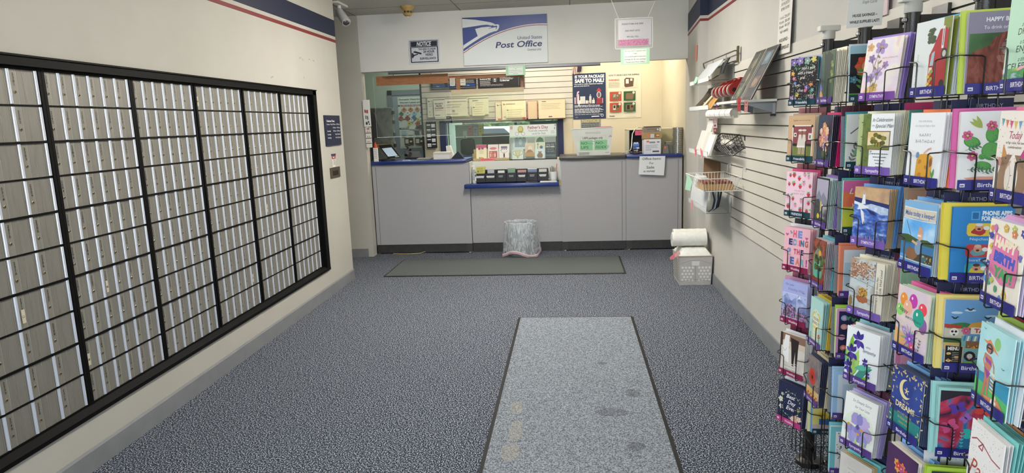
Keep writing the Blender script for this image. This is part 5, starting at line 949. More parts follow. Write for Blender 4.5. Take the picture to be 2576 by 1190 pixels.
# white pads in the third tray, tall board behind
b = MB(); b.hexa([(1.16, 5.80, 1.235), (1.16, 6.02, 1.235), (1.166, 6.02, 1.235), (1.166, 5.80, 1.235)], [(1.245, 5.80, 1.55), (1.245, 6.02, 1.55), (1.251, 6.02, 1.55), (1.251, 5.80, 1.55)], '#dcdad4')
for (x, z) in ((1.16, 1.235), (1.245, 1.55)): b.tube([(x+.003, 5.80, z), (x+.003, 6.02, z)], .006, '#dcdad4', 6)
solo(b, 'dry_erase_board', 'tall white board with a dark edge standing behind the pads', 'board')
for k, (ya, yb, h, c, lb) in enumerate(((5.72, 6.1, .19, '#dedcd6', 'large white pad at the back of the third tray'), (5.60, 5.80, .185, '#d0cec6', 'grey-white pad in the middle of the third tray'), (5.44, 5.66, .165, '#e3e1db', 'nearest white pad in the third tray'))):
    b = MB(); x = 1.135-.008*k; b.hexa([(x, ya, 1.232), (x, yb, 1.232), (x+.016, yb, 1.232), (x+.016, ya, 1.232)], [(x+.055, ya, 1.232+h), (x+.055, yb, 1.232+h), (x+.071, yb, 1.232+h), (x+.071, ya, 1.232+h)], c); solo(b, 'paper_pad', lb, 'pad')
for k, (y, lb) in enumerate(((5.88, 'pink price tag on the farther part of the third tray'), (5.62, 'pink price tag on the nearer part of the third tray'))):
    b = MB(); b.box(1.092, 1.094, y-.05, y+.0, 1.205, 1.275, '#e58a92'); b.box(1.0905, 1.092, y-.03, y-.02, 1.22, 1.26, '#b84a58'); b.box(1.092, 1.094, y-.01, y+.03, 1.25, 1.285, '#e58a92'); solo(b, 'price_tag', lb, 'tag')
bent(5.44, 6.14, [(1.104, .775), (1.108, .84), (1.125, .95), (1.15, 1.03)], WP, 'bubble_mailer', 'white mailer filling the lowest acrylic tray', 'mailer', .005)
for k in range(4):
    bent(5.40+.035*k, 5.43+.035*k, [(1.118+.02*k, .775), (1.15+.022*k, .80), (1.165+.022*k, .87), (1.15+.03*k, .93), (1.155+.03*k, 1.01)], ['#20263a', '#c9ccd2', '#2a3048', '#16181e'][k], 'poly_mailer', ['nearest navy mailer in the lowest tray', 'pale mailer between navy ones in the lowest tray', 'inner navy mailer in the lowest tray', 'black mailer at the wall in the lowest tray'][k], 'mailer', .008)
b = MB(); b.hexa([(1.18, 5.95, 1.0), (1.295, 5.80, 1.0), (1.297, 5.81, 1.0), (1.185, 5.96, 1.0)], [(1.185, 5.95, 1.185), (1.295, 5.80, 1.15), (1.297, 5.81, 1.15), (1.19, 5.96, 1.185)], noisy(['#6c5238', '#7a5e42'], 10, .85)); solo(b, 'cardboard_sheet', 'brown cardboard piece standing behind the white wire basket', 'cardboard')
# wire baskets
def lerp(a, b_, t): return tuple(a[i]+(b_[i]-a[i])*t for i in range(3))
def basket(name, label, cat, T, B, c, n1, n2, nz, r, rim):
    """T, B: top and bottom corner loops of four"""
    t = thing(name, label, cat, (sum(p[0] for p in B)/4, sum(p[1] for p in B)/4, min(p[2] for p in B)))
    b = MB(); b.tube(T, rim, c, 6, closed=True); b.tube(B, rim*.8, c, 6, closed=True); b.build('rim', t)
    b = MB()
    for i in range(4):
        j = (i+1) % 4; n = n1 if i % 2 == 0 else n2
        for k in range(1, n): b.tube([lerp(T[i], T[j], k/n), lerp(B[i], B[j], k/n)], r, c, 5)
        for k in range(1, nz): b.tube([lerp(T[i], B[i], k/nz), lerp(T[j], B[j], k/nz)], r, c, 5)
        b.tube([T[i], B[i]], r*1.2, c, 5)
    for k in range(1, n1): b.tube([lerp(B[0], B[1], k/n1), lerp(B[3], B[2], k/n1)], r, c, 5)
    for k in range(1, n2): b.tube([lerp(B[1], B[2], k/n2), lerp(B[0], B[3], k/n2)], r, c, 5)
    b.build('wire_mesh', t); return t
WK = mat('#17171a', .4)
tb = basket('wire_basket', 'black wire basket heaped with clear packets on the right wall', 'basket', [(1.172, 5.14, 1.325), (1.285, 5.14, 1.402), (1.285, 5.72, 1.402), (1.172, 5.72, 1.320)], [(1.205, 5.0, 1.250), (1.290, 5.0, 1.308), (1.290, 5.62, 1.318), (1.216, 5.62, 1.262)], WK, 4, 7, 4, .0022, .004)
b = MB(); b.tube([(1.285, 5.14, 1.40), (1.293, 5.02, 1.395), (1.293, 5.02, 1.36)], .004, WK, 6); b.build('hook', tb)
rn = random.Random(4)
for k in range(7):
    b = MB(); u_, v_ = rn.uniform(.2, .8), .12+.11*k; p = lerp(lerp((1.215, 5.10, 1.30), (1.265, 5.10, 1.335), u_), lerp((1.21, 5.64, 1.31), (1.265, 5.64, 1.345), u_), v_)
    bm = bmesh.new(); bmesh.ops.create_icosphere(bm, subdivisions=2, radius=1)
    for v in bm.verts: v.co = Vector((p[0]+v.co.x*.026*rn.uniform(.7, 1.1), p[1]+v.co.y*.05*rn.uniform(.8, 1.1), p[2]+.015+v.co.z*.024*rn.uniform(.6, 1.1)))
    b.bm(bm, noisy(['#b5b3a6', '#e2e0d6', '#8f8c80'], 30, .25, dist=1)); solo(b, 'clear_packet', 'crumpled clear packet in the black wire basket', 'packet', 'packets heaped in the black wire basket')
WW = mat('#dcdcd6', .4)
tb = basket('wire_basket', 'white wire basket of stationery hooked on the right wall', 'basket', [(.982, 5.03, 1.079), (1.283, 5.03, 1.084), (1.283, 5.60, 1.086), (.967, 5.60, 1.079)], [(1.006, 5.05, .983), (1.245, 5.05, .985), (1.262, 5.57, .985), (1.0, 5.57, .985)], WW, 12, 9, 1, .0018, .004)
for y in (4.99, 5.46):
    b = MB(); b.tube([(1.283, y+.04, 1.086), (1.283, y+.02, 1.155), (1.292, y-.02, 1.160), (1.292, y-.02, 1.13)], .0035, WW, 6); b.build('hook', tb)
b = MB(); b.tube([(1.27, 5.06, 1.03), (1.292, 5.04, 1.02), (1.292, 5.02, .985), (1.24, 5.05, .985)], .003, WW, 6); b.build('hook', tb)
b = MB(); b.box(1.015, 1.235, 5.08, 5.34, .989, 1.035, noisy(['#b08a58', '#bb9664'], 20, .8)); solo(b, 'cardboard_tray', 'tan cardboard tray inside the white wire basket', 'tray')
for k in range(9):
    b = MB(); x = 1.02+.0235*k; b.box(x, x+.02, 5.09, 5.33, 1.036, 1.052+.004*math.sin(k*2), ['#7c3c2c', '#8f5a34', '#3c3430', '#a8683c', '#6a4034', '#8a4438', '#4c3c34', '#9c6444', '#5c3a30'][k]); solo(b, 'pencil_pack', 'small pack standing in the tan tray, %s from the aisle side' % ['first', 'second', 'third', 'fourth', 'fifth', 'sixth', 'seventh', 'eighth', 'ninth'][k], 'pack')
b = MB(); b.hexa([(1.0, 5.38, .99), (1.10, 5.36, .99), (1.11, 5.55, .99), (1.0, 5.55, .99)], [(1.02, 5.38, 1.06), (1.09, 5.36, 1.075), (1.09, 5.50, 1.07), (1.03, 5.52, 1.06)], noisy(['#cfd2d6', '#e6e8ea'], 20, .3)); solo(b, 'clear_packet', 'pale plastic packet beside the tan tray in the white basket', 'packet')
b = MB(); b.hexa([(.945, 5.50, .955), (.985, 5.48, .945), (.99, 5.485, .945), (.95, 5.505, .955)], [(.96, 5.50, 1.075), (1.0, 5.48, 1.05), (1.005, 5.485, 1.05), (.965, 5.505, 1.075)], '#a9d4b8'); solo(b, 'price_tag', 'pale green handwritten tag clipped to the white wire basket', 'tag')
b = MB(); b.hexa([(1.085, 5.98, 1.83), (1.088, 5.84, 1.83), (1.09, 5.84, 1.83), (1.087, 5.98, 1.83)], [(1.094, 5.90, 1.885), (1.094, 5.80, 1.875), (1.096, 5.80, 1.875), (1.096, 5.90, 1.885)], '#a9d4b8'); solo(b, 'price_tag', 'pale green tag on the lip of the topmost acrylic tray', 'tag')
b = MB(); b.box(1.093, 1.096, 5.98, 6.04, .71, .80, '#e09aa0'); solo(b, 'price_tag', 'faded pink tag hanging from the lowest acrylic tray', 'tag')
b = MB(); x0 = 1.262; b.hexa([(1.2535, 6.80, 2.09), (1.2475, 6.70, 2.08), (1.2495, 6.70, 2.08), (1.2555, 6.80, 2.09)], [(1.262, 6.86, 2.235), (1.240, 6.63, 2.225), (1.243, 6.63, 2.225), (1.265, 6.86, 2.235)], '#d9897c')
solo(b, 'paper_note', 'salmon paper note stuck to the wall above the acrylic trays', 'note')
# closing sale posters
def sale_poster(O, u, v, W, H, lb, full=True):
    b = MB(); O = Vector(O); u = Vector(u).normalized(); v = Vector(v).normalized(); n_ = u.cross(v)
    c = [O, O+u*W, O+u*W+v*H, O+v*H]; b.hexa([tuple(p) for p in c], [tuple(p+n_*.001) for p in c], '#d6d4cc')
    d = D(b, tuple(O+n_*.001), u, v, step=.0002, h=.0002)
    k = W/.216
    d.text('HUGE SAVINGS –', W/2, .065*k, .024*k, '#2c2c2c', bold=.03, w=.15*k); d.text('WHILE SUPPLIES LAST!', W/2, .025*k, .024*k, '#2c2c2c', bold=.03, w=.18*k)
    if full:
        for tx, y in (('high quality', .112), ('20 cards - 40% OFF', .137), ('10 cards - 30% OFF', .160), ('5 cards - 25% OFF', .183)): d.text(tx, W/2, y*k, .020*k, '#55555a', w=(.06+.006*len(tx))*k)
        for tx, y in (('BUY MORE - SAVE MORE', .225), ('EVERYTHING MUST GO!', .25), ('All The Greeting Cards', .275)): d.text(tx, W/2, y*k, .022*k, '#3c3c40', w=.13*k)
        d.text('STORE CLOSING SALE', W/2, .318*k, .026*k, '#2c2c2c', bold=.03, w=.15*k); d.line([(.01, .312*k), (W-.02, .312*k)], .001, '#2c2c2c'); d.ring(.01, .345*k, W-.03, H-.01, .003, '#2c2c2c'); d.text("YOU'RE ON CAMERA", W/2-.01, .36*k, .036*k, '#1c1c1c', bold=.05, w=.16*k)
    else:
        d.text('Single Cards', W/2+.01, .145*k, .026*k, '#6c6c6c', sh=.2, w=.09*k); d.text('EVERYTHING', W/2, .185*k, .026*k, '#3c3c3c', w=.13*k)
    solo(b, 'sale_poster', lb, 'poster')
sale_poster((1.284, 4.290, 1.90), (0, -1, 0), (.02, 0, 1), .245, .40, 'long white closing sale poster on the right wall beside the prints')
sale_poster((.865, 2.20, 1.804), (.99, -.02, .045), (.07, .05, 1), .105, .28, 'white huge savings poster hanging above the card racks', full=False)
b = MB(); b.box(1.289, 1.2945, 2.88, 3.2, 1.93, 2.3, noisy(['#c3aeb0', '#cbb8ba'], 4, .6)); d = D(b, (1.289, 3.2, 1.93), (0, -1, 0), (0, 0, 1)); d.rect(.22, .02, .29, .022, '#8c7c80'); d.rect(.21, .03, .29, .031, '#8c7c80'); d.ell(.14, .10, .02, .03, '#3c3440'); solo(b, 'poster', 'dusky pink rounded poster on the wall behind the huge savings poster', 'poster')
# crate with bubble wrap by the right wall
t = thing('plastic_crate', 'translucent white plastic crate of bubble wrap beside the right wall', 'crate', (1.14, 6.2, 0))
CRM = noisy(['#bdbab4', '#c9c6c1'], 8, .35)
X0, X1, Y0, Y1, HC = .985, 1.296, 6.03, 6.38, .275
b = MB(); e = .012
b.hexa([(X0+e, Y0+e, 0), (X1-e, Y0+e, 0), (X1-e, Y1-e, 0), (X0+e, Y1-e, 0)], [(X0+e, Y0+e, .006), (X1-e, Y0+e, .006), (X1-e, Y1-e, .006), (X0+e, Y1-e, .006)], CRM)
def wallp(p0, p1, q0, q1): b.add([p0, p1, q1, q0], [(0, 1, 2, 3)], CRM)
b.hexa([(X0+e, Y0+e, .003), (X1-e, Y0+e, .003), (X1-e, Y0+e+.004, .003), (X0+e, Y0+e+.004, .003)], [(X0, Y0, HC), (X1, Y0, HC), (X1, Y0+.004, HC), (X0, Y0+.004, HC)], CRM)
b.hexa([(X0+e, Y0+e, .003), (X0+e+.004, Y0+e, .003), (X0+e+.004, Y1-e, .003), (X0+e, Y1-e, .003)], [(X0, Y0, HC), (X0+.004, Y0, HC), (X0+.004, Y1, HC), (X0, Y1, HC)], CRM)
b.hexa([(X1-e-.004, Y0+e, .003), (X1-e, Y0+e, .003), (X1-e, Y1-e, .003), (X1-e-.004, Y1-e, .003)], [(X1-.004, Y0, HC), (X1, Y0, HC), (X1, Y1, HC), (X1-.004, Y1, HC)], CRM)
b.hexa([(X0+e, Y1-e-.004, .003), (X1-e, Y1-e-.004, .003), (X1-e, Y1-e, .003), (X0+e, Y1-e, .003)], [(X0, Y1-.004, HC), (X1, Y1-.004, HC), (X1, Y1, HC), (X0, Y1, HC)], CRM)
d = D(b, (X0+e, Y0+e, .003), (1, 0, 0), (0, -e, HC), step=.0004, h=.0008); WC = X1-X0-2*e; LT = '#eae8e4'; DK = '#a5a19a'
for sx in (0, 1):
    d.polys([d.ellp(WC*(.09+.53*sx)+.031*((c+.5*(r % 2))), .045+r*.030, .0115, .0115, 0, 10) for r in range(5) for c in range(4 if r % 2 == 0 else 3)], LT)
d.rect(WC/2-.003, .03, WC/2+.003, .19, DK); d.line([(.0, .035), (WC/2, .05), (WC, .035)], .005, DK); d.line([(0, .2), (WC*.35, .235), (WC*.65, .235), (WC, .2)], .004, DK); d.rect(WC*.38, .185, WC*.62, .228, '#e6e4df')
d2 = D(b, (X0+e, Y1-e, .003), (0, -1, 0), (-e, 0, HC), step=.0004, h=.0008)
for r in range(9): d2.rect(.03, .03+r*.024, .29, .038+r*.024, '#6c6a66')
b.build('crate_body', t)
b = MB(); b.tube([(X0, Y0, HC), (X1, Y0, HC), (X1, Y1, HC), (X0, Y1, HC)], .006, mat('#a89c90', .4), 6, closed=True); b.build('rim', t)
b = MB(); b.tube([(X0-.002, Y0+.12, HC-.02), (X0-.03, Y0+.13, HC-.05), (X0-.002, Y0+.22, HC-.02)], .005, '#c9c4bb', 6); b.tube([(X1-.002, Y0+.02, HC-.02), (X1+.008, Y0+.12, HC-.08), (X1-.002, Y0+.22, HC-.02)], .005, '#8c8880', 6); b.build('handle', t)
BW = noisy(['#e0e1da', '#e9eae3'], 30, .35, bump=.35, bscale=110)
def roll(x0, x1, cy_, cz, r, lb):
    b = MB(); n = 26; vs_ = []; rg = random.Random(int(cz*1000)); pr = []
    for i, x in enumerate([x0+(x1-x0)*k/14 for k in range(15)]): pr.append((r*(1+.02*math.sin(i*1.9)), x))
    b.lathe([(r*.25, x0)]+pr+[(r*.25, x1)], BW, n, (0, cy_, cz), axis=0, cap=False); b.lathe([(r*.25, x0+.001), (r*.24, x1-.001)], '#bdbab0', 12, (0, cy_, cz), axis=0); solo(b, 'bubble_wrap_roll', lb, 'bubble wrap', smooth=True)
roll(.945, 1.262, 6.19, .410, .066, 'thick roll of bubble wrap lying on top of the crate')
roll(.975, 1.282, 6.315, .425, .062, 'flatter roll of bubble wrap behind the front roll on the crate')
bm = bmesh.new(); bmesh.ops.create_grid(bm, x_segments=24, y_segments=20, size=.5); rn = random.Random(8)
for v in bm.verts:
    u_, w_ = v.co.x+.5, v.co.y+.5; e_ = min(u_, 1-u_, w_, 1-w_); v.co = Vector((X0+.006+u_*(X1-X0-.012), Y0+.006+w_*(Y1-Y0-.012), HC+(.06*min(1, e_*7))+rn.uniform(-.005, .005)))
b = MB(); b.bm(bm, BW); b.box(X0+.02, X1-.02, Y0+.02, Y1-.02, .02, HC, BW); solo(b, 'bubble_wrap_bundle', 'folded bubble wrap packed inside the crate', 'bubble wrap', smooth=True)
b = MB(); b.hexa([(.91, 6.02, .245), (.985, 6.02, .285), (.985, 6.022, .285), (.91, 6.022, .245)], [(.90, 6.02, .27), (.965, 6.02, .325), (.965, 6.022, .325), (.90, 6.022, .27)], '#e8828a'); b.hexa([(.95, 6.018, .27), (1.0, 6.018, .30), (1.0, 6.02, .30), (.95, 6.02, .27)], [(.945, 6.018, .30), (.99, 6.018, .335), (.99, 6.02, .335), (.945, 6.02, .30)], '#eab8b4'); solo(b, 'price_tag', 'pink folded price tag tied to the corner of the white crate', 'tag')
# waste bin with a clear liner, standing before the writing desk
t = thing('waste_bin', 'waste bin with clear plastic liner under the writing shelf', 'bin', (-.60, 7.56, 0))
bx, by = -.595, 7.56
b = MB(); b.lathe([(.145, .003), (.15, .01), (.178, .385), (.172, .385), (.142, .015)], clear('#e4e8ea', .22, .2), 40, (bx, by, 0), cap=False, sy=.82); b.lathe([(.148, .002), (.148, .008)], '#6b7074', 40, (bx, by, 0), sy=.82); b.build('bin_body', t, smooth=True)
LIN = noisy(['#b9c2c8', '#d8dde2', '#a5aeb5'], 9, .2, detail=4, dist=1.2)
def liner_mat():
    m = clear('#f4f7fa', .33, .18); N, L, b_ = nodes_of(m)
    tc = N.new('ShaderNodeTexCoord'); mp = N.new('ShaderNodeMapping'); mp.inputs['Scale'].default_value = (1, 1, .35); L.new(tc.outputs['Object'], mp.inputs[0])
    t_ = N.new('ShaderNodeTexNoise'); t_.inputs['Scale'].default_value = 22; t_.inputs['Detail'].default_value = 4; t_.inputs['Distortion'].default_value = 2.2; L.new(mp.outputs[0], t_.inputs['Vector'])
    r_ = N.new('ShaderNodeMapRange'); r_.inputs[1].default_value = .44; r_.inputs[2].default_value = .68; r_.inputs[3].default_value = .20; r_.inputs[4].default_value = .55; L.new(t_.outputs['Fac'], r_.inputs[0])
    mx = [n for n in N if n.type == 'MIX_SHADER'][0]; L.new(r_.outputs[0], mx.inputs[0])
    bp = N.new('ShaderNodeBump'); bp.inputs['Strength'].default_value = .35; bp.inputs['Distance'].default_value = .02; L.new(t_.outputs['Fac'], bp.inputs['Height']); L.new(bp.outputs[0], b_.inputs['Normal']); return m
bm = bmesh.new(); n = 72; rings = []; rn = random.Random(2)
prof = [(.150, .29), (.168, .34), (.180, .398), (.186, .402), (.192, .385), (.20, .30), (.215, .18), (.222, .10), (.225, .055)]
for j, (r, z) in enumerate(prof):
    ring = []
    for i in range(n):
        a = 2*math.pi*i/n; k = max(0, j-3)/5; f = 1+k*(.035*math.sin(a*9+1)+.03*math.sin(a*5+j*.4)+.05*max(0, math.cos(a-.15))**4)-.02*k
        zz = z+(.03*math.sin(a*3+1.0)*k if j > 5 else 0)+(.004*math.sin(a*11) if j == 3 else 0)
        ring.append(bm.verts.new((bx+r*f*math.cos(a), by+r*f*math.sin(a)*.82, zz)))
    rings.append(ring)
for j in range(len(prof)-1):
    for i in range(n): bm.faces.new((rings[j][i], rings[j][(i+1) % n], rings[j+1][(i+1) % n], rings[j+1][i]))
last = [v.co.copy() for v in rings[-1]]; b = MB(); rimp = [v.co.copy() for v in rings[3]]
b.bm(bm, liner_mat()); b.tube([tuple(p) for p in rimp], .0028, mat('#e6eaee', .3), 5, closed=True)
vs_ = []; fs = []
for i, p in enumerate(last):
    q = Vector((p.x-bx, p.y-by, 0)).normalized()*.002
    for dz in (.0, -.016, -.017, -.036): vs_.append((p.x+q.x, p.y+q.y, p.z+dz+.004))
for i in range(n):
    j = (i+1) % n; fs.append((4*i, 4*j, 4*j+1, 4*i+1))
b.add(vs_, fs, '#d9d3d6'); b.add(vs_, [(4*i+2, 4*((i+1) % n)+2, 4*((i+1) % n)+3, 4*i+3) for i in range(n)], '#cc9aa2')
b.build('liner', t, smooth=True)
# ================================================================== greeting card racks
HAM = noisy(['#0e0d0c', '#1c1a18', '#2a2724'], 300, .26, spec=.8, bump=.12, bscale=420)
WIRE = noisy(['#0f0e0d', '#1b1917'], 120, .32, spec=.6)
CAPM = mat('#d3d1c6', .45)
TY = [2.81, 2.48, 2.155, 1.80, 1.44]; TX = 1.04
TL = ['farthest card rack pole, holding the wedding and friendship cards', 'second card rack pole from the far end, holding the blank notecards', 'third card rack pole from the far end, holding the sympathy cards', 'fourth card rack pole from the far end, holding the birthday cards', 'nearest card rack pole, holding the foremost birthday cards']
towers = []
for i, y in enumerate(TY):
    t = thing('card_rack', TL[i], 'card rack', (TX, y, 0)); towers.append(t)
    b = MB(); b.lathe([(.0215, .03), (.0215, 1.845)], HAM, 24, (TX, y, 0)); b.build('pole', t, smooth=True)
    if i != 3:
        b = MB(); b.lathe([(.0245, 1.835), (.0245, 1.862), (.02, 1.868)], '#b9b9b2', 24, (TX, y, 0)); b.build('collar', t, smooth=True)
        b = MB(); b.rbox(TX-.04, TX+.04, y-.018, y+.018, 1.866, 1.888, .004, CAPM); b.build('top_cap', t)
    b = MB(); b.box(TX+.015, 1.288, y-.010, y+.010, 1.785, 1.828, HAM); b.build('support_arm', t)
    b = MB(); b.box(1.284, 1.296, y-.05, y+.05, 1.66, 1.90, HAM); b.build('wall_plate', t)
    b = MB(); b.lathe([(.008, 0), (.008, .006), (.004, .010)], mat('#c9c9cb', .25, .9), 10, (0, 0, 0)) ; b.v = [(TX-.0215-p[2], y+p[1]-.004, 1.815+p[0]) for p in b.v]; b.build('bolt', t, smooth=True)
    b = MB(); b.lathe([(.055, 0), (.055, .02), (.03, .03), (.03, .07)], HAM, 28, (TX, y, 0)); b.box(TX+.0, 1.29, y-.012, y+.012, .004, .02, HAM); b.build('base', t)
ROWZ = [1.580, 1.360, 1.138, .912, .687, .460, .245]
# column: tower, centre x, y of the pocket front, facing
COLS = {'A': (0, .905, 2.690, -60), 'B': (1, .898, 2.432, -87), 'C': (2, .907, 2.062, -67), 'D': (3, .872, 1.715, -83), 'E': (3, .965, 1.602, -8), 'F': (4, .873, 1.385, -95),
        'J': (0, 1.036, 2.600, -5), 'K': (1, .987, 2.290, -4), 'L': (2, 1.032, 1.960, -6), 'G': (4, 1.010, 1.275, -8)}
def loc2(col, u, n, z):
    _, x, y, a = COLS[col]; c_, s_ = math.cos(R(a)), math.sin(R(a)); return (x+u*c_+n*s_, y+u*s_-n*c_, z)
def wires(col, rows, hooks=True):
    t = towers[COLS[col][0]]
    b = MB(); z1 = ROWZ[rows[0]]+.13; z0 = .10
    for u in (-.030, -.010, .030): b.tube([loc2(col, u, -.060, z0), loc2(col, u, -.060, z1)], .002, WIRE, 6)
    for r in rows:
        for dz in (0, .09): 
            b.tube([loc2(col, -.072, -.058, ROWZ[r]+dz), loc2(col, .072, -.058, ROWZ[r]+dz)], .0018, WIRE, 5)
    # ring ties to the pole
    tx = (TX, TY[COLS[col][0]])
    for z in (z0+.02, ROWZ[rows[-1]]+.2, 1.0, 1.5):
        b.tube([loc2(col, -.010, -.060, z), (tx[0], tx[1], z)], .0022, WIRE, 5)
    b.build('upright_wires', t)
    for r in rows:
        z = ROWZ[r]-.004; b = MB()
        for s_ in (-1, 1):
            o = .034 if s_ > 0 else -.031
            P = [(s_*.082, -.062, z+.090), (s_*.084, -.05, z+.092), (s_*.076, -.006, z+.091), (s_*.070, .003, z+.089), (o+s_*.006, .0075, z+.086), (o+s_*.001, .008, z+.083), (o, .008, z+.078), (o, .008, z+.0), (o, .005, z-.004), (o, -.058, z-.003)]
            b.tube([loc2(col, *p) for p in P], .0018, WIRE, 7)
        b.tube([loc2(col, -.035, -.030, z-.003), loc2(col, .035, -.030, z-.003)], .002, WIRE, 5)
        b.build('pocket_wire', t, smooth=True)
_cm = {}
def plain(w_, h, c, th=.0014):
    k = (w_, h, c, th)
    if k not in _cm:
        b = MB(); b.box(-w_/2, w_/2, 0, th, 0, h, c if not isinstance(c, str) else mat(c, .55)); _cm[k] = b.mesh('card')
    return _cm[k]
def put(me, name, col, u, n, z, tilt, label, cat, group=None, roll=0, yaw=0):
    o = bpy.data.objects.new(name, me); COL.objects.link(o); o.location = loc2(col, u, n, z); o.rotation_euler = (R(-tilt), R(roll), R(COLS[col][3]+yaw))
    return tag(o, label, cat, group)
def art_card(w_, h, bg, fn, th=.0016):
    b = MB(); b.box(-w_/2, w_/2, 0, th, 0, h, bg if not isinstance(bg, str) else mat(bg, .5))
    b.box(-w_/2+.0008, w_/2-.0001, th, th+.0012, .0005, h-.0005, mat('#f2f0ea', .6))
    d = D(b, (-w_/2, 0, 0), (1, 0, 0), (0, 0, 1), unit=w_, step=.00003, h=.00006); d.H = h/w_; fn(d); return b.mesh('card_front')
PUR, PUR2, TEAL, CRI, NVY, PNK = '#5a3c8c', '#7a5cb0', '#17424e', '#8c1f4c', '#2a2a80', '#c03c80'
def pocket(col, row, lab, labc, front, stack, w_=.127, h=.178, bold=.02, hdr=NVY, hdrt='', off=0, short='', fl='', ytw=0, tiltb=1.6):
    """front=(bg, fn); stack=[(n, colour, word, w, h, du, dz)] behind it; then a printed header card"""
    t = towers[COLS[col][0]]; z = ROWZ[row]+.001
    if labc:
        b = MB(); P0, P1 = loc2(col, -.064, .0020, z-.003), loc2(col, .064 if col != 'B' else .055, .0020, z-.003)
        n_ = Vector(loc2(col, 0, 1, 0))-Vector(loc2(col, 0, 0, 0)); e_ = (Vector(P1)-Vector(P0)); L_ = e_.length; e_.normalize()
        q = [Vector(P0), Vector(P0)+e_*L_, Vector(P0)+e_*L_+n_*-.0006, Vector(P0)+n_*-.0006]
        b.hexa([tuple(p) for p in q], [tuple(p+Vector((0, 0, .024))-n_*.0) for p in q], mat(labc, .35))
        d = D(b, P0, e_, (0, 0, 1), step=.00006, h=.0001); d.text(lab, L_*.52, .0072, .0135, '#ece8f2', bold=.01, w=min(.058, .0062*len(lab)))
        d.rect(.005, .007, .0155, .015, '#e4e0ea'); d.para(.0062, .009, .0145, 1, .003, .003, labc, 2); b.build('label_strip', t, label='%s pocket label' % {'#5a3c8c': 'purple', '#7a5cb0': 'light purple', '#17424e': 'dark teal', '#8c1f4c': 'crimson', '#2a2a80': 'navy blue', '#c03c80': 'pink'}.get(labc, 'coloured'))
    n = -.002; tl = tiltb; jit = random.Random(hash_(col, row))
    if front:
        put(art_card(w_, h, front[0], front[1]), 'greeting_card', col, off, n, z, tl, fl, 'greeting card', yaw=ytw); n -= .0036
    for (k, c, word, sw, sh, du, dz) in stack:
        kind = 'envelope' if 'envelope' in word else 'greeting_card'
        for i in range(k):
            tl += .5+jit.uniform(-.1, .3); n -= .0033+jit.uniform(0, .001)
            put(plain(sw, sh, c), kind, col, off+du+i*.0010*(1 if du >= 0 else -1), n, z+dz-.001*(i % 2), tl, '%s stacked behind the %s' % (word, short), 'envelope' if kind == 'envelope' else 'greeting card', 'spare %s behind the %s' % (word, short), roll=jit.uniform(-.4, .4))
    if hdr and row > 0:
        b = MB(); W = .130; b.box(-W/2, W/2, 0, .001, 0, .207, mat('#8d9298', .5)); d = D(b, (-W/2, 0, 0), (1, 0, 0), (0, 0, 1), step=.00004, h=.0001)
        hd = {'#2a2a80': '#1b1e4a'}.get(hdr, hdr); d.rect(0, .172, W, .207, hd); d.text(hdrt, W*.62, .186, .013, '#b9bdd0', w=min(.07, .007*max(1, len(hdrt)))); d.para(.01, .162, W-.01, 9, .014, .002, '#5a5f66', row); d.rect(W*.7, .12, W*.9, .15, '#5a5f66')
        put(b.mesh('header_card'), 'header_card', col, 0, min(-.050, n-.004), z, max(1.5, min(tl, 4)), 'printed header card at the back of the pocket of the %s' % short, 'header card')
def hash_(a, r): return ord(a)*31+r*7
# ---------------------------------------------------------------- artwork for the front cards (x 0..1, y 0..d.H)
def f_wild(d):
    d.rect(0, 0, 1, d.H, '#15131a'); d.dots(0, 0, 1, d.H, 260, .012, '#d9d4c8', 3, 5)
    for i, (x, y, r, c) in enumerate([(.12, 1.28, .12, '#7c6ab0'), (.35, 1.32, .13, '#8f7cc0'), (.62, 1.3, .12, '#86a8a0'), (.85, 1.33, .1, '#d9cc6a'), (.1, .95, .07, '#d9a04a'), (.15, .8, .06, '#d96a8c'), (.15, .18, .13, '#a88cc4'), (.4, .12, .08, '#d9a05a'), (.65, .5, .09, '#8f7cc0'), (.8, .6, .08, '#d98c5a'), (.6, .42, .06, '#c85c8c'), (.85, .42, .07, '#6aa8a8'), (.3, .3, .07, '#e0b84c'), (.85, .15, .09, '#c07cb8'), (.2, .65, .06, '#6a8cc8')]): d.flower(x, y, r, c, '#e6d9a0', 5, i*37)
    for i in range(12): d.leaf(.08+.08*i, 1.2-.09*(i % 3)-.9*(i % 2), .12, i*50, '#4f9a62', .4)
    for i, tx in enumerate(('take a walk', 'with a friend', 'and')): d.text(tx, .68-.1*i, 1.05-.14*i, .13, '#eceae2', w=[.5, .55, .18][i], sh=.2)
    for i, tx in enumerate(('leave', 'the', 'wild', 'chance')): d.text(tx, [.25, .42, .8, .75][i], .55-.16*i+(.0 if i < 3 else .02), .13, '#eceae2', w=[.28, .2, .26, .36][i], sh=.2)
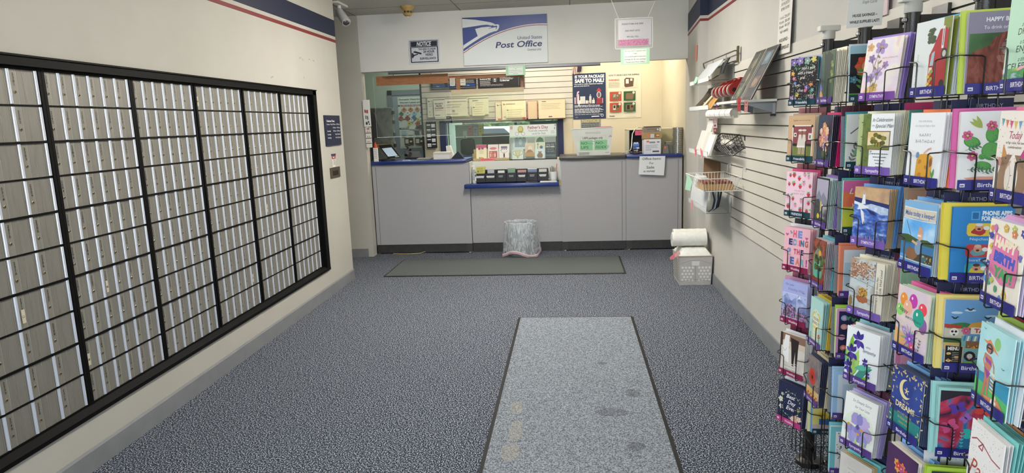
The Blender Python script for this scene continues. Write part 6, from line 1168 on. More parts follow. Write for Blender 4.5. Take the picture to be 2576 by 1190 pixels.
def f_barn(d):
    d.text('Together we are at our best', .5, d.H-.17, .07, '#4a3c2c', w=.65, sh=.2); d.rect(.17, .06, .93, d.H-.3, '#eee8dc'); d.rect(.2, .09, .9, d.H-.33, '#8c4a4e')
    for x in (.2, .9):
        for y in (.09, d.H-.33): d.ell(x, y, .05, None, '#1f1c1a', n=4)
    d.rect(.2, .09, .9, .5, '#7c8446'); d.rect(.2, .46, .9, .54, '#3c2c22'); d.rect(.23, .75, .33, .87, '#eee8dc'); d.rect(.26, .78, .31, .84, '#2c2422'); d.rect(.78, .66, .9, .86, '#e8e2d8'); d.rect(.82, .7, .86, .8, '#2c2422')
    for x in (.47, .62): d.poly([(x-.1, .48), (x+.09, .48), (x+.05, .82), (x-.05, .82)], '#d9cfc2'); d.ell(x, .90, .055, .065, '#9c6a50'); d.ell(x, .95, .08, .03, '#e0d8c8'); d.line([(x-.03, .48), (x-.03, .22)], .03, '#d6b8a2'); d.line([(x+.03, .48), (x+.03, .22)], .03, '#d6b8a2'); d.rect(x-.1, .42, x+.08, .48, '#e8e2da')
    for i in range(9): d.rect(.12, .1+.07*i, .15, .13+.07*i, '#c8848c')
def f_berry(d):
    rn = random.Random(6); d.text("YOU'RE THE", .52, .78, .075, '#b08c98', w=.4); d.text('BERRY BEST', .52, .69, .075, '#b08c98', w=.4)
    for i, (x, y) in enumerate([(.15, 1.28), (.5, 1.2), (.85, 1.25), (.3, 1.02), (.12, 1.0), (.68, 1.05), (.92, .98), (.55, .95), (.1, .62), (.88, .72), (.3, .55), (.62, .5), (.9, .45), (.12, .3), (.4, .35), (.6, .22), (.85, .2), (.25, .12), (.5, .06), (.3, 1.3), (.7, 1.33)]):
        c = '#c83c44' if i % 3 != 2 else '#e898b4'; r = .055+.012*(i % 2); d.poly([(x-r, y+r*.5), (x+r, y+r*.5), (x+r*.7, y-r*.5), (x, y-r*1.3), (x-r*.7, y-r*.5)], c); d.leaf(x, y+r*.5, r*1.1, 60, '#5fa05a', .5); d.leaf(x, y+r*.5, r*1.1, 130, '#5fa05a', .5)
        if i % 4 == 0: d.leaf(x+.09, y+.03, .13, 30, '#8cc07c', .5)
def f_wedding(d):
    big = [('The', .27, 1.2, .12, '#4a8a90', .09), ('H', .42, 1.1, .3, '#e0607c', .14), ('E', .62, 1.1, .3, '#7c8cc8', .17), ('E', .27, .84, .26, '#2a2c64', .15), ('D', .44, .84, .26, '#6a9cc0', .15), ('D', .55, .84, .22, '#e8a8b8', .12), ('i', .62, .84, .26, '#d8484c', .05), ('N', .72, .84, .26, '#2f6a90', .13), ('G', .88, .84, .26, '#b86a60', .14), ('OF', .22, .58, .2, '#7c8cc8', .13), ('T', .46, .56, .22, '#c8486c', .1), ('H', .59, .56, .22, '#d0506c', .12), ('E', .73, .56, .22, '#2a2c64', .11), ('Y', .2, .2, .3, '#f0a8b8', .12), ('E', .36, .22, .3, '#4a6aa8', .16), ('A', .58, .22, .3, '#e07c6c', .16), ('R', .76, .22, .28, '#7cb8c8', .15), ('!', .92, .22, .3, '#b83c90', .05)]
    for t_, x, y, s_, c, w_ in big: d.text(t_, x, y, s_, c, bold=.06, w=w_)
    for x, y, c in ((.12, 1.1, '#c8508c'), (.88, 1.05, '#c8508c')): d.poly([(x, y), (x-.06, y+.07), (x-.04, y+.1), (x, y+.075), (x+.04, y+.1), (x+.06, y+.07)], c)
    d.dots(.2, .5, .3, .7, 12, .012, '#5a9a6a', 4)
MTN = noisy(['#4a5c98', '#8898cc', '#c4cdee'], 30, .5, detail=4)
FLO = noisy(['#1c2c1c', '#3c5a34', '#8c5a94', '#c89cd0', '#2c4424'], 110, .5, detail=3, pos=[.32, .42, .52, .6, .68])
def f_lavmt(d):
    d.rect(0, 0, 1, d.H, '#aab0e2'); d.rect(0, 0, 1, 1.0, '#b9c0ec'); d.poly([(0, .35), (0, .8), (.2, .98), (.38, .75), (.5, .85), (.7, 1.0), (.85, .8), (1, .7), (1, .35)], MTN); d.poly([(.7, 1.0), (.62, .85), (.7, .88), (.78, .86)], '#dfe4f4'); d.rect(0, 0, 1, .42, FLO); d.ring(.06, .18, .62, 1.0, .012, '#e6e8f6'); d.blob(.35, .45, .28, .2, FLO, 4)
    d.text('For your', .3, 1.25, .11, '#5c6098', w=.34, sh=.3); d.text('Wedding Wish', .55, 1.1, .12, '#7c80b4', w=.62, sh=.3); d.bird(.85, 1.08, .05, '#2c2c44'); d.bird(.92, .9, .04, '#3c3c54'); d.sprig(.85, .05, .5, 95, '#c08cc4', 5, .07)
def f_bride(d):
    d.rect(0, 0, .1, d.H, '#3c2420'); d.rect(.1, .9, 1, d.H, '#d6c4b0'); d.rect(.1, 1.15, 1, d.H, '#8c6c58'); d.rect(.05, 0, .97, .95, '#dad4ca'); d.poly([(.16, .45), (.38, .42), (.36, .9), (.38, 1.35), (.2, 1.35), (.12, .95)], '#f0eeea'); d.poly([(.42, 1.3), (.75, 1.25), (.73, .9), (.72, .45), (.64, .45), (.62, .85), (.58, .4), (.5, .42), (.46, .95)], '#231815'); d.ell(.68, .41, .05, .02, '#1c1412'); d.ell(.55, .37, .05, .02, '#1c1412'); d.line([(.36, .95), (.46, .9)], .03, '#d6b09a')
    d.line([(.12, .88), (.2, .78), (.28, .9)], .012, '#a8a49c'); d.text('and life got', .42, .28, .06, '#8c8880', w=.45, sh=.2); d.text('BEAUTIFUL', .5, .17, .06, '#5c5850', w=.5); d.text('together', .55, .1, .04, '#8c8880', w=.3); d.text('YEARS', .05, .2, .05, '#a8a49c', w=.2, rot=90); d.rect(0, 0, 1, .06, '#5c3c34')
def f_bestday(d):
    d.rect(0, 0, 1, d.H, '#1a2246'); 
    for i, tx in enumerate(('Best', 'Day', 'Ever')): d.text(tx, [.52, .57, .55][i], .88-.2*i, .2, '#ece8ea', w=[.36, .34, .4][i], sh=.35, bold=.015)
    for i in range(26):
        a = 20+i*13.5; x, y = .52+.38*math.cos(R(a)), .68+.42*math.sin(R(a)); d.leaf(x, y, .09, a+90+30*(i % 3-1), ['#8ca870', '#c8d0a0', '#5c7c5a'][i % 3], .4)
    for x, y, r, c in ((.12, .75, .1, '#e6e4d0'), (.15, .5, .09, '#e8e6de'), (.75, .25, .14, '#e8b8a8'), (.9, .3, .1, '#f0cfc0'), (.62, .22, .08, '#e8d6ca'), (.85, .6, .06, '#c8c86a'), (.18, .95, .06, '#b8c8a0')): d.flower(x, y, r, c, '#d8b86a', 5, x*300)
    d.dots(.1, .1, .95, 1.2, 30, .012, '#e6dcc0', 4)
def f_stems(d):
    d.rect(0, 0, 1, d.H, noisy(['#1f3a34', '#33564a', '#4a5c3c', '#2a3c30'], 22, .4, stretch=(1, 1, .3))); d.poly([(0, .0), (0, .55), (.2, .3), (.35, .1), (.4, 0)], '#c89060'); d.poly([(0, .35), (0, .7), (.18, .45)], '#6a6ab0')
    for x, w_ in ((.35, .1), (.5, .07), (.7, .14)): d.poly([(x-w_*1.6, d.H), (x+w_, d.H*.9), (x+w_*.5, .3), (x+.02, 0), (x-.02, 0), (x-w_*.7, .6)], '#1d3328')
    for i in range(7): d.blob(.78+.05*(i % 3), 1.3-.1*i, .1, .07, ['#6a7c34', '#8c9048', '#4a5c2c'][i % 3], i)
def f_bouquet(d):
    d.rect(0, 0, 1, d.H, noisy(['#14223c', '#1f4458', '#3c2440', '#182034'], 18, .4, detail=4)); d.poly([(.35, .6), (.65, .6), (.6, .0), (.4, .0)], '#1a2420')
    rn = random.Random(9)
    for i in range(34):
        a, q = rn.uniform(0, 6.28), rn.random()**.5; x, y = .5+.34*q*math.cos(a), .9+.42*q*math.sin(a); d.flower(x, y, rn.uniform(.08, .14), rn.choice(['#d99a6a', '#e6c4a0', '#c8848c', '#a888b8', '#e8b45c', '#d8cfc0', '#b86a70']), '#f0e0b8', 6, rn.uniform(0, 90), .42)
    for i in range(8): d.leaf(.5, .5, .2+.03*i, 200+20*i, '#4a5a3a', .2)
    d.text('for you', .7, .18, .05, '#b8a8a0', w=.2)
ROCK = noisy(['#23242a', '#4c5058', '#8c8c94', '#c4bcb8'], 36, .5, detail=5)
def f_falls(d):
    d.rect(0, 0, 1, d.H, '#16181c'); d.rect(.05, .03, .95, d.H-.06, '#a8a4b8'); d.poly([(.05, 1.0), (.25, 1.25), (.45, 1.05), (.6, 1.2), (.95, .95), (.95, .5), (.05, .4)], '#7c8090'); d.poly([(.05, .9), (.3, .95), (.5, .7), (.5, .2), (.05, .2)], '#3c4440'); d.poly([(.95, .85), (.65, .8), (.6, .5), (.62, .15), (.95, .15)], ROCK); d.poly([(.4, .85), (.5, .9), (.55, .6), (.42, .5)], '#c8b468'); d.poly([(.54, .78), (.62, .78), (.6, .3), (.55, .3)], '#e2e4ea'); d.blob(.3, .35, .12, .1, '#d9b83c', 4); d.poly([(.05, .03), (.95, .03), (.95, .25), (.5, .32), (.05, .2)], '#2c3830'); d.poly([(.1, .06), (.9, .05), (.7, .2), (.3, .18)], '#8ca0a8')
def f_tree(d):
    d.rect(0, 0, 1, d.H, noisy(['#5a3420', '#a8503c', '#3c3020', '#7c8c5c'], 24, .45)); d.poly(d.ellp(.45, .75, .42, .62), '#7c8468'); d.poly(d.ellp(.42, .6, .32, .45), '#5cae9c'); d.rect(0, 0, 1, .32, '#8c3c2a'); d.ell(.55, 1.22, .1, .1, '#d89a3c'); d.line([(.5, .3), (.48, .55), (.52, .75)], .05, '#3a2a1c'); d.line([(.5, .6), (.35, .75)], .03, '#3a2a1c')
    for i in range(12): d.blob(.5+.24*math.cos(i*.9), .85+.2*math.sin(i*1.3), .13, .11, ['#3c4a1c', '#556428', '#2c3a18'][i % 3], i)
    d.dots(.35, 1.0, .65, 1.15, 6, .02, '#1c1c14', 3); d.dots(0, .02, 1, .35, 40, .03, '#5a2418', 5)
def f_doing(d):
    d.rect(0, 0, 1, d.H, '#a9d2cc'); d.ell(.5, .95, .34, .3, '#d8c05c', a0=0, a1=180); d.ell(.5, .95, .26, .22, '#cfe0cc', a0=0, a1=180); d.poly([(.28, .95), (.72, .95), (.66, .15), (.34, .15)], '#dfe2c8')
    d.text("YOU'RE", .5, .92, .14, '#8c6448', w=.46, bold=.03); d.text('DOING IT!', .5, .77, .14, '#8c6448', w=.56, bold=.03); d.rect(.28, .6, .72, .7, '#e0cc6a')
    for i, tx in enumerate(('I am so', 'proud of', 'you and', 'so glad')): d.text(tx, .5, .48-.1*i, .07, '#c89c88', w=.3)
    d.line([(.3, 1.25), (.45, 1.2), (.4, 1.3), (.6, 1.28), (.5, 1.18), (.7, 1.25)], .02, '#dff0ea'); d.flower(.82, .4, .1, '#d8604c', '#e8c84c'); d.flower(.15, .2, .09, '#e8d8a0', '#c89c3c'); d.sprig(.85, .1, .3, 95, '#5a9a5a', 4, .08); d.sprig(.12, .05, .3, 85, '#5a9a5a', 4, .08); d.flower(.5, .1, .07, '#e07c5c', '#f0e0a0')
def f_poppy(d):
    d.rect(0, 0, 1, d.H, noisy(['#2c3454', '#5a5c70', '#8c7c70', '#3c4468'], 14, .5, detail=4)); d.rect(0, 0, 1, .5, noisy(['#c8a058', '#d8b878', '#8c7c40'], 20, .5)); d.blob(.42, .95, .3, .33, '#c03a24', 5, 24, .15); d.blob(.42, .95, .2, .22, '#a82c1c', 6, 24, .2); d.blob(.42, .92, .07, .08, '#1c1414', 3); d.line([(.45, .65), (.5, .3), (.55, 0)], .025, '#5a6a3a')
    for i in range(9): d.blob(.08+.11*i, .2+.08*(i % 2), .06, .05, '#b83c20', i); d.rect(0, 0, 1, .12, '#5a4a24')
WC = noisy(['#f0e0d4', '#ecd4dc', '#e8dce8', '#f0e8d8', '#e8b8c8'], 14, .5, detail=2)
def f_symp1(d):
    d.rect(0, 0, 1, d.H, WC); d.text('WITH SYMPATHY', .7, .92, .05, '#8c7c80', w=.42)
    for x, y, r, c in ((.42, 1.2, .17, '#a890c4'), (.2, .95, .1, '#8c74b0'), (.4, .6, .15, '#b8a0d0'), (.6, .78, .09, '#9c84bc'), (.22, .5, .11, '#a088c8'), (.12, 1.22, .1, '#d8a878'), (.35, .28, .12, '#d8b068'), (.18, .22, .09, '#e0c080')): d.flower(x, y, r, c, '#c8a050', 5, x*700)
    for p in ([(.28, .1), (.25, .5), (.32, .9), (.42, 1.2)], [(.35, .2), (.42, .6), (.38, .9)], [(.3, .7), (.2, .95)], [(.42, .6), (.6, .78)]): d.line(p, .012, '#6a6a48')
    for i in range(6): d.leaf(.28+.03*i, .3+.13*i, .12, 40+100*(i % 2), '#7c7c50', .4)
def f_celeb(d):
    d.rect(0, 0, 1, d.H, '#f0f2f4'); d.rect(0, 0, .13, d.H, '#a8b884'); d.rect(.13, 0, .36, d.H, '#6a7c3c'); 
    for i in range(8): d.sprig(.22, .05+.17*i, .14, 60 if i % 2 else 120, '#5a6a30', 2, .07)
    d.text('In Celebration', .68, 1.22, .12, '#4a4c54', w=.55, sh=.35); d.text('of a', .44, 1.11, .06, '#4a4c54', w=.07); d.text('Special Man', .74, 1.08, .12, '#4a4c54', w=.5, sh=.35); d.rect(.28, .56, .92, 1.0, '#7c5c34'); d.rect(.30, .58, .90, .98, noisy(['#e0c078', '#e8d8b0', '#c8c8b8'], 12, .5)); d.poly([(.3, .58), (.9, .58), (.9, .66), (.6, .7), (.3, .66)], '#7c8440')
    for i in range(9): d.blob(.6+.16*math.cos(i*.7), .78+.09*math.sin(i*.7)+(.05 if i % 3 == 0 else 0), .08, .06, ['#6a6a20', '#8c8030', '#5a5c20'][i % 3], i)
    for x in (.52, .6, .68): d.line([(x, .64), (x, .74)], .018, '#4a3a20')
    d.text('T', .42, .44, .14, '#6a6c94', w=.08, sh=.3)
    for i, w_ in enumerate((.5, .4, .3, .24, .22, .34)): d.para(.66-w_/2+.03, .46-.075*i, .66+w_/2, 1, .03, .018, '#5a5c64', i, 0)
SEA = noisy(['#1f3a8c', '#2f50a8', '#4a70c4', '#7c9cd8', '#dfe8f4'], 26, .5, detail=4, stretch=(1, 1, 2.5), pos=[.3, .42, .52, .6, .72])
def f_gull(d):
    d.rect(0, 0, 1, d.H, SEA); d.poly([(0, d.H), (0, 1.15), (1, 1.05), (1, d.H)], noisy(['#b89068', '#d0ac80', '#a88870'], 16, .5)); d.poly([(0, 1.15), (1, 1.05), (1, .95), (0, 1.03)], '#1c2c68')
    d.poly([(.3, .95), (.5, 1.02), (.8, .98), (1, .95), (1, .8), (.8, .78), (.6, .85), (.4, .9)], noisy(['#dfe8f4', '#a8c0e0', '#f0f4f8'], 40, .5)); d.poly([(0, 1.05), (.25, 1.0), (.2, .95), (0, .98)], '#dce6f2'); d.poly([(.35, .9), (.6, .82), (.7, .74), (.5, .78)], '#15245c')
    g = '#e6e8ea'; d.poly([(.22, .98), (.27, 1.34), (.32, 1.2), (.34, 1.0)], g); d.poly([(.27, 1.34), (.29, 1.24), (.27, 1.22)], '#3c4048'); d.poly([(.2, .88), (.3, .8), (.36, .52), (.3, .5), (.24, .68)], g); d.poly([(.33, .6), (.36, .5), (.31, .48)], '#3c4048'); d.poly([(.12, .98), (.22, 1.0), (.36, .96), (.44, .93), (.4, .9), (.3, .88), (.2, .86), (.1, .84), (.14, .91)], g)
    d.text('Thinking of you', .62, .52, .09, '#3c3c60', w=.4, sh=.3); d.text('at This', .62, .38, .09, '#3c3c60', w=.2, sh=.3); d.text('Difficult Time', .66, .24, .1, '#2c2c50', w=.5, sh=.3)
    d.polys([[(.02+.03*i, .1), (.03+.03*i, .17+.03*(i*7 % 4)), (.045+.03*i, .1)] for i in range(31)], '#d8c0a0')
    d.rect(0, 0, 1, .12, '#d0b894')
def f_pine(d):
    d.rect(0, 0, 1, d.H, noisy(['#b0c0c4', '#c8d0d0', '#a89888', '#c87848'], 12, .5, detail=4, pos=[.35, .5, .6, .75])); d.rect(.77, 0, 1, d.H, '#e6dfcc'); d.rect(.745, 0, .76, d.H, '#5c7484'); d.rect(.0, 0, .76, .18, noisy(['#a08868', '#8c6a4c', '#c0b090'], 30, .5))
    d.line([(.52, .5), (.55, d.H)], .035, '#c8c4b8'); [d.rect(.535, .6+.08*i, .555, .63+.08*i, '#3c3028') for i in range(9)]
    d.dots(.02, .95, .5, 1.33, 120, .03, '#b98460', 3, 5); d.dots(.3, 1.0, .74, 1.34, 90, .028, '#c49a7c', 5, 5); d.dots(.02, .9, .6, 1.2, 60, .022, '#a87458', 7, 5)
    for y in (1.0, .86, .5, .4): d.line([(.0, y+.05), (.35, y), (.74, y-.08)], .008, '#5c5450')
    d.blob(.42, .42, .2, .12, '#a8643c', 5); d.blob(.42, .58, .15, .14, '#a87840', 7); d.dots(.3, .48, .54, .7, 40, .02, '#e0b850', 4); d.dots(.3, .46, .54, .68, 18, .014, '#4c3018', 6); d.blob(.07, .3, .06, .16, '#8c6c38', 6)
    d.text('Remembering a Truly Good Man', .85, .1, .08, '#4a4644', 'l', sh=.3, w=.95, rot=90); d.text('... A Life Well Lived', .95, .5, .09, '#4a4644', 'l', sh=.3, w=.75, rot=90)
def f_iris(d):
    d.rect(0, 0, 1, d.H, '#eef2f4'); g = ['#7cb83c', '#a8d068', '#3c8c7c', '#5cb8a0']
    for i, (x, y, l, a) in enumerate([(.1, .0, .7, 60), (.2, .1, .8, 75), (.3, .0, .7, 50), (.1, .3, .5, 100), (.45, .0, .45, 40), (.05, .5, .5, 80), (.5, .3, .4, 30), (.3, .35, .55, 20), (.15, .7, .5, 85)]): d.leaf(x, y, l, a, g[i % 4], .28)
    for x, y, s_ in ((.38, 1.12, 1), (.2, .75, .95), (.12, .35, .8), (.62, .6, .5), (.72, .3, .4)):
        for j, (dx, dy, a, l) in enumerate(((0, 0, 100, .24), (.02, 0, 60, .22), (-.02, 0, 150, .2), (0, -.02, 220, .2), (.03, -.02, 310, .22), (.0, 0, 270, .24))): d.leaf(x+dx*s_, y+dy*s_, l*s_, a, ['#2c2474', '#3c2c90', '#5a3ca8'][j % 3], .55)
    d.text('WITH', .68, .98, .06, '#5c6068', w=.14); d.text('Sympathy', .72, .86, .11, '#5c5870', w=.4, sh=.3)
def f_sorry(d):
    d.rect(0, 0, 1, d.H, '#eef0ec'); d.blob(.5, .55, .5, .5, '#e0ecd8', 3, 24, .1); d.text('So Deeply Sorry', .53, 1.22, .1, '#5c5c60', w=.58, sh=.3); d.text('for Your Loss', .55, 1.07, .1, '#5c5c60', w=.45, sh=.3)
    for i, (x, y, rx, ry, c) in enumerate([(.38, .78, .16, .2, '#a898d0'), (.65, .75, .2, .2, '#c0b0e0'), (.52, .8, .12, .18, '#8c88c8'), (.25, .48, .2, .16, '#9c94d0'), (.78, .5, .18, .2, '#b8a8d8'), (.5, .42, .14, .26, '#8880c4'), (.35, .3, .16, .18, '#a8a4dc'), (.68, .3, .15, .18, '#9c98d4')]): d.blob(x, y, rx, ry, c, i+3, 20, .3)
    for x, y in ((.2, .58), (.6, .56), (.5, .42)): d.blob(x, y, .06, .04, '#d89c4c', 3)
    d.ell(.48, .6, .05, .07, '#5c508c'); d.leaf(.6, .05, .3, 60, '#b8d098', .3); d.leaf(.5, .02, .3, 100, '#b8d098', .3)
def f_greyl(d):
    d.rect(0, 0, 1, d.H, noisy(['#c4c0b8', '#d0ccc4', '#b8b4b0'], 9, .6)); d.text('WHAT IN EVERY GOODBYE', .5, 1.05, .05, '#7c7874', w=.5); d.text('we find', .45, .92, .1, '#5c5854', w=.3, sh=.3)
def f_truck(d):
    d.rect(0, 0, 1, d.H, '#d6dcda'); d.rect(.78, 0, 1, d.H, '#7c8430'); d.text('Thinking of you', .14, .2, .09, '#8c9c98', 'l', w=.6, rot=90, sh=.3); R_ = '#a82028'
    d.poly([(.45, .1), (.95, .1), (.95, 1.15), (.86, 1.22), (.7, 1.2), (.55, .9), (.45, .75)], R_); d.poly([(.48, .55), (.58, .55), (.6, .82), (.52, .78)], '#9ab4bc'); d.poly([(.46, .4), (.56, .4), (.56, .52), (.47, .52)], '#d8d4b8'); d.rect(.77, .85, .83, 1.25, '#d8d8d8'); d.rect(.79, .9, .81, 1.2, '#3c3c3c'); d.ell(.86, .75, .09, .1, '#231c1c'); d.ell(.86, .75, .05, .06, '#b8b8b4'); d.ell(.86, .2, .07, .08, '#231c1c'); d.rect(.93, .05, .96, 1.2, '#4a5420')
    for i in range(14): d.blob(.42+.03*(i % 5), 1.0+.07*(i % 4), .09, .05, '#3c4a2c', i, 9, .5)
    for i in range(9): d.blob(.48+.04*(i % 3), .08+.045*i, .05, .04, ['#d8b84c', '#c87c4c', '#8ca04c'][i % 3], i)
def f_cake(d):
    d.rect(0, 0, 1, d.H, '#e6e8ea'); d.text('FOR SOME PEOPLE,', .45, 1.22, .05, '#7c7c80', w=.4); d.text('YOU CAN JUST SEND A TEXT.', .45, 1.13, .05, '#7c7c80', w=.6); d.text('H-A-P-P-Y', .48, .94, .09, '#5c5c60', w=.34); d.text('B-I-R-T-H-D-A-Y', .5, .82, .09, '#5c5c60', w=.56)
    d.poly([(.28, .06), (.75, .06), (.77, .55), (.65, .62), (.4, .6), (.3, .5)], '#d8a030'); [d.blob(x, y, .08, .06, '#c07c28', i, 10, .5) for i, (x, y) in enumerate(((.4, .45), (.6, .35), (.42, .2), (.62, .15)))]; d.blob(.32, .58, .06, .07, '#6a90b8', 3); d.line([(.5, .62), (.62, .7), (.7, .72)], .04, '#d8a8a0'); d.blob(.72, .45, .05, .1, '#8c5a34', 3); d.leaf(.8, .15, .2, 80, '#5c9a50', .3); d.leaf(.8, .15, .16, 110, '#5c9a50', .3)
def f_fish(d):
    d.rect(0, 0, 1, d.H, '#5c9cd8'); d.rect(0, 1.1, 1, d.H, '#7cb0d8'); d.rect(.02, 1.06, .98, 1.26, '#cfc6b4'); d.line([(.02, 1.27), (.5, 1.25), (.98, 1.27)], .02, '#e0dac8'); d.line([(.02, 1.05), (.5, 1.03), (.98, 1.05)], .02, '#e0dac8'); d.text('Make today a keeper!', .5, 1.11, .14, '#2c5a9c', w=.88, bold=.02)
    d.rect(.0, .55, 1, 1.03, noisy(['#4a9ce0', '#7cbcec', '#e0f0f8'], 12, .5)); d.poly([(0, .55), (1, .5), (1, .62), (.8, .68), (.5, .66), (.2, .72), (0, .7)], '#3c5a2c'); d.rect(0, .3, 1, .56, '#3c78a8'); d.rect(.2, .22, 1, .4, '#4a4030'); d.blob(.35, .34, .2, .13, '#8c6444', 4, 18, .15); d.ell(.55, .5, .11, .15, '#7c9cb8'); d.ell(.57, .74, .08, .1, '#d8a888'); d.poly([(.5, .78), (.53, .92), (.62, .9), (.66, .78)], '#c89c80'); d.rect(.5, .72, .6, .75, '#e8e8e8'); d.line([(.5, .56), (.35, .6)], .05, '#d8a888'); d.line([(.35, .6), (.12, 1.0)], .01, '#3c342c'); d.blob(.72, .3, .12, .08, '#4a6a7c', 3); d.dots(.65, .22, .95, .36, 14, .02, '#b8c46a', 5); d.line([(.02, .22), (.5, .2), (.98, .2)], .02, '#d8d2c0'); d.rect(0, 0, 1, .18, '#6aa4dc'); d.blob(.3, .1, .12, .06, '#3c78c0', 3); d.blob(.7, .08, .12, .05, '#3c78c0', 5)
def f_balloon(d):
    d.rect(0, 0, 1, d.H, noisy(['#c8dcc8', '#d8c4d4', '#e0d0c8', '#b8d0c0'], 10, .5)); d.poly([(0, 0), (.6, 0), (.4, .35), (0, .5)], '#e0b070')
    for x, y, rx, ry, c in ((.2, 1.12, .12, .14, '#e89030'), (.5, 1.15, .13, .15, '#c03ca8'), (.8, 1.05, .13, .13, '#e84858'), (.1, .88, .12, .13, '#8cd06c'), (.35, .98, .14, .16, '#e8b098'), (.85, .72, .12, .16, '#8c5ca0'), (.7, .85, .17, .19, '#1fa088')): d.ell(x, y, rx, ry, c, n=20); d.ell(x-rx*.3, y+ry*.35, rx*.16, ry*.2, '#f4ece4')
    d.text('happy', .22, .86, .13, '#2c3c2c', w=.3, sh=.3, rot=-8); d.text('BIRTHDAY', .55, .74, .07, '#3c3c3c', w=.5, rot=-4)
    for i in range(16): d.leaf(.5, .35, .22+.05*(i % 3), i*23, ['#8ca890', '#b89cc8', '#9c6ab0', '#7ca0a0'][i % 4], .16)
    d.flower(.5, .35, .14, '#8c5cc0', '#d8c0e0', 8, 10, .25); d.flower(.58, .2, .1, '#e0507c', '#f0d8d0', 6, 0, .3); d.flower(.3, .5, .08, '#c8a8d8', '#f0f0e0'); d.sprig(.75, .05, .35, 80, '#5c6450', 5, .05)
def f_dreams(d):
    d.rect(0, 0, 1, d.H, noisy(['#1f3070', '#2a408c', '#3454a0'], 8, .5)); d.rect(0, 0, 1, .42, noisy(['#1c6a7c', '#2a8c84', '#245c90'], 9, .5)); G = '#d6c080'
    d.polys([d.leafp(.02+.96*(i % 2)+.05*math.sin(i*2), .05+.045*i, .09, 60+i*47, .35) for i in range(30)], G); d.polys([d.leafp(.02+.048*i, d.H-.04-.05*abs(math.sin(i)), .1, 20+i*57, .35) for i in range(21)], G)
    d.ell(.46, 1.0, .2, .21, '#e2d29a', n=24); d.ell(.53, 1.03, .17, .18, '#263c84', n=24); d.flower(.5, .98, .08, '#e2d29a', '#e2d29a', 5, 18, .15)
    for x, y in ((.18, .95), (.82, .95), (.12, 1.15), (.75, 1.15)): d.flower(x, y, .04, G, G, 4, 0, .12)
    d.text('May the', .5, .72, .08, G, w=.22, sh=.2); d.text('DREAMS', .5, .56, .17, '#e6d9a8', w=.62, bold=.03)
    for i, (tx, w_) in enumerate((('you hold dearest', .46), ('be those which', .4), ('come true', .32))): d.text(tx, .5, .43-.1*i, .08, G, w=w_)
def f_heart(d):
    d.rect(0, 0, 1, d.H, noisy(['#3c1f4c', '#4c2858', '#2f1840'], 6, .5))
    for s_, c in ((1, '#8c5c8c'), (.85, '#3c2048'), (.7, '#b83c4c'), (.5, '#7c2c5c'), (.35, '#d8604c')): d.poly([(.5, .4-.25*s_), (.5-.3*s_, .45+.12*s_), (.5-.25*s_, .45+.28*s_), (.5-.1*s_, .45+.3*s_), (.5, .45+.2*s_), (.5+.1*s_, .45+.3*s_), (.5+.25*s_, .45+.28*s_), (.5+.3*s_, .45+.12*s_)], c)
    for i in range(9): d.flower(.5+.16*math.cos(i*1.3), .98+.1*math.sin(i*1.1), .09, ['#c83c3c', '#e07c4c', '#b84c8c', '#d8a04c'][i % 4], '#f0d080', 5, i*20)
def f_orang(d):
    d.rect(0, 0, 1, d.H, '#8c8698'); d.text('HAPPY BIRTHDAY', .64, 1.23, .1, '#eceaf0', w=.74, bold=.03); d.text('To drink or not to drink...', .66, 1.10, .085, '#eceaf0', w=.84)
    d.rect(.02, .1, 1, 1.03, noisy(['#2c4a28', '#3f6638', '#5a8a48'], 12, .5)); FU = noisy(['#4c241c', '#74382a', '#8f5040', '#5c2c22'], 22, .6, detail=5, dist=2, stretch=(1.6, 1, .5)); SK = noisy(['#7c5854', '#9c7870', '#8c6864'], 14, .5)
    d.poly([(.02, .1), (.02, .62), (.10, .72), (.25, .78), (.4, .84), (1, .84), (1, .1)], FU)
    d.blob(.70, .83, .35, .23, FU, 4, 30, .1); d.poly([(.38, .7), (.44, .95), (.62, 1.05), (.85, 1.04), (1, .95), (1, .6), (.5, .55)], FU)
    d.poly(d.ellp(.74, .77, .21, .20, 0, 22), SK); d.poly(d.ellp(.73, .69, .16, .11, 0, 20), noisy(['#a08c8c', '#b8a4a0'], 14, .5))
    d.line([(.56, .87), (.66, .885), (.74, .87), (.84, .885), (.94, .87)], .03, '#5c3c38'); d.line([(.6, .90), (.74, .92), (.88, .90)], .02, '#a88880')
    for x in (.645, .84): d.ell(x, .835, .055, .03, '#4a2c28', n=16); d.ell(x, .832, .034, .02, '#231411', n=12); d.ell(x, .832, .018, .016, '#b06a2c', n=10); d.ell(x, .832, .008, .01, '#0c0806', n=8); d.line([(x-.05, .80), (x, .79), (x+.05, .80)], .008, '#6c4c48')
    d.ell(.71, .735, .018, .012, '#1c100e'); d.ell(.765, .735, .018, .012, '#1c100e'); d.line([(.735, .82), (.72, .76)], .012, '#6c504c'); d.line([(.62, .665), (.7, .65), (.8, .65), (.86, .665)], .010, '#3c2420')
    d.poly([(.40, .60), (.55, .66), (.72, .62), (.84, .52), (.86, .40), (.80, .26), (.66, .2), (.54, .28), (.46, .42)], FU); d.poly([(.46, .62), (.6, .645), (.72, .6), (.80, .52), (.74, .46), (.6, .5), (.5, .53)], noisy(['#8c5c50', '#a87464'], 16, .5))
    for i in range(4): d.line([(.5+.07*i, .63-.018*i), (.52+.07*i, .54-.015*i)], .035, '#9c6a5c'); d.line([(.535+.07*i, .62-.02*i), (.555+.07*i, .54-.015*i)], .006, '#4c2c24')
    d.blob(.66, .34, .12, .09, '#94604c', 7, 16, .2)
    d.rect(0, 0, 1, .1, '#8c8698')
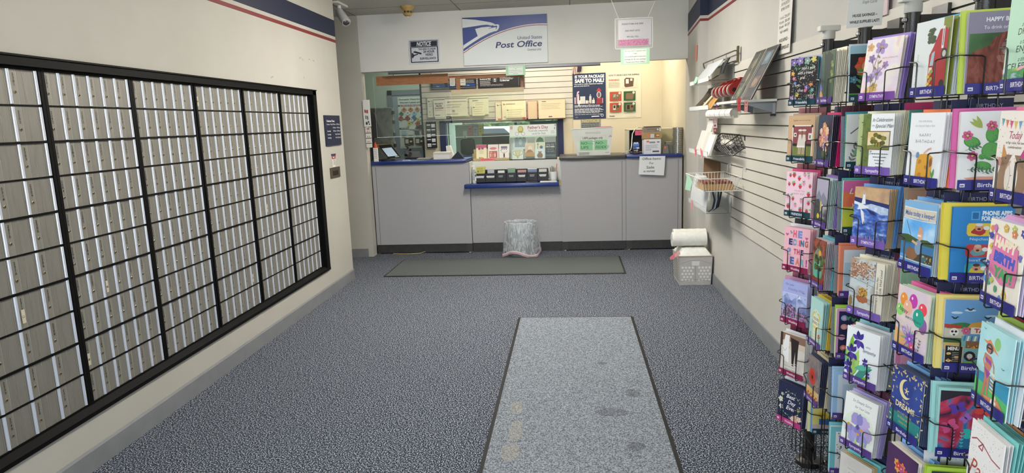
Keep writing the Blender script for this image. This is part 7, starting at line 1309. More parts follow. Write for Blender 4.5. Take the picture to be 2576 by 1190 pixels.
def f_cactus(d):
    d.rect(0, 0, 1, d.H, '#f2f2f0')
    for x, y, rx, ry, a in ((.75, .42, .16, .24, -8), (.52, .68, .16, .17, 20), (.52, .98, .11, .15, 0), (.2, .85, .14, .1, -20), (.8, .85, .1, .18, 8), (.4, .42, .14, .08, -10), (.85, 1.15, .09, .12, 0), (.38, .58, .06, .05, 0)): d.ell(x, y, rx, ry, '#4f9a4f', rot=a, n=18); d.ell(x-.01, y+.015, rx*.8, ry*.82, '#62ac58', rot=a, n=18); d.dots(x-rx*.55, y-ry*.6, x+rx*.55, y+ry*.6, 16, .007, '#2a5a34', int(x*50), 4)
    for x, y in ((.12, .97), (.5, 1.14), (.22, .6), (.8, 1.3), (.92, 1.26)): d.flower(x, y, .09, '#e06a98', '#e8c85c', 6, x*99, .4)
    for a in (75, 95, 110): d.leaf(.35, 1.1, .25, a+40, '#a8b85c', .25)
    for x, y, a in ((.1, .7, 20), (.15, .35, 0), (.4, .28, 20), (.6, .28, -10)): d.sprig(x, y, .22, a, '#4f7c5c', 4, .07)
    d.poly([(.1, .2), (.35, .22), (.95, .22), (.98, .1), (.35, .08), (.12, .1), (.2, .15)], '#e8a490'); d.text('Happy', .7, .12, .09, '#5c3c34', w=.3, sh=.3); d.text('Birthday', .6, .04, .06, '#5c3c34', w=.3)
def f_apps(d):
    d.rect(0, 0, 1, d.H, '#2a86cc'); d.rect(.3, 1.16, .44, 1.32, '#58aee0'); d.rect(.32, 1.18, .42, 1.3, '#1f6aa8'); d.text('PHONE APPS', .72, 1.25, .11, '#eef4f8', w=.48, bold=.05); d.text('FOR BOOMERS', .73, 1.15, .11, '#eef4f8', w=.52, bold=.05)
    for i, (y, c, nm) in enumerate(((.86, '#e8cc48', 'Napchat'), (.46, '#c83c3c', 'SnoreTube'), (.1, '#40b0b8', 'Yelpless'))):
        q = [(.27, y), (.24, y+.05), (.24, y+.19), (.27, y+.24), (.62, y+.24), (.65, y+.19), (.65, y+.05), (.62, y)]; d.poly(q, c); d.blob(.44, y+.09, .14, .08, ['#b83030', '#6aa0a8', '#e0c83c'][i], i+2); d.ell(.44, y+.16, .07, .07, '#d8987c'); d.ell(.44, y+.13, .03, .02, '#4a2018'); d.ell(.44, y+.21, .06, .03, ['#e8e4e0', '#d8b8a0', '#4a2c28'][i]); d.ell(.56, y+.15, .05, .04, '#f0f0ec'); d.text(nm, .45, y-.08, .07, '#e6eef4', w=.3)
def f_taco(d):
    d.rect(0, 0, 1, d.H, '#6aa0d0'); d.ell(.2, 1.15, .1, .025, '#c8dcec'); d.ell(.42, 1.2, .1, .02, '#c8dcec'); d.ell(.8, 1.1, .12, .02, '#c8dcec')
    for x, y in ((.42, 1.2), (.17, 1.03), (.72, 1.04)): d.bird(x, y, .075, '#15181c'); d.ell(x, y+.01, .035, .014, '#15181c')
    d.blob(.3, .85, .3, .12, '#3c7a44', 3); d.poly([(.38, .85), (.45, .95), (.7, 1.0), (.95, .94), (1, .85)], '#d8a048'); d.poly([(0, .93), (.3, .9), (.26, .83), (0, .86)], '#b8402c'); d.rect(0, .65, .35, .84, '#c8c4b0'); d.ell(.17, .77, .08, .08, '#ece8dc'); d.ell(.14, .78, .022, .022, '#1c1c1c'); d.ell(.2, .78, .022, .022, '#1c1c1c'); d.rect(.15, .7, .19, .73, '#3c3c3c'); d.flower(.37, .8, .08, '#d86a8c', '#e8a0b0', 6); d.rect(.45, .74, .95, .87, '#f0e8dc'); d.text('TACOS', .72, .77, .11, '#c8484c', w=.42, bold=.05)
    d.rect(0, .55, .3, .65, '#3c6a38'); d.rect(0, .42, 1, .56, '#d8b060'); d.rect(.3, .3, 1, .7, '#7cb4b0'); [d.poly([(.35+.06*i, .7), (.38+.06*i, .7), (.36+.06*i, .6), (.33+.06*i, .6)], '#f0ece4' if i % 2 else '#4a78b8') for i in range(11)]; d.rect(.38, .46, .95, .6, '#8c6040'); d.dots(.4, .46, .95, .52, 18, .025, '#e0b040', 4); d.ell(.46, .3, .1, .1, '#1c1c1c'); d.ell(.46, .3, .05, .05, '#c8ccc8'); d.rect(0, 0, 1, .2, '#6aa840'); d.rect(.6, .16, .95, .32, '#b86a2c'); d.dots(.6, .18, .95, .32, 18, .03, '#e0a83c', 5)
    d.poly([(.02, .05), (.34, .03), (.35, .5), (.02, .52)], '#c8b490'); d.poly([(.04, .07), (.32, .05), (.33, .48), (.04, .5)], '#15130f'); d.text('MENU', .18, .41, .09, '#ece6d8', w=.2, bold=.05); [d.blob(.1+.14*(i % 2), .34-.07*i, .05, .03, ['#e0b870', '#d8a060', '#e8cfa0', '#e0b0a0'][i % 4], i) for i in range(4)]; d.para(.16, .36, .3, 8, .035, .01, '#b8b4a8', 3); d.dots(.5, .02, .98, .12, 24, .03, '#c86a9c', 7); d.dots(.5, .02, .98, .12, 14, .025, '#e8d85c', 8); d.dots(0, .1, .98, .5, 10, .03, '#d8883c', 9)
def f_butter(d):
    d.rect(0, 0, 1, d.H, '#a8dcd8'); d.rect(.04, .05, 1, d.H-.06, noisy(['#1c2040', '#a82448', '#c83c5c', '#2878a8', '#1c6a8c', '#3c2460'], 10, .45, detail=3, dist=1.5, pos=[.3, .4, .48, .56, .64, .72])); d.poly([(.04, 1.34), (1, 1.34), (1, 1.2), (.4, 1.26), (.04, 1.1)], '#241c2c'); d.poly([(.3, .05), (.95, .05), (.9, .5), (.7, .7), (.5, .45)], '#1f6a94')
    for x, y, r, c, a in ((.35, 1.0, .17, '#5c3ca8', 20), (.82, 1.0, .2, '#e04838', -10), (.22, .62, .18, '#d8548c', 30), (.62, .48, .17, '#2ac0b8', 0), (.5, .8, .12, '#a868c8', 45), (.85, .62, .12, '#c83c68', 10)):
        for s_ in (30, 150, 215, 325): d.leaf(x, y, r, s_+a, c, .75)
        d.ell(x, y, r*.12, r*.3, '#2c1c3c', rot=a)
    for x in (.3, .45, .62, .8): d.sprig(x, .06, .42, 90, ['#d878a8', '#b89ce0', '#4ad0d0', '#e07c70'][int(x*6) % 4], 6, .05)
def f_time(d):
    d.rect(0, 0, 1, d.H, '#b4dcc0'); 
    for i, (a, b_) in enumerate((('Birthday', ''), ('a time to', 'DREAM'), ('a time to', 'ENJOY'), ('a time to', 'CELEBRATE'))):
        y = 1.2-.26*i; d.text(a, .55, y, .1, '#2c4a44', w=.34, sh=.35)
        if b_: d.text(b_, .55, y-.12, .14, '#1c2c2c', w=.1*len(b_), sh=.1)
    d.rect(0, 0, 1, .32, noisy(['#e0dc5c', '#7cb84c', '#3c8c64', '#c8dce8', '#d86aa0'], 14, .5, detail=3, stretch=(1, 1, 2.5))); d.blob(.6, .3, .25, .05, '#e8a8b8', 4); d.blob(.7, .25, .3, .08, '#4c9450', 5); d.blob(.3, .12, .2, .05, '#a8c8e0', 6)
def f_mice(d):
    d.rect(0, 0, 1, d.H, '#ebe3da'); d.dots(.03, .1, .97, 1.3, 70, .01, '#3c4450', 4); d.dots(.03, .1, .97, 1.3, 30, .012, '#c85c8c', 5)
    for i in range(8): d.poly([(.05+.12*i, 1.3-.06*math.sin((i+.5)/8*3.14)), (.15+.12*i, 1.3-.06*math.sin((i+1)/8*3.14)), (.1+.12*i, 1.17-.06*math.sin((i+.5)/8*3.14))], ['#5ca0a8', '#d8744c', '#c8508c', '#d8b85c', '#6a9cc0'][i % 5])
    d.text('Today', .5, .97, .17, '#b03c6c', w=.34, sh=.3); d.text('is for cake, fun and', .5, .89, .06, '#5c5860', w=.5); d.text('celebration', .5, .82, .06, '#5c5860', w=.36)
    for s_ in (-1, 1):
        x = .5+.2*s_; B_ = '#9c7c60'; d.blob(x+.03*s_, .3, .18, .26, B_, 3, 20, .08); d.poly([(x-.12*s_, .62), (x+.12*s_, .62), (x+.16*s_, .4), (x-.08*s_, .35)], B_); d.ell(x-.09*s_, .36, .07, .2, '#e6dcd0'); d.poly([(x-.16*s_, .72), (x-.06*s_, .58), (x+.1*s_, .52), (x+.14*s_, .66), (x+.02*s_, .72)], '#8c7058'); d.ell(x+.17*s_, .6, .06, .07, '#d89888'); d.ell(x-.0*s_, .66, .014, .014, '#1c1414'); d.poly([(x-.02*s_, .7), (x+.12*s_, .67), (x+.11*s_, .88)], ['#c88c4c', '#b83c84'][(s_+1)//2]); d.line([(x-.05*s_, .5), (x-.13*s_, .62)], .03, '#c8a898'); d.line([(x+.1*s_, .1), (x+.0*s_, .03)], .02, '#c88c84'); d.line([(x-.05*s_, .1), (x-.1*s_, .04)], .02, '#c88c84')
    d.line([(.88, .15), (.97, .3), (.94, .5)], .014, '#c88c84')
def f_yay(d):
    d.rect(0, 0, 1, d.H, '#efe8d8'); rn = random.Random(12); cs = ['#7c6cc0', '#e0b84c', '#c878b8', '#5ca07c', '#e08c5c', '#6a94c8', '#4c4ca0', '#b8c86a']
    for i in range(46):
        x, y = rn.uniform(.04, .96), rn.uniform(.03, 1.36)
        if i % 3 == 0: d.blob(x, y, .08, .08, cs[i % 8], i, 16, .6)
        elif i % 3 == 1: d.ell(x, y, .045, .06, cs[i % 8])
        else: d.flower(x, y, .07, cs[i % 8], '#efe8d8', 5, i*20)
    d.poly([(.12, .55), (.2, 1.2), (.5, 1.14), (.88, 1.02), (.92, .6), (.88, .42), (.5, .38), (.3, .48)], '#e07ca8')
    for tx, y, c, w_ in (('HAPPY', .96, '#f2e4c8', .62), ('BIRTH', .72, '#4a5cc0', .6), ('YAY!', .48, '#4fa060', .56)): d.text(tx, .53, y, .22, c, w=w_, bold=.08, rot=-6)
def f_beach(d):
    d.rect(0, 0, 1, d.H, noisy(['#a8dce0', '#b4e2e6', '#90ccd8'], 6, .5)); d.poly([(0, .0), (0, .42), (1, .3), (1, 0)], '#5cc070'); d.poly([(0, .42), (0, .55), (1, .6), (1, .3)], '#3c9cc0'); d.ell(.55, 1.16, .09, .11, '#8cc878', n=18); S = '#c8846c'
    d.poly([(.12, 1.12), (.25, 1.13), (.33, 1.18), (.4, 1.13), (.62, .98), (.4, 1.03), (.25, 1.08)], '#e0905c'); d.ell(.34, 1.02, .11, .09, '#5c4c54'); d.ell(.33, 1.0, .055, .07, S); d.rect(.27, 1.01, .39, 1.035, '#1c1c24'); d.ell(.33, .96, .015, .01, '#a82c3c')
    d.poly([(.22, .92), (.42, .9), (.46, .75), (.40, .62), (.44, .5), (.42, .3), (.46, .12), (.40, .12), (.36, .45), (.30, .12), (.24, .14), (.28, .5), (.24, .65), (.26, .78)], S); d.line([(.42, .88), (.52, .76), (.54, .66)], .03, S); d.line([(.23, .9), (.2, .78), (.26, .68)], .03, S); d.poly([(.24, .86), (.44, .82), (.45, .75), (.25, .79)], '#a04ca0'); d.poly([(.25, .68), (.44, .62), (.36, .5)], '#a04ca0')
    for i in range(6): d.poly([(.46, .66-.06*i), (.58, .64-.06*i), (.6, .61-.06*i), (.47, .63-.06*i)], '#e8b070' if i % 2 else '#f0e4cc')
    d.poly([(.3, .2), (.75, .26), (.95, .12), (.5, .04)], '#e0946c'); d.blob(.62, .17, .1, .07, '#eeeeec', 4); d.ell(.66, .27, .035, .04, '#e0dcc0'); d.bird(.78, .8, .05, '#5c7c84'); d.bird(.15, 1.3, .04, '#5c7c84')
def f_party(d):
    d.rect(0, 0, 1, d.H, '#ebe9e6'); d.dots(.03, .3, .97, 1.36, 80, .012, '#8c949c', 4, 4); d.dots(.03, .3, .97, 1.36, 50, .012, '#c89c84', 9, 4)
    d.line([(.05, 1.05), (.2, 1.12), (.42, 1.1), (.4, .98), (.28, 1.0), (.4, 1.1), (.7, .98), (.95, .96)], .025, '#a84c5c'); d.text('Party', .5, .45, .42, '#b04838', w=.84, sh=.35, bold=.0); d.text('time', .55, .18, .22, '#c8884c', w=.4, sh=.35)
# cards seen at the sides of the front columns
def g_redfl(d):
    d.rect(0, 0, 1, d.H, '#15141a'); d.rect(0, d.H-.2, 1, d.H, '#9cc4d0'); d.ell(.42, .88, .28, .26, '#c8402c', n=18); d.flower(.42, .88, .3, '#d85a34', '#3c4c8c', 8, 0, .25); d.ell(.42, .88, .14, None, '#e09c70'); d.ell(.42, .88, .09, None, '#a83c5c'); d.ell(.42, .88, .05, None, '#b8c8d8')
    for i in range(8): d.leaf(.42, .2+.07*i, .3, 30+120*(i % 2), '#5c9c3c', .3)
    d.rect(0, .12, 1, .2, '#5c9c3c'); d.rect(0, .02, 1, .12, '#b82c3c'); d.flower(.1, .55, .1, '#4c8ca8', '#d8b83c')
def g_leafy(d): d.rect(0, 0, 1, d.H, '#e9ece8'); [d.sprig(.1+.2*i, .1+.3*(i % 3), .5, 70+10*i, ['#7c8478', '#8fae84', '#a8b8a0'][i % 3], 5, .13) for i in range(5)]; d.line([(.1, .9), (.35, 1.1), (.3, 1.3)], .03, '#6a706c'); d.blob(.3, .4, .14, .1, '#88b088', 4)
def g_wash(d): d.rect(0, 0, 1, d.H, '#d868a0'); d.rect(0, 0, 1, 1.1, noisy(['#e0583c', '#e87c4c', '#d84868'], 9, .5)); d.rect(0, .0, 1, .7, noisy(['#e8d83c', '#b8d048', '#e8a83c'], 8, .5)); d.text('Love', .4, 1.05, .22, '#f4eee8', w=.5, sh=.3); d.text('you', .35, .7, .2, '#f4eee8', w=.3, sh=.3)
def g_orange(d): d.rect(0, 0, 1, d.H, '#e88c6c'); d.rect(.1, .05, 1, d.H-.1, '#dce8f0'); d.rect(.12, .3, 1, .95, '#b8d4e4'); d.leaf(.35, .95, .18, 100, '#6cb07c', .3); d.leaf(.35, .95, .18, 70, '#6cb07c', .3); d.bird(.3, .7, .06, '#2c4c64'); d.bird(.28, .3, .05, '#2c4c64')
def g_folk(d):
    d.rect(0, 0, 1, d.H, '#dc9cc8'); d.rect(.06, .04, .97, d.H-.06, '#1f2050')
    for x, y, c in ((.2, 1.15, '#8cb0e0'), (.2, .9, '#e0a090'), (.2, .3, '#e07c4c'), (.35, .15, '#d8548c'), (.15, .6, '#d8a8c8')): d.ell(x, y, .09, .08, c); d.ell(x, y, .045, .04, '#f0b0c8')
    for i in range(10): d.leaf(.25+.07*i, 1.1-.02*i, .16, 40+80*(i % 2), '#4f9470', .4)
    d.ell(.6, .7, .3, .38, '#d85c9c', n=16); d.ell(.6, .7, .22, .3, '#e8d878', n=16)
def g_blue(d): d.rect(0, 0, 1, d.H, '#a0c8ec'); d.rect(.12, .05, 1, d.H-.12, '#d6e4f0'); d.rect(.25, .05, 1, d.H-.4, '#c0d4e8')
def g_dots(d): d.rect(0, 0, 1, d.H, '#7cc8d0'); d.rect(.14, .1, 1, d.H-.14, '#eef0ee'); d.dots(.18, .12, 1, d.H-.18, 110, .022, '#3c4048', 5); d.blob(.75, .45, .2, .16, '#1c1c20', 5)
def g_tan(d): d.rect(0, 0, 1, d.H, '#c49c84'); d.rect(.15, .0, .3, 1.0, '#6cb0a4'); d.rect(.32, .1, 1, 1.1, '#e4e0d4')
def g_green(d): d.rect(0, 0, 1, d.H, '#9cc8a8'); d.rect(.1, .05, 1, d.H-.1, '#a8d0b4')
def g_flower2(d): d.rect(0, 0, 1, d.H, '#e4dcc8'); d.dots(0, .2, 1, d.H, 40, .02, '#5c9c5c', 4); d.dots(0, .2, 1, d.H, 30, .02, '#d86a84', 6)
def g_dog(d): d.rect(0, 0, 1, d.H, '#e0d078'); d.blob(.6, .9, .3, .25, '#2c2420', 4); d.ell(.6, .75, .12, .1, '#c8a888'); d.flower(.3, .62, .14, '#e0c030', '#6c4c1c'); d.flower(.45, .5, .1, '#e0c030', '#6c4c1c'); d.rect(.2, .3, 1, .5, '#3c6aa8'); d.rect(0, 0, 1, .3, '#c8b4b0')
def g_mum(d): d.rect(0, 0, 1, d.H, '#a88c9c'); d.flower(.5, .5, .45, '#c86c98', '#8c3c6c', 14, 0, .12); d.flower(.5, .5, .3, '#d88cac', '#8c3c6c', 12, 12, .15); d.text('WITH', .4, 1.1, .14, '#3c3440', w=.3)
E_ = lambda c, w_=.133, h=.186, du=.004, dz=0, n=1, word='envelope': (n, c, word, w_, h, du, dz)
S_ = lambda n, c='#e9e7e0', word='white card edges', w_=.127, h=.178, du=.001, dz=0: (n, c, word, w_, h, du, dz)
def st(n, cc, cw, ec, ew, en=2, w_=.127, h=.178):
    return [S_(n, cc, cw+' cards', w_, h), E_(ec, w_+.006, h+.008, .004, 0, en, ew+' envelopes')]
P = pocket
P('A', 0, 'Friendship', TEAL, ('#15131a', f_wild), [S_(3, '#2c8c94', 'teal cards', du=-.006), E_('#b8b4d8', du=-.008, word='lilac envelopes', n=2)], short='black floral friendship card', fl='black floral card about taking a walk with a friend', hdr=TEAL, hdrt='Friendship')
P('A', 1, 'Friendship', TEAL, ('#cba882', f_barn), [S_(2, '#e0d8c8', 'cream cards'), E_('#b8a088', word='tan envelopes', n=1)], short='barn photograph card', fl='tan card with a photo of two children before a red barn', hdr='#b8787c', hdrt='')
P('A', 2, 'FRIENDSHIP', TEAL, ('#f2cfdc', f_berry), [S_(3, '#f0c0d0', 'pale pink cards'), E_('#e05a90', word='hot pink envelopes', n=2, h=.188)], short='strawberry card', fl='pale pink card scattered with red strawberries', hdr='#9c5c60', hdrt='')
P('A', 3, 'Wedding', CRI, ('#f0b8c4', f_wedding), [S_(4, '#e8b0bc', 'pink cards', du=.003), E_('#eef0f4', word='white envelopes', n=2, h=.19), S_(1, '#c8d0bc', 'pale green cards', du=-.012, h=.182)], short='colourful wedding lettering card', fl='pink card with big colourful wedding of the year letters', hdr='#2c2c30')
P('A', 4, 'Wedding', CRI, ('#aab0e2', f_lavmt), [S_(3, '#c0c4ec', 'lavender cards'), E_('#c88cb0', du=-.010, word='mauve envelopes', n=2, h=.19)], short='lavender mountain wedding card', fl='lavender wedding card with blue mountains and wildflowers', hdr='#9c5c74')
P('A', 5, 'Wedding', CRI, ('#e6e0d6', f_bride), [S_(3, '#f0eeea', 'white cards'), E_('#f0f2f4', word='white envelopes', n=2)], short='bride and groom card', fl='sepia and white card of a bride and groom seen from below the shoulders', hdr='#7c2444', hdrt='')
P('A', 6, 'Wedding', PNK, ('#1a2246', f_bestday), [S_(4, '#2c3050', 'dark blue cards'), E_('#eceef2', word='white envelopes', n=3), S_(1, '#e0c8a0', 'cream cards', du=-.012, h=.188)], short='navy best day ever card', fl='navy card with a flower wreath around best day ever', hdr=None)
nb = dict(w_=.105, h=.178)
P('B', 0, 'Blank Notecard', PUR, ('#1f3a34', f_stems), st(4, '#ece6d4', 'cream', '#e9e4d0', 'ivory', 3, .108), short='dark green stems card', fl='dark green notecard of tall plant stems', hdr=NVY, hdrt='Blank Notecard', **nb)
P('B', 1, 'Blank Notecard', PUR, ('#1a2436', f_bouquet), st(3, '#3c3448', 'dark', '#e02c74', 'magenta', 4, .108), short='flower bouquet notecard', fl='dark notecard with a pastel bouquet of roses', hdrt='Blank Notecard', **nb)
P('B', 2, 'Blank Notecard', PUR, ('#16181c', f_falls), st(4, '#b8ccc8', 'pale green', '#a888d8', 'violet', 4, .108), short='waterfall notecard', fl='black-edged notecard of a mountain waterfall painting', hdrt='Blank Notecard', **nb)
P('B', 3, 'Blank Notecard', PUR, ('#5a3420', f_tree), st(4, '#b8b0b8', 'grey', '#7cccd8', 'aqua', 4, .108), short='glowing tree notecard', fl='notecard painting of a tree against a turquoise glow', hdrt='Blank Notecard', **nb)
P('B', 4, 'Blank Notecard', PUR, ('#a9d2cc', f_doing), st(3, '#a0ccc8', 'aqua', '#e8c850', 'yellow', 6, .108), short='aqua encouragement notecard', fl='aqua notecard lettered with you are doing it', hdrt='Blank Notecard', **nb)
P('B', 5, 'Blank Notecard', PUR, ('#3c4468', f_poppy), st(4, '#3c4058', 'slate', '#eadfb8', 'cream', 6, .108), short='red poppy notecard', fl='notecard painting of one large red poppy', hdrt='Blank Notecard', **nb)
P('C', 0, 'SYMPATHY', '#7c4aa0', ('#efe0d6', f_symp1), st(1, '#ece4dc', 'cream', '#9c84d0', 'lavender', 3), tiltb=7, short='pressed flower sympathy card', fl='cream and pink sympathy card with pressed lilac flowers', hdrt='')
P('C', 1, 'Sympathy', PUR2, ('#f0f2f4', f_celeb), st(4, '#f0f0ea', 'white', '#eceacc', 'cream', 4), short='special man card', fl='white and olive card celebrating a special man, with a tree picture', hdrt='')
P('C', 2, 'SYMPATHY', PUR2, ('#2f50a8', f_gull), st(4, '#c8ac84', 'tan', '#6ca4e4', 'blue', 3), short='seagull card', fl='sympathy card with a white seagull over blue surf', hdrt='SYMPATHY')
P('C', 3, 'Sympathy', PUR2, ('#c4ccc8', f_pine), st(4, '#ece6d2', 'cream', '#eee8d4', 'ivory', 6), short='pine cone card', fl='sympathy card of a pine cone before bare autumn trees', hdrt='Sympathy')
P('C', 4, 'Sympathy', PUR, ('#eef2f4', f_iris), [S_(4, '#eef0f2', 'white cards'), E_('#dfe6ea', word='pale envelopes', n=3), E_('#8cccd4', word='aqua envelopes', n=1, dz=.006, h=.188), S_(2, '#9cc85c', 'lime cards', du=-.02)], short='purple iris sympathy card', fl='white sympathy card with dark purple irises', hdrt='Kids', hdr=NVY)
P('C', 5, 'Sympathy', PUR, ('#eef0ec', f_sorry), st(3, '#e8e8ee', 'white', '#b4a8e0', 'lavender', 4), tiltb=5, short='watercolour iris card', fl='white card with a pale lilac iris, so deeply sorry', hdrt='LOVE', hdr='#5c1c3c')
P('C', 6, '', None, ('#c8c4bc', f_greyl), [S_(3, '#d8c498', 'tan cards'), E_('#7cccd4', word='aqua envelopes', n=4)], short='grey lettered card', fl='grey stone-patterned card, lowest in the sympathy column', hdr=NVY, hdrt='')
P('D', 0, 'BIRTHDAY', NVY, ('#d6dcda', f_truck), [S_(1, '#7c8430', 'olive cards', du=.004), S_(3, '#d8e0e4', 'pale cards', du=.006), E_('#4cb8dc', word='bright blue envelopes', n=5, du=.006), E_('#e88c4c', du=-.016, word='orange envelopes', n=1)], short='red truck birthday card', fl='birthday card with a red vintage truck printed sideways', hdrt='')
P('D', 1, 'BIRTHDAY', NVY, ('#e6e8ea', f_cake), [S_(3, '#f0f2f4', 'white cards'), E_('#f0834a', word='orange envelopes', n=3, du=.008), E_('#f0c8b4', word='peach envelopes', n=1, du=.010)], short='golden cake birthday card', fl='white birthday card with a small golden cake figure', hdrt='BIRTHDAY', tiltb=2)
P('D', 2, 'BIRTHDAY', NVY, ('#5c9cd8', f_fish), st(4, '#c8d4dc', 'pale', '#7cb8f0', 'blue', 5), short='child fishing birthday card', fl='blue card of a small child fishing from a log', hdrt='BIRTHDAY')
P('D', 3, 'BIRTHDAY', NVY, ('#d0d4c8', f_balloon), st(4, '#c8dcc4', 'pale green', '#ec6ca8', 'pink', 4), short='balloon birthday card', fl='pastel birthday card with balloons and flowers', hdrt='BIRTHDAY')
P('D', 4, 'Birthday', NVY, ('#1f3070', f_dreams), st(5, '#4c5878', 'slate blue', '#84b8ec', 'sky blue', 5), short='moon and stars birthday card', fl='dark blue and gold card with a crescent moon', hdrt='Thinking of you')
P('D', 5, 'Birthday', NVY, ('#3c1f4c', f_heart), [S_(3, '#ece8dc', 'ivory cards'), S_(2, '#e0e4ee', 'white cards'), E_('#84b8ec', word='sky blue envelopes', n=3)], short='purple heart card', fl='dark purple card with an ornate red heart', hdrt='')
ew = dict(w_=.127, h=.178)
P('E', 0, 'BIRTHDAY', NVY, ('#8c8698', f_orang), [S_(2, '#c8c4d0', 'grey cards'), E_('#c8dc5c', word='lime envelopes', n=2, du=-.004)], short='orangutan birthday card', fl='grey birthday card with a thoughtful orangutan photo', hdrt='', **ew)
P('E', 1, 'Birthday', NVY, ('#f2f2f0', f_cactus), [S_(2, '#f0eeea', 'white cards'), E_('#dc6cac', word='pink envelopes', n=2, du=-.006)], short='cactus birthday card', fl='white birthday card of green cacti with pink flowers', hdrt='BIRTHDAY', **ew)
P('E', 2, 'BIRTHDAY', NVY, ('#2a86cc', f_apps), [S_(1, '#2a86cc', 'blue cards'), E_('#ecd84c', word='yellow envelopes', n=3, du=-.012)], short='phone apps birthday card', fl='bright blue joke birthday card about phone apps', hdrt='BIRTHDAY', **ew)
P('E', 3, 'Birthday', NVY, ('#6aa0d0', f_taco), [S_(1, '#e8e4d8', 'cream cards'), E_('#f0dc84', word='pale yellow envelopes', n=3, du=-.008)], short='taco stand birthday card', fl='birthday card painting of a taco stand with crows and a menu', hdrt='BIRTHDAY', **ew)
P('E', 4, 'Birthday', NVY, ('#a8dcd8', f_butter), [S_(2, '#a8dcd8', 'aqua cards'), E_('#a8dcd8', word='pale aqua envelopes', n=2, du=-.005)], short='butterfly birthday card', fl='birthday card of neon butterflies on red and blue', hdrt='', **ew)
P('E', 5, '', None, ('#1f2c44', lambda d: d.ring(.05, .05, .95, d.H-.05, .02, '#8cb0d0')), [E_('#b4d84c', word='lime envelopes', n=3, du=-.006)], short='navy framed card', fl='navy card with a thin pale frame under the butterfly card', hdrt='This card', hdr='#e4e6e8', **ew)
P('F', 0, 'BIRTHDAY', NVY, ('#b4dcc0', f_time), st(2, '#a8d4b8', 'mint', '#8cc8dc', 'pale blue', 2), short='mint birthday card', fl='mint birthday card lettered dream, enjoy and celebrate', hdrt='')
P('F', 1, 'BIRTHDAY', NVY, ('#ebe3da', f_mice), st(3, '#ece4e0', 'cream', '#f07ca8', 'pink', 3), short='two mice birthday card', fl='cream birthday card with two mice in party hats', hdrt='BIRTHDAY')
P('F', 2, 'BIRTHDAY', NVY, ('#efe8d8', f_yay), [S_(3, '#dcd0ec', 'lilac cards'), E_('#ecb0dc', word='pale pink envelopes', n=5), S_(2, '#c0dcc8', 'mint cards', du=-.014)], short='happy birth yay card', fl='confetti patterned card with big happy birth yay letters', hdrt='birthday')
P('F', 3, 'BIRTHDAY', NVY, ('#a8dce0', f_beach), [S_(2, '#b4e0e8', 'pale blue cards'), E_('#e6ecf0', word='white envelopes', n=2, du=.012, h=.19), S_(1, '#a8c858', 'lime cards', du=-.006, h=.20), S_(3, '#c84850', 'red cards', du=-.010, h=.198)], short='beach woman birthday card', fl='pale blue birthday card of a woman in a sun hat', hdrt='birthday')
P('F', 4, '', None, ('#ebe9e6', f_party), [S_(2, '#e8e8e8', 'white cards'), E_('#84d0cc', word='aqua envelopes', n=5), S_(2, '#e09c6c', 'orange cards', du=-.016, h=.19)], short='party lettered card', fl='white card with coral party lettering, lowest of the foremost column', hdrt='THEM', hdr=NVY)
# columns facing the camera between the others
P('K', 0, 'ANNIVERSARY', TEAL, ('#15141a', g_redfl), st(2, '#b8d4dc', 'pale blue', '#dce4ea', 'white', 1), short='red folk flower card', fl='black card with one large red folk flower and green leaves', hdr='#5c2434', hdrt='')
P('K', 1, 'ANNIVERSARY', TEAL, ('#e9ece8', g_leafy), st(2, '#a8cc94', 'green', '#4ca8bc', 'teal', 2), short='leafy anniversary card', fl='white anniversary card with grey-green leaves', hdr='#5c2434', hdrt='')
P('K', 2, 'With Love', TEAL, ('#d868a0', g_wash), st(2, '#e0e4d4', 'pale', '#58b8b0', 'teal', 2), short='rainbow watercolour card', fl='pink, orange and yellow watercolour card', hdrt='Notecard')
P('K', 3, 'Thinking of You', PUR, ('#e88c6c', g_orange), st(2, '#e89c7c', 'orange', '#e88c6c', 'coral', 2), short='coral bordered card', fl='coral bordered card with a pale blue centre', hdrt='Notecard')
P('K', 4, 'Thinking of You', PUR, ('#dc9cc8', g_folk), st(2, '#f0eef0', 'white', '#b8dc5c', 'lime', 3), short='navy folk pattern card', fl='pink-edged navy folk art card with a lime envelope', hdrt='Notecard')
P('K', 5, 'Get Well', PUR, ('#a0c8ec', g_blue), st(2, '#c8dcec', 'pale blue', '#a0c8ec', 'light blue', 2), short='pale blue plain card', fl='light blue card with paler inner panel', hdrt='')
P('K', 6, 'Get Well', PUR, ('#7cc8d0', g_dots), st(2, '#e8f0f0', 'white', '#7cc8d0', 'aqua', 2), short='dotted aqua card', fl='aqua and white card spotted with small black dots', hdr=None)
P('J', 4, '', TEAL, ('#a88c9c', g_mum), st(1, '#b8a0b0', 'mauve', '#d8c4d0', 'pale', 1), short='pink chrysanthemum card', fl='mauve card with a pink chrysanthemum behind the notecards', hdr=NVY, hdrt='LOVE')
P('J', 5, '', TEAL, ('#c8a8b0', g_mum), st(1, '#b8a0b0', 'mauve', '#e0e0e8', 'pale', 1), short='lower chrysanthemum card', fl='second mauve flower card, lower behind the notecards', hdr=None)
P('J', 6, 'ANY OCCASION', '#1c3c48', ('#e0d078', g_dog), [S_(2, '#7ca8e0', 'blue cards', du=-.004), E_('#ece8a0', word='pale yellow envelopes', n=2, du=-.010)], short='yellow flower dog card', fl='card of a dark dog behind yellow flowers in the lowest pocket', hdr=None)
P('L', 1, '', NVY, ('#e4dcc8', g_flower2), st(2, '#dce0d0', 'cream', '#4c9c94', 'teal', 2), short='small floral pattern card', fl='cream card of tiny red and green flowers behind the cake card', hdr='#c83c74')
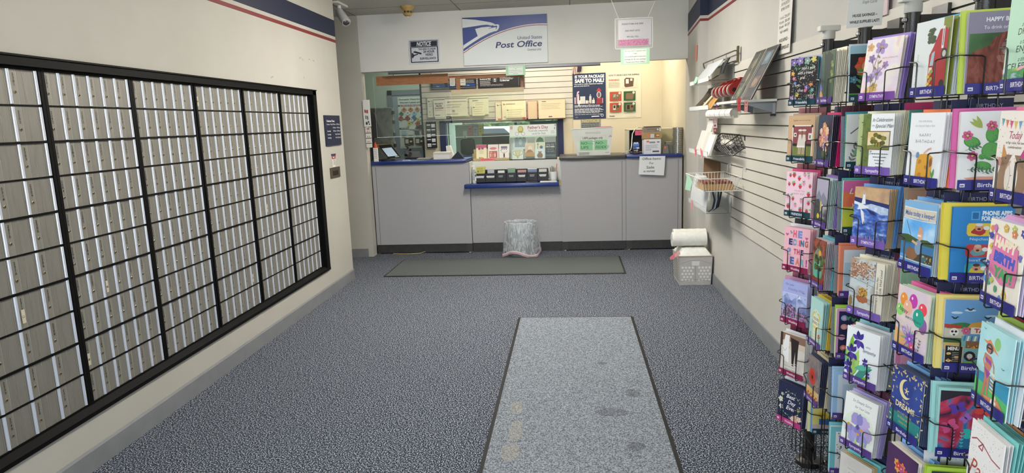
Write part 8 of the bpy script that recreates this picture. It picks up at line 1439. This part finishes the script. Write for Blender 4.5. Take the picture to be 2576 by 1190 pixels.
P('L', 2, '', NVY, ('#c49c84', g_tan), st(2, '#6cb0a4', 'teal', '#c8a894', 'tan', 2), short='tan and teal card', fl='tan card with a teal band behind the fishing card', hdrt='BIRTHDAY')
P('L', 3, '', NVY, ('#9cc8a8', g_green), st(2, '#a8d0b4', 'green', '#e088a8', 'rose', 2), short='pale green plain card', fl='pale green card behind the balloon card', hdr='#5c1c3c', hdrt='BIRTHDAY')
P('L', 4, '', NVY, ('#e890c0', lambda d: d.rect(.1, .1, .9, d.H-.1, '#f0b0d0')), st(1, '#f0c0d8', 'pink', '#a8c8e8', 'blue', 2), short='pink bordered card', fl='pink card behind the moon and stars card', hdrt='THINKING')
P('G', 3, '', NVY, ('#8cc04c', lambda d: d.rect(.05, .05, .95, d.H-.05, '#a0d05c')), st(1, '#c84850', 'red', '#b8d86c', 'lime', 1), short='lime green card', fl='lime green card in the camera side of the nearest rack', hdrt='Birthday')
P('G', 5, '', NVY, ('#ec84b4', lambda d: d.rect(.05, .05, .95, d.H-.05, '#f094c0')), st(1, '#f0a8c8', 'pink', '#ec84b4', 'deep pink', 1), short='plain pink card', fl='plain pink card low on the nearest rack', hdrt='Birthday')
for c_, rows in (('A', range(7)), ('B', range(6)), ('C', range(7)), ('D', range(6)), ('E', range(6)), ('F', range(5)), ('K', range(7)), ('J', [4, 5, 6]), ('L', [1, 2, 3, 4]), ('G', [3, 5])): wires(c_, list(rows))
# empty lowest wire basket of the farthest rack
b = MB(); z0, z1 = .03, .19
for (x0, y0, x1, y1) in ((.975, 2.60, 1.12, 2.60), (1.12, 2.60, 1.12, 2.74), (.975, 2.60, .975, 2.74)):
    for k in range(5):
        x, y = x0+(x1-x0)*k/4, y0+(y1-y0)*k/4; b.tube([(x, y, z0), (x, y, z1)], .002, WIRE, 5)
for z in (z0, .11, z1): b.tube([(.975, 2.60, z), (1.12, 2.60, z), (1.12, 2.74, z), (.975, 2.74, z)], .002, WIRE, 5, closed=True)
CHW = mat('#a8a498', .3, .7)
for k in range(3): b.tube([(.98+.05*k, 2.61, .15-.03*k), (1.02+.05*k, 2.70, .06), (1.09+.01*k, 2.72, .03)], .0025, CHW, 5)
b.build('bottom_basket', towers[0])
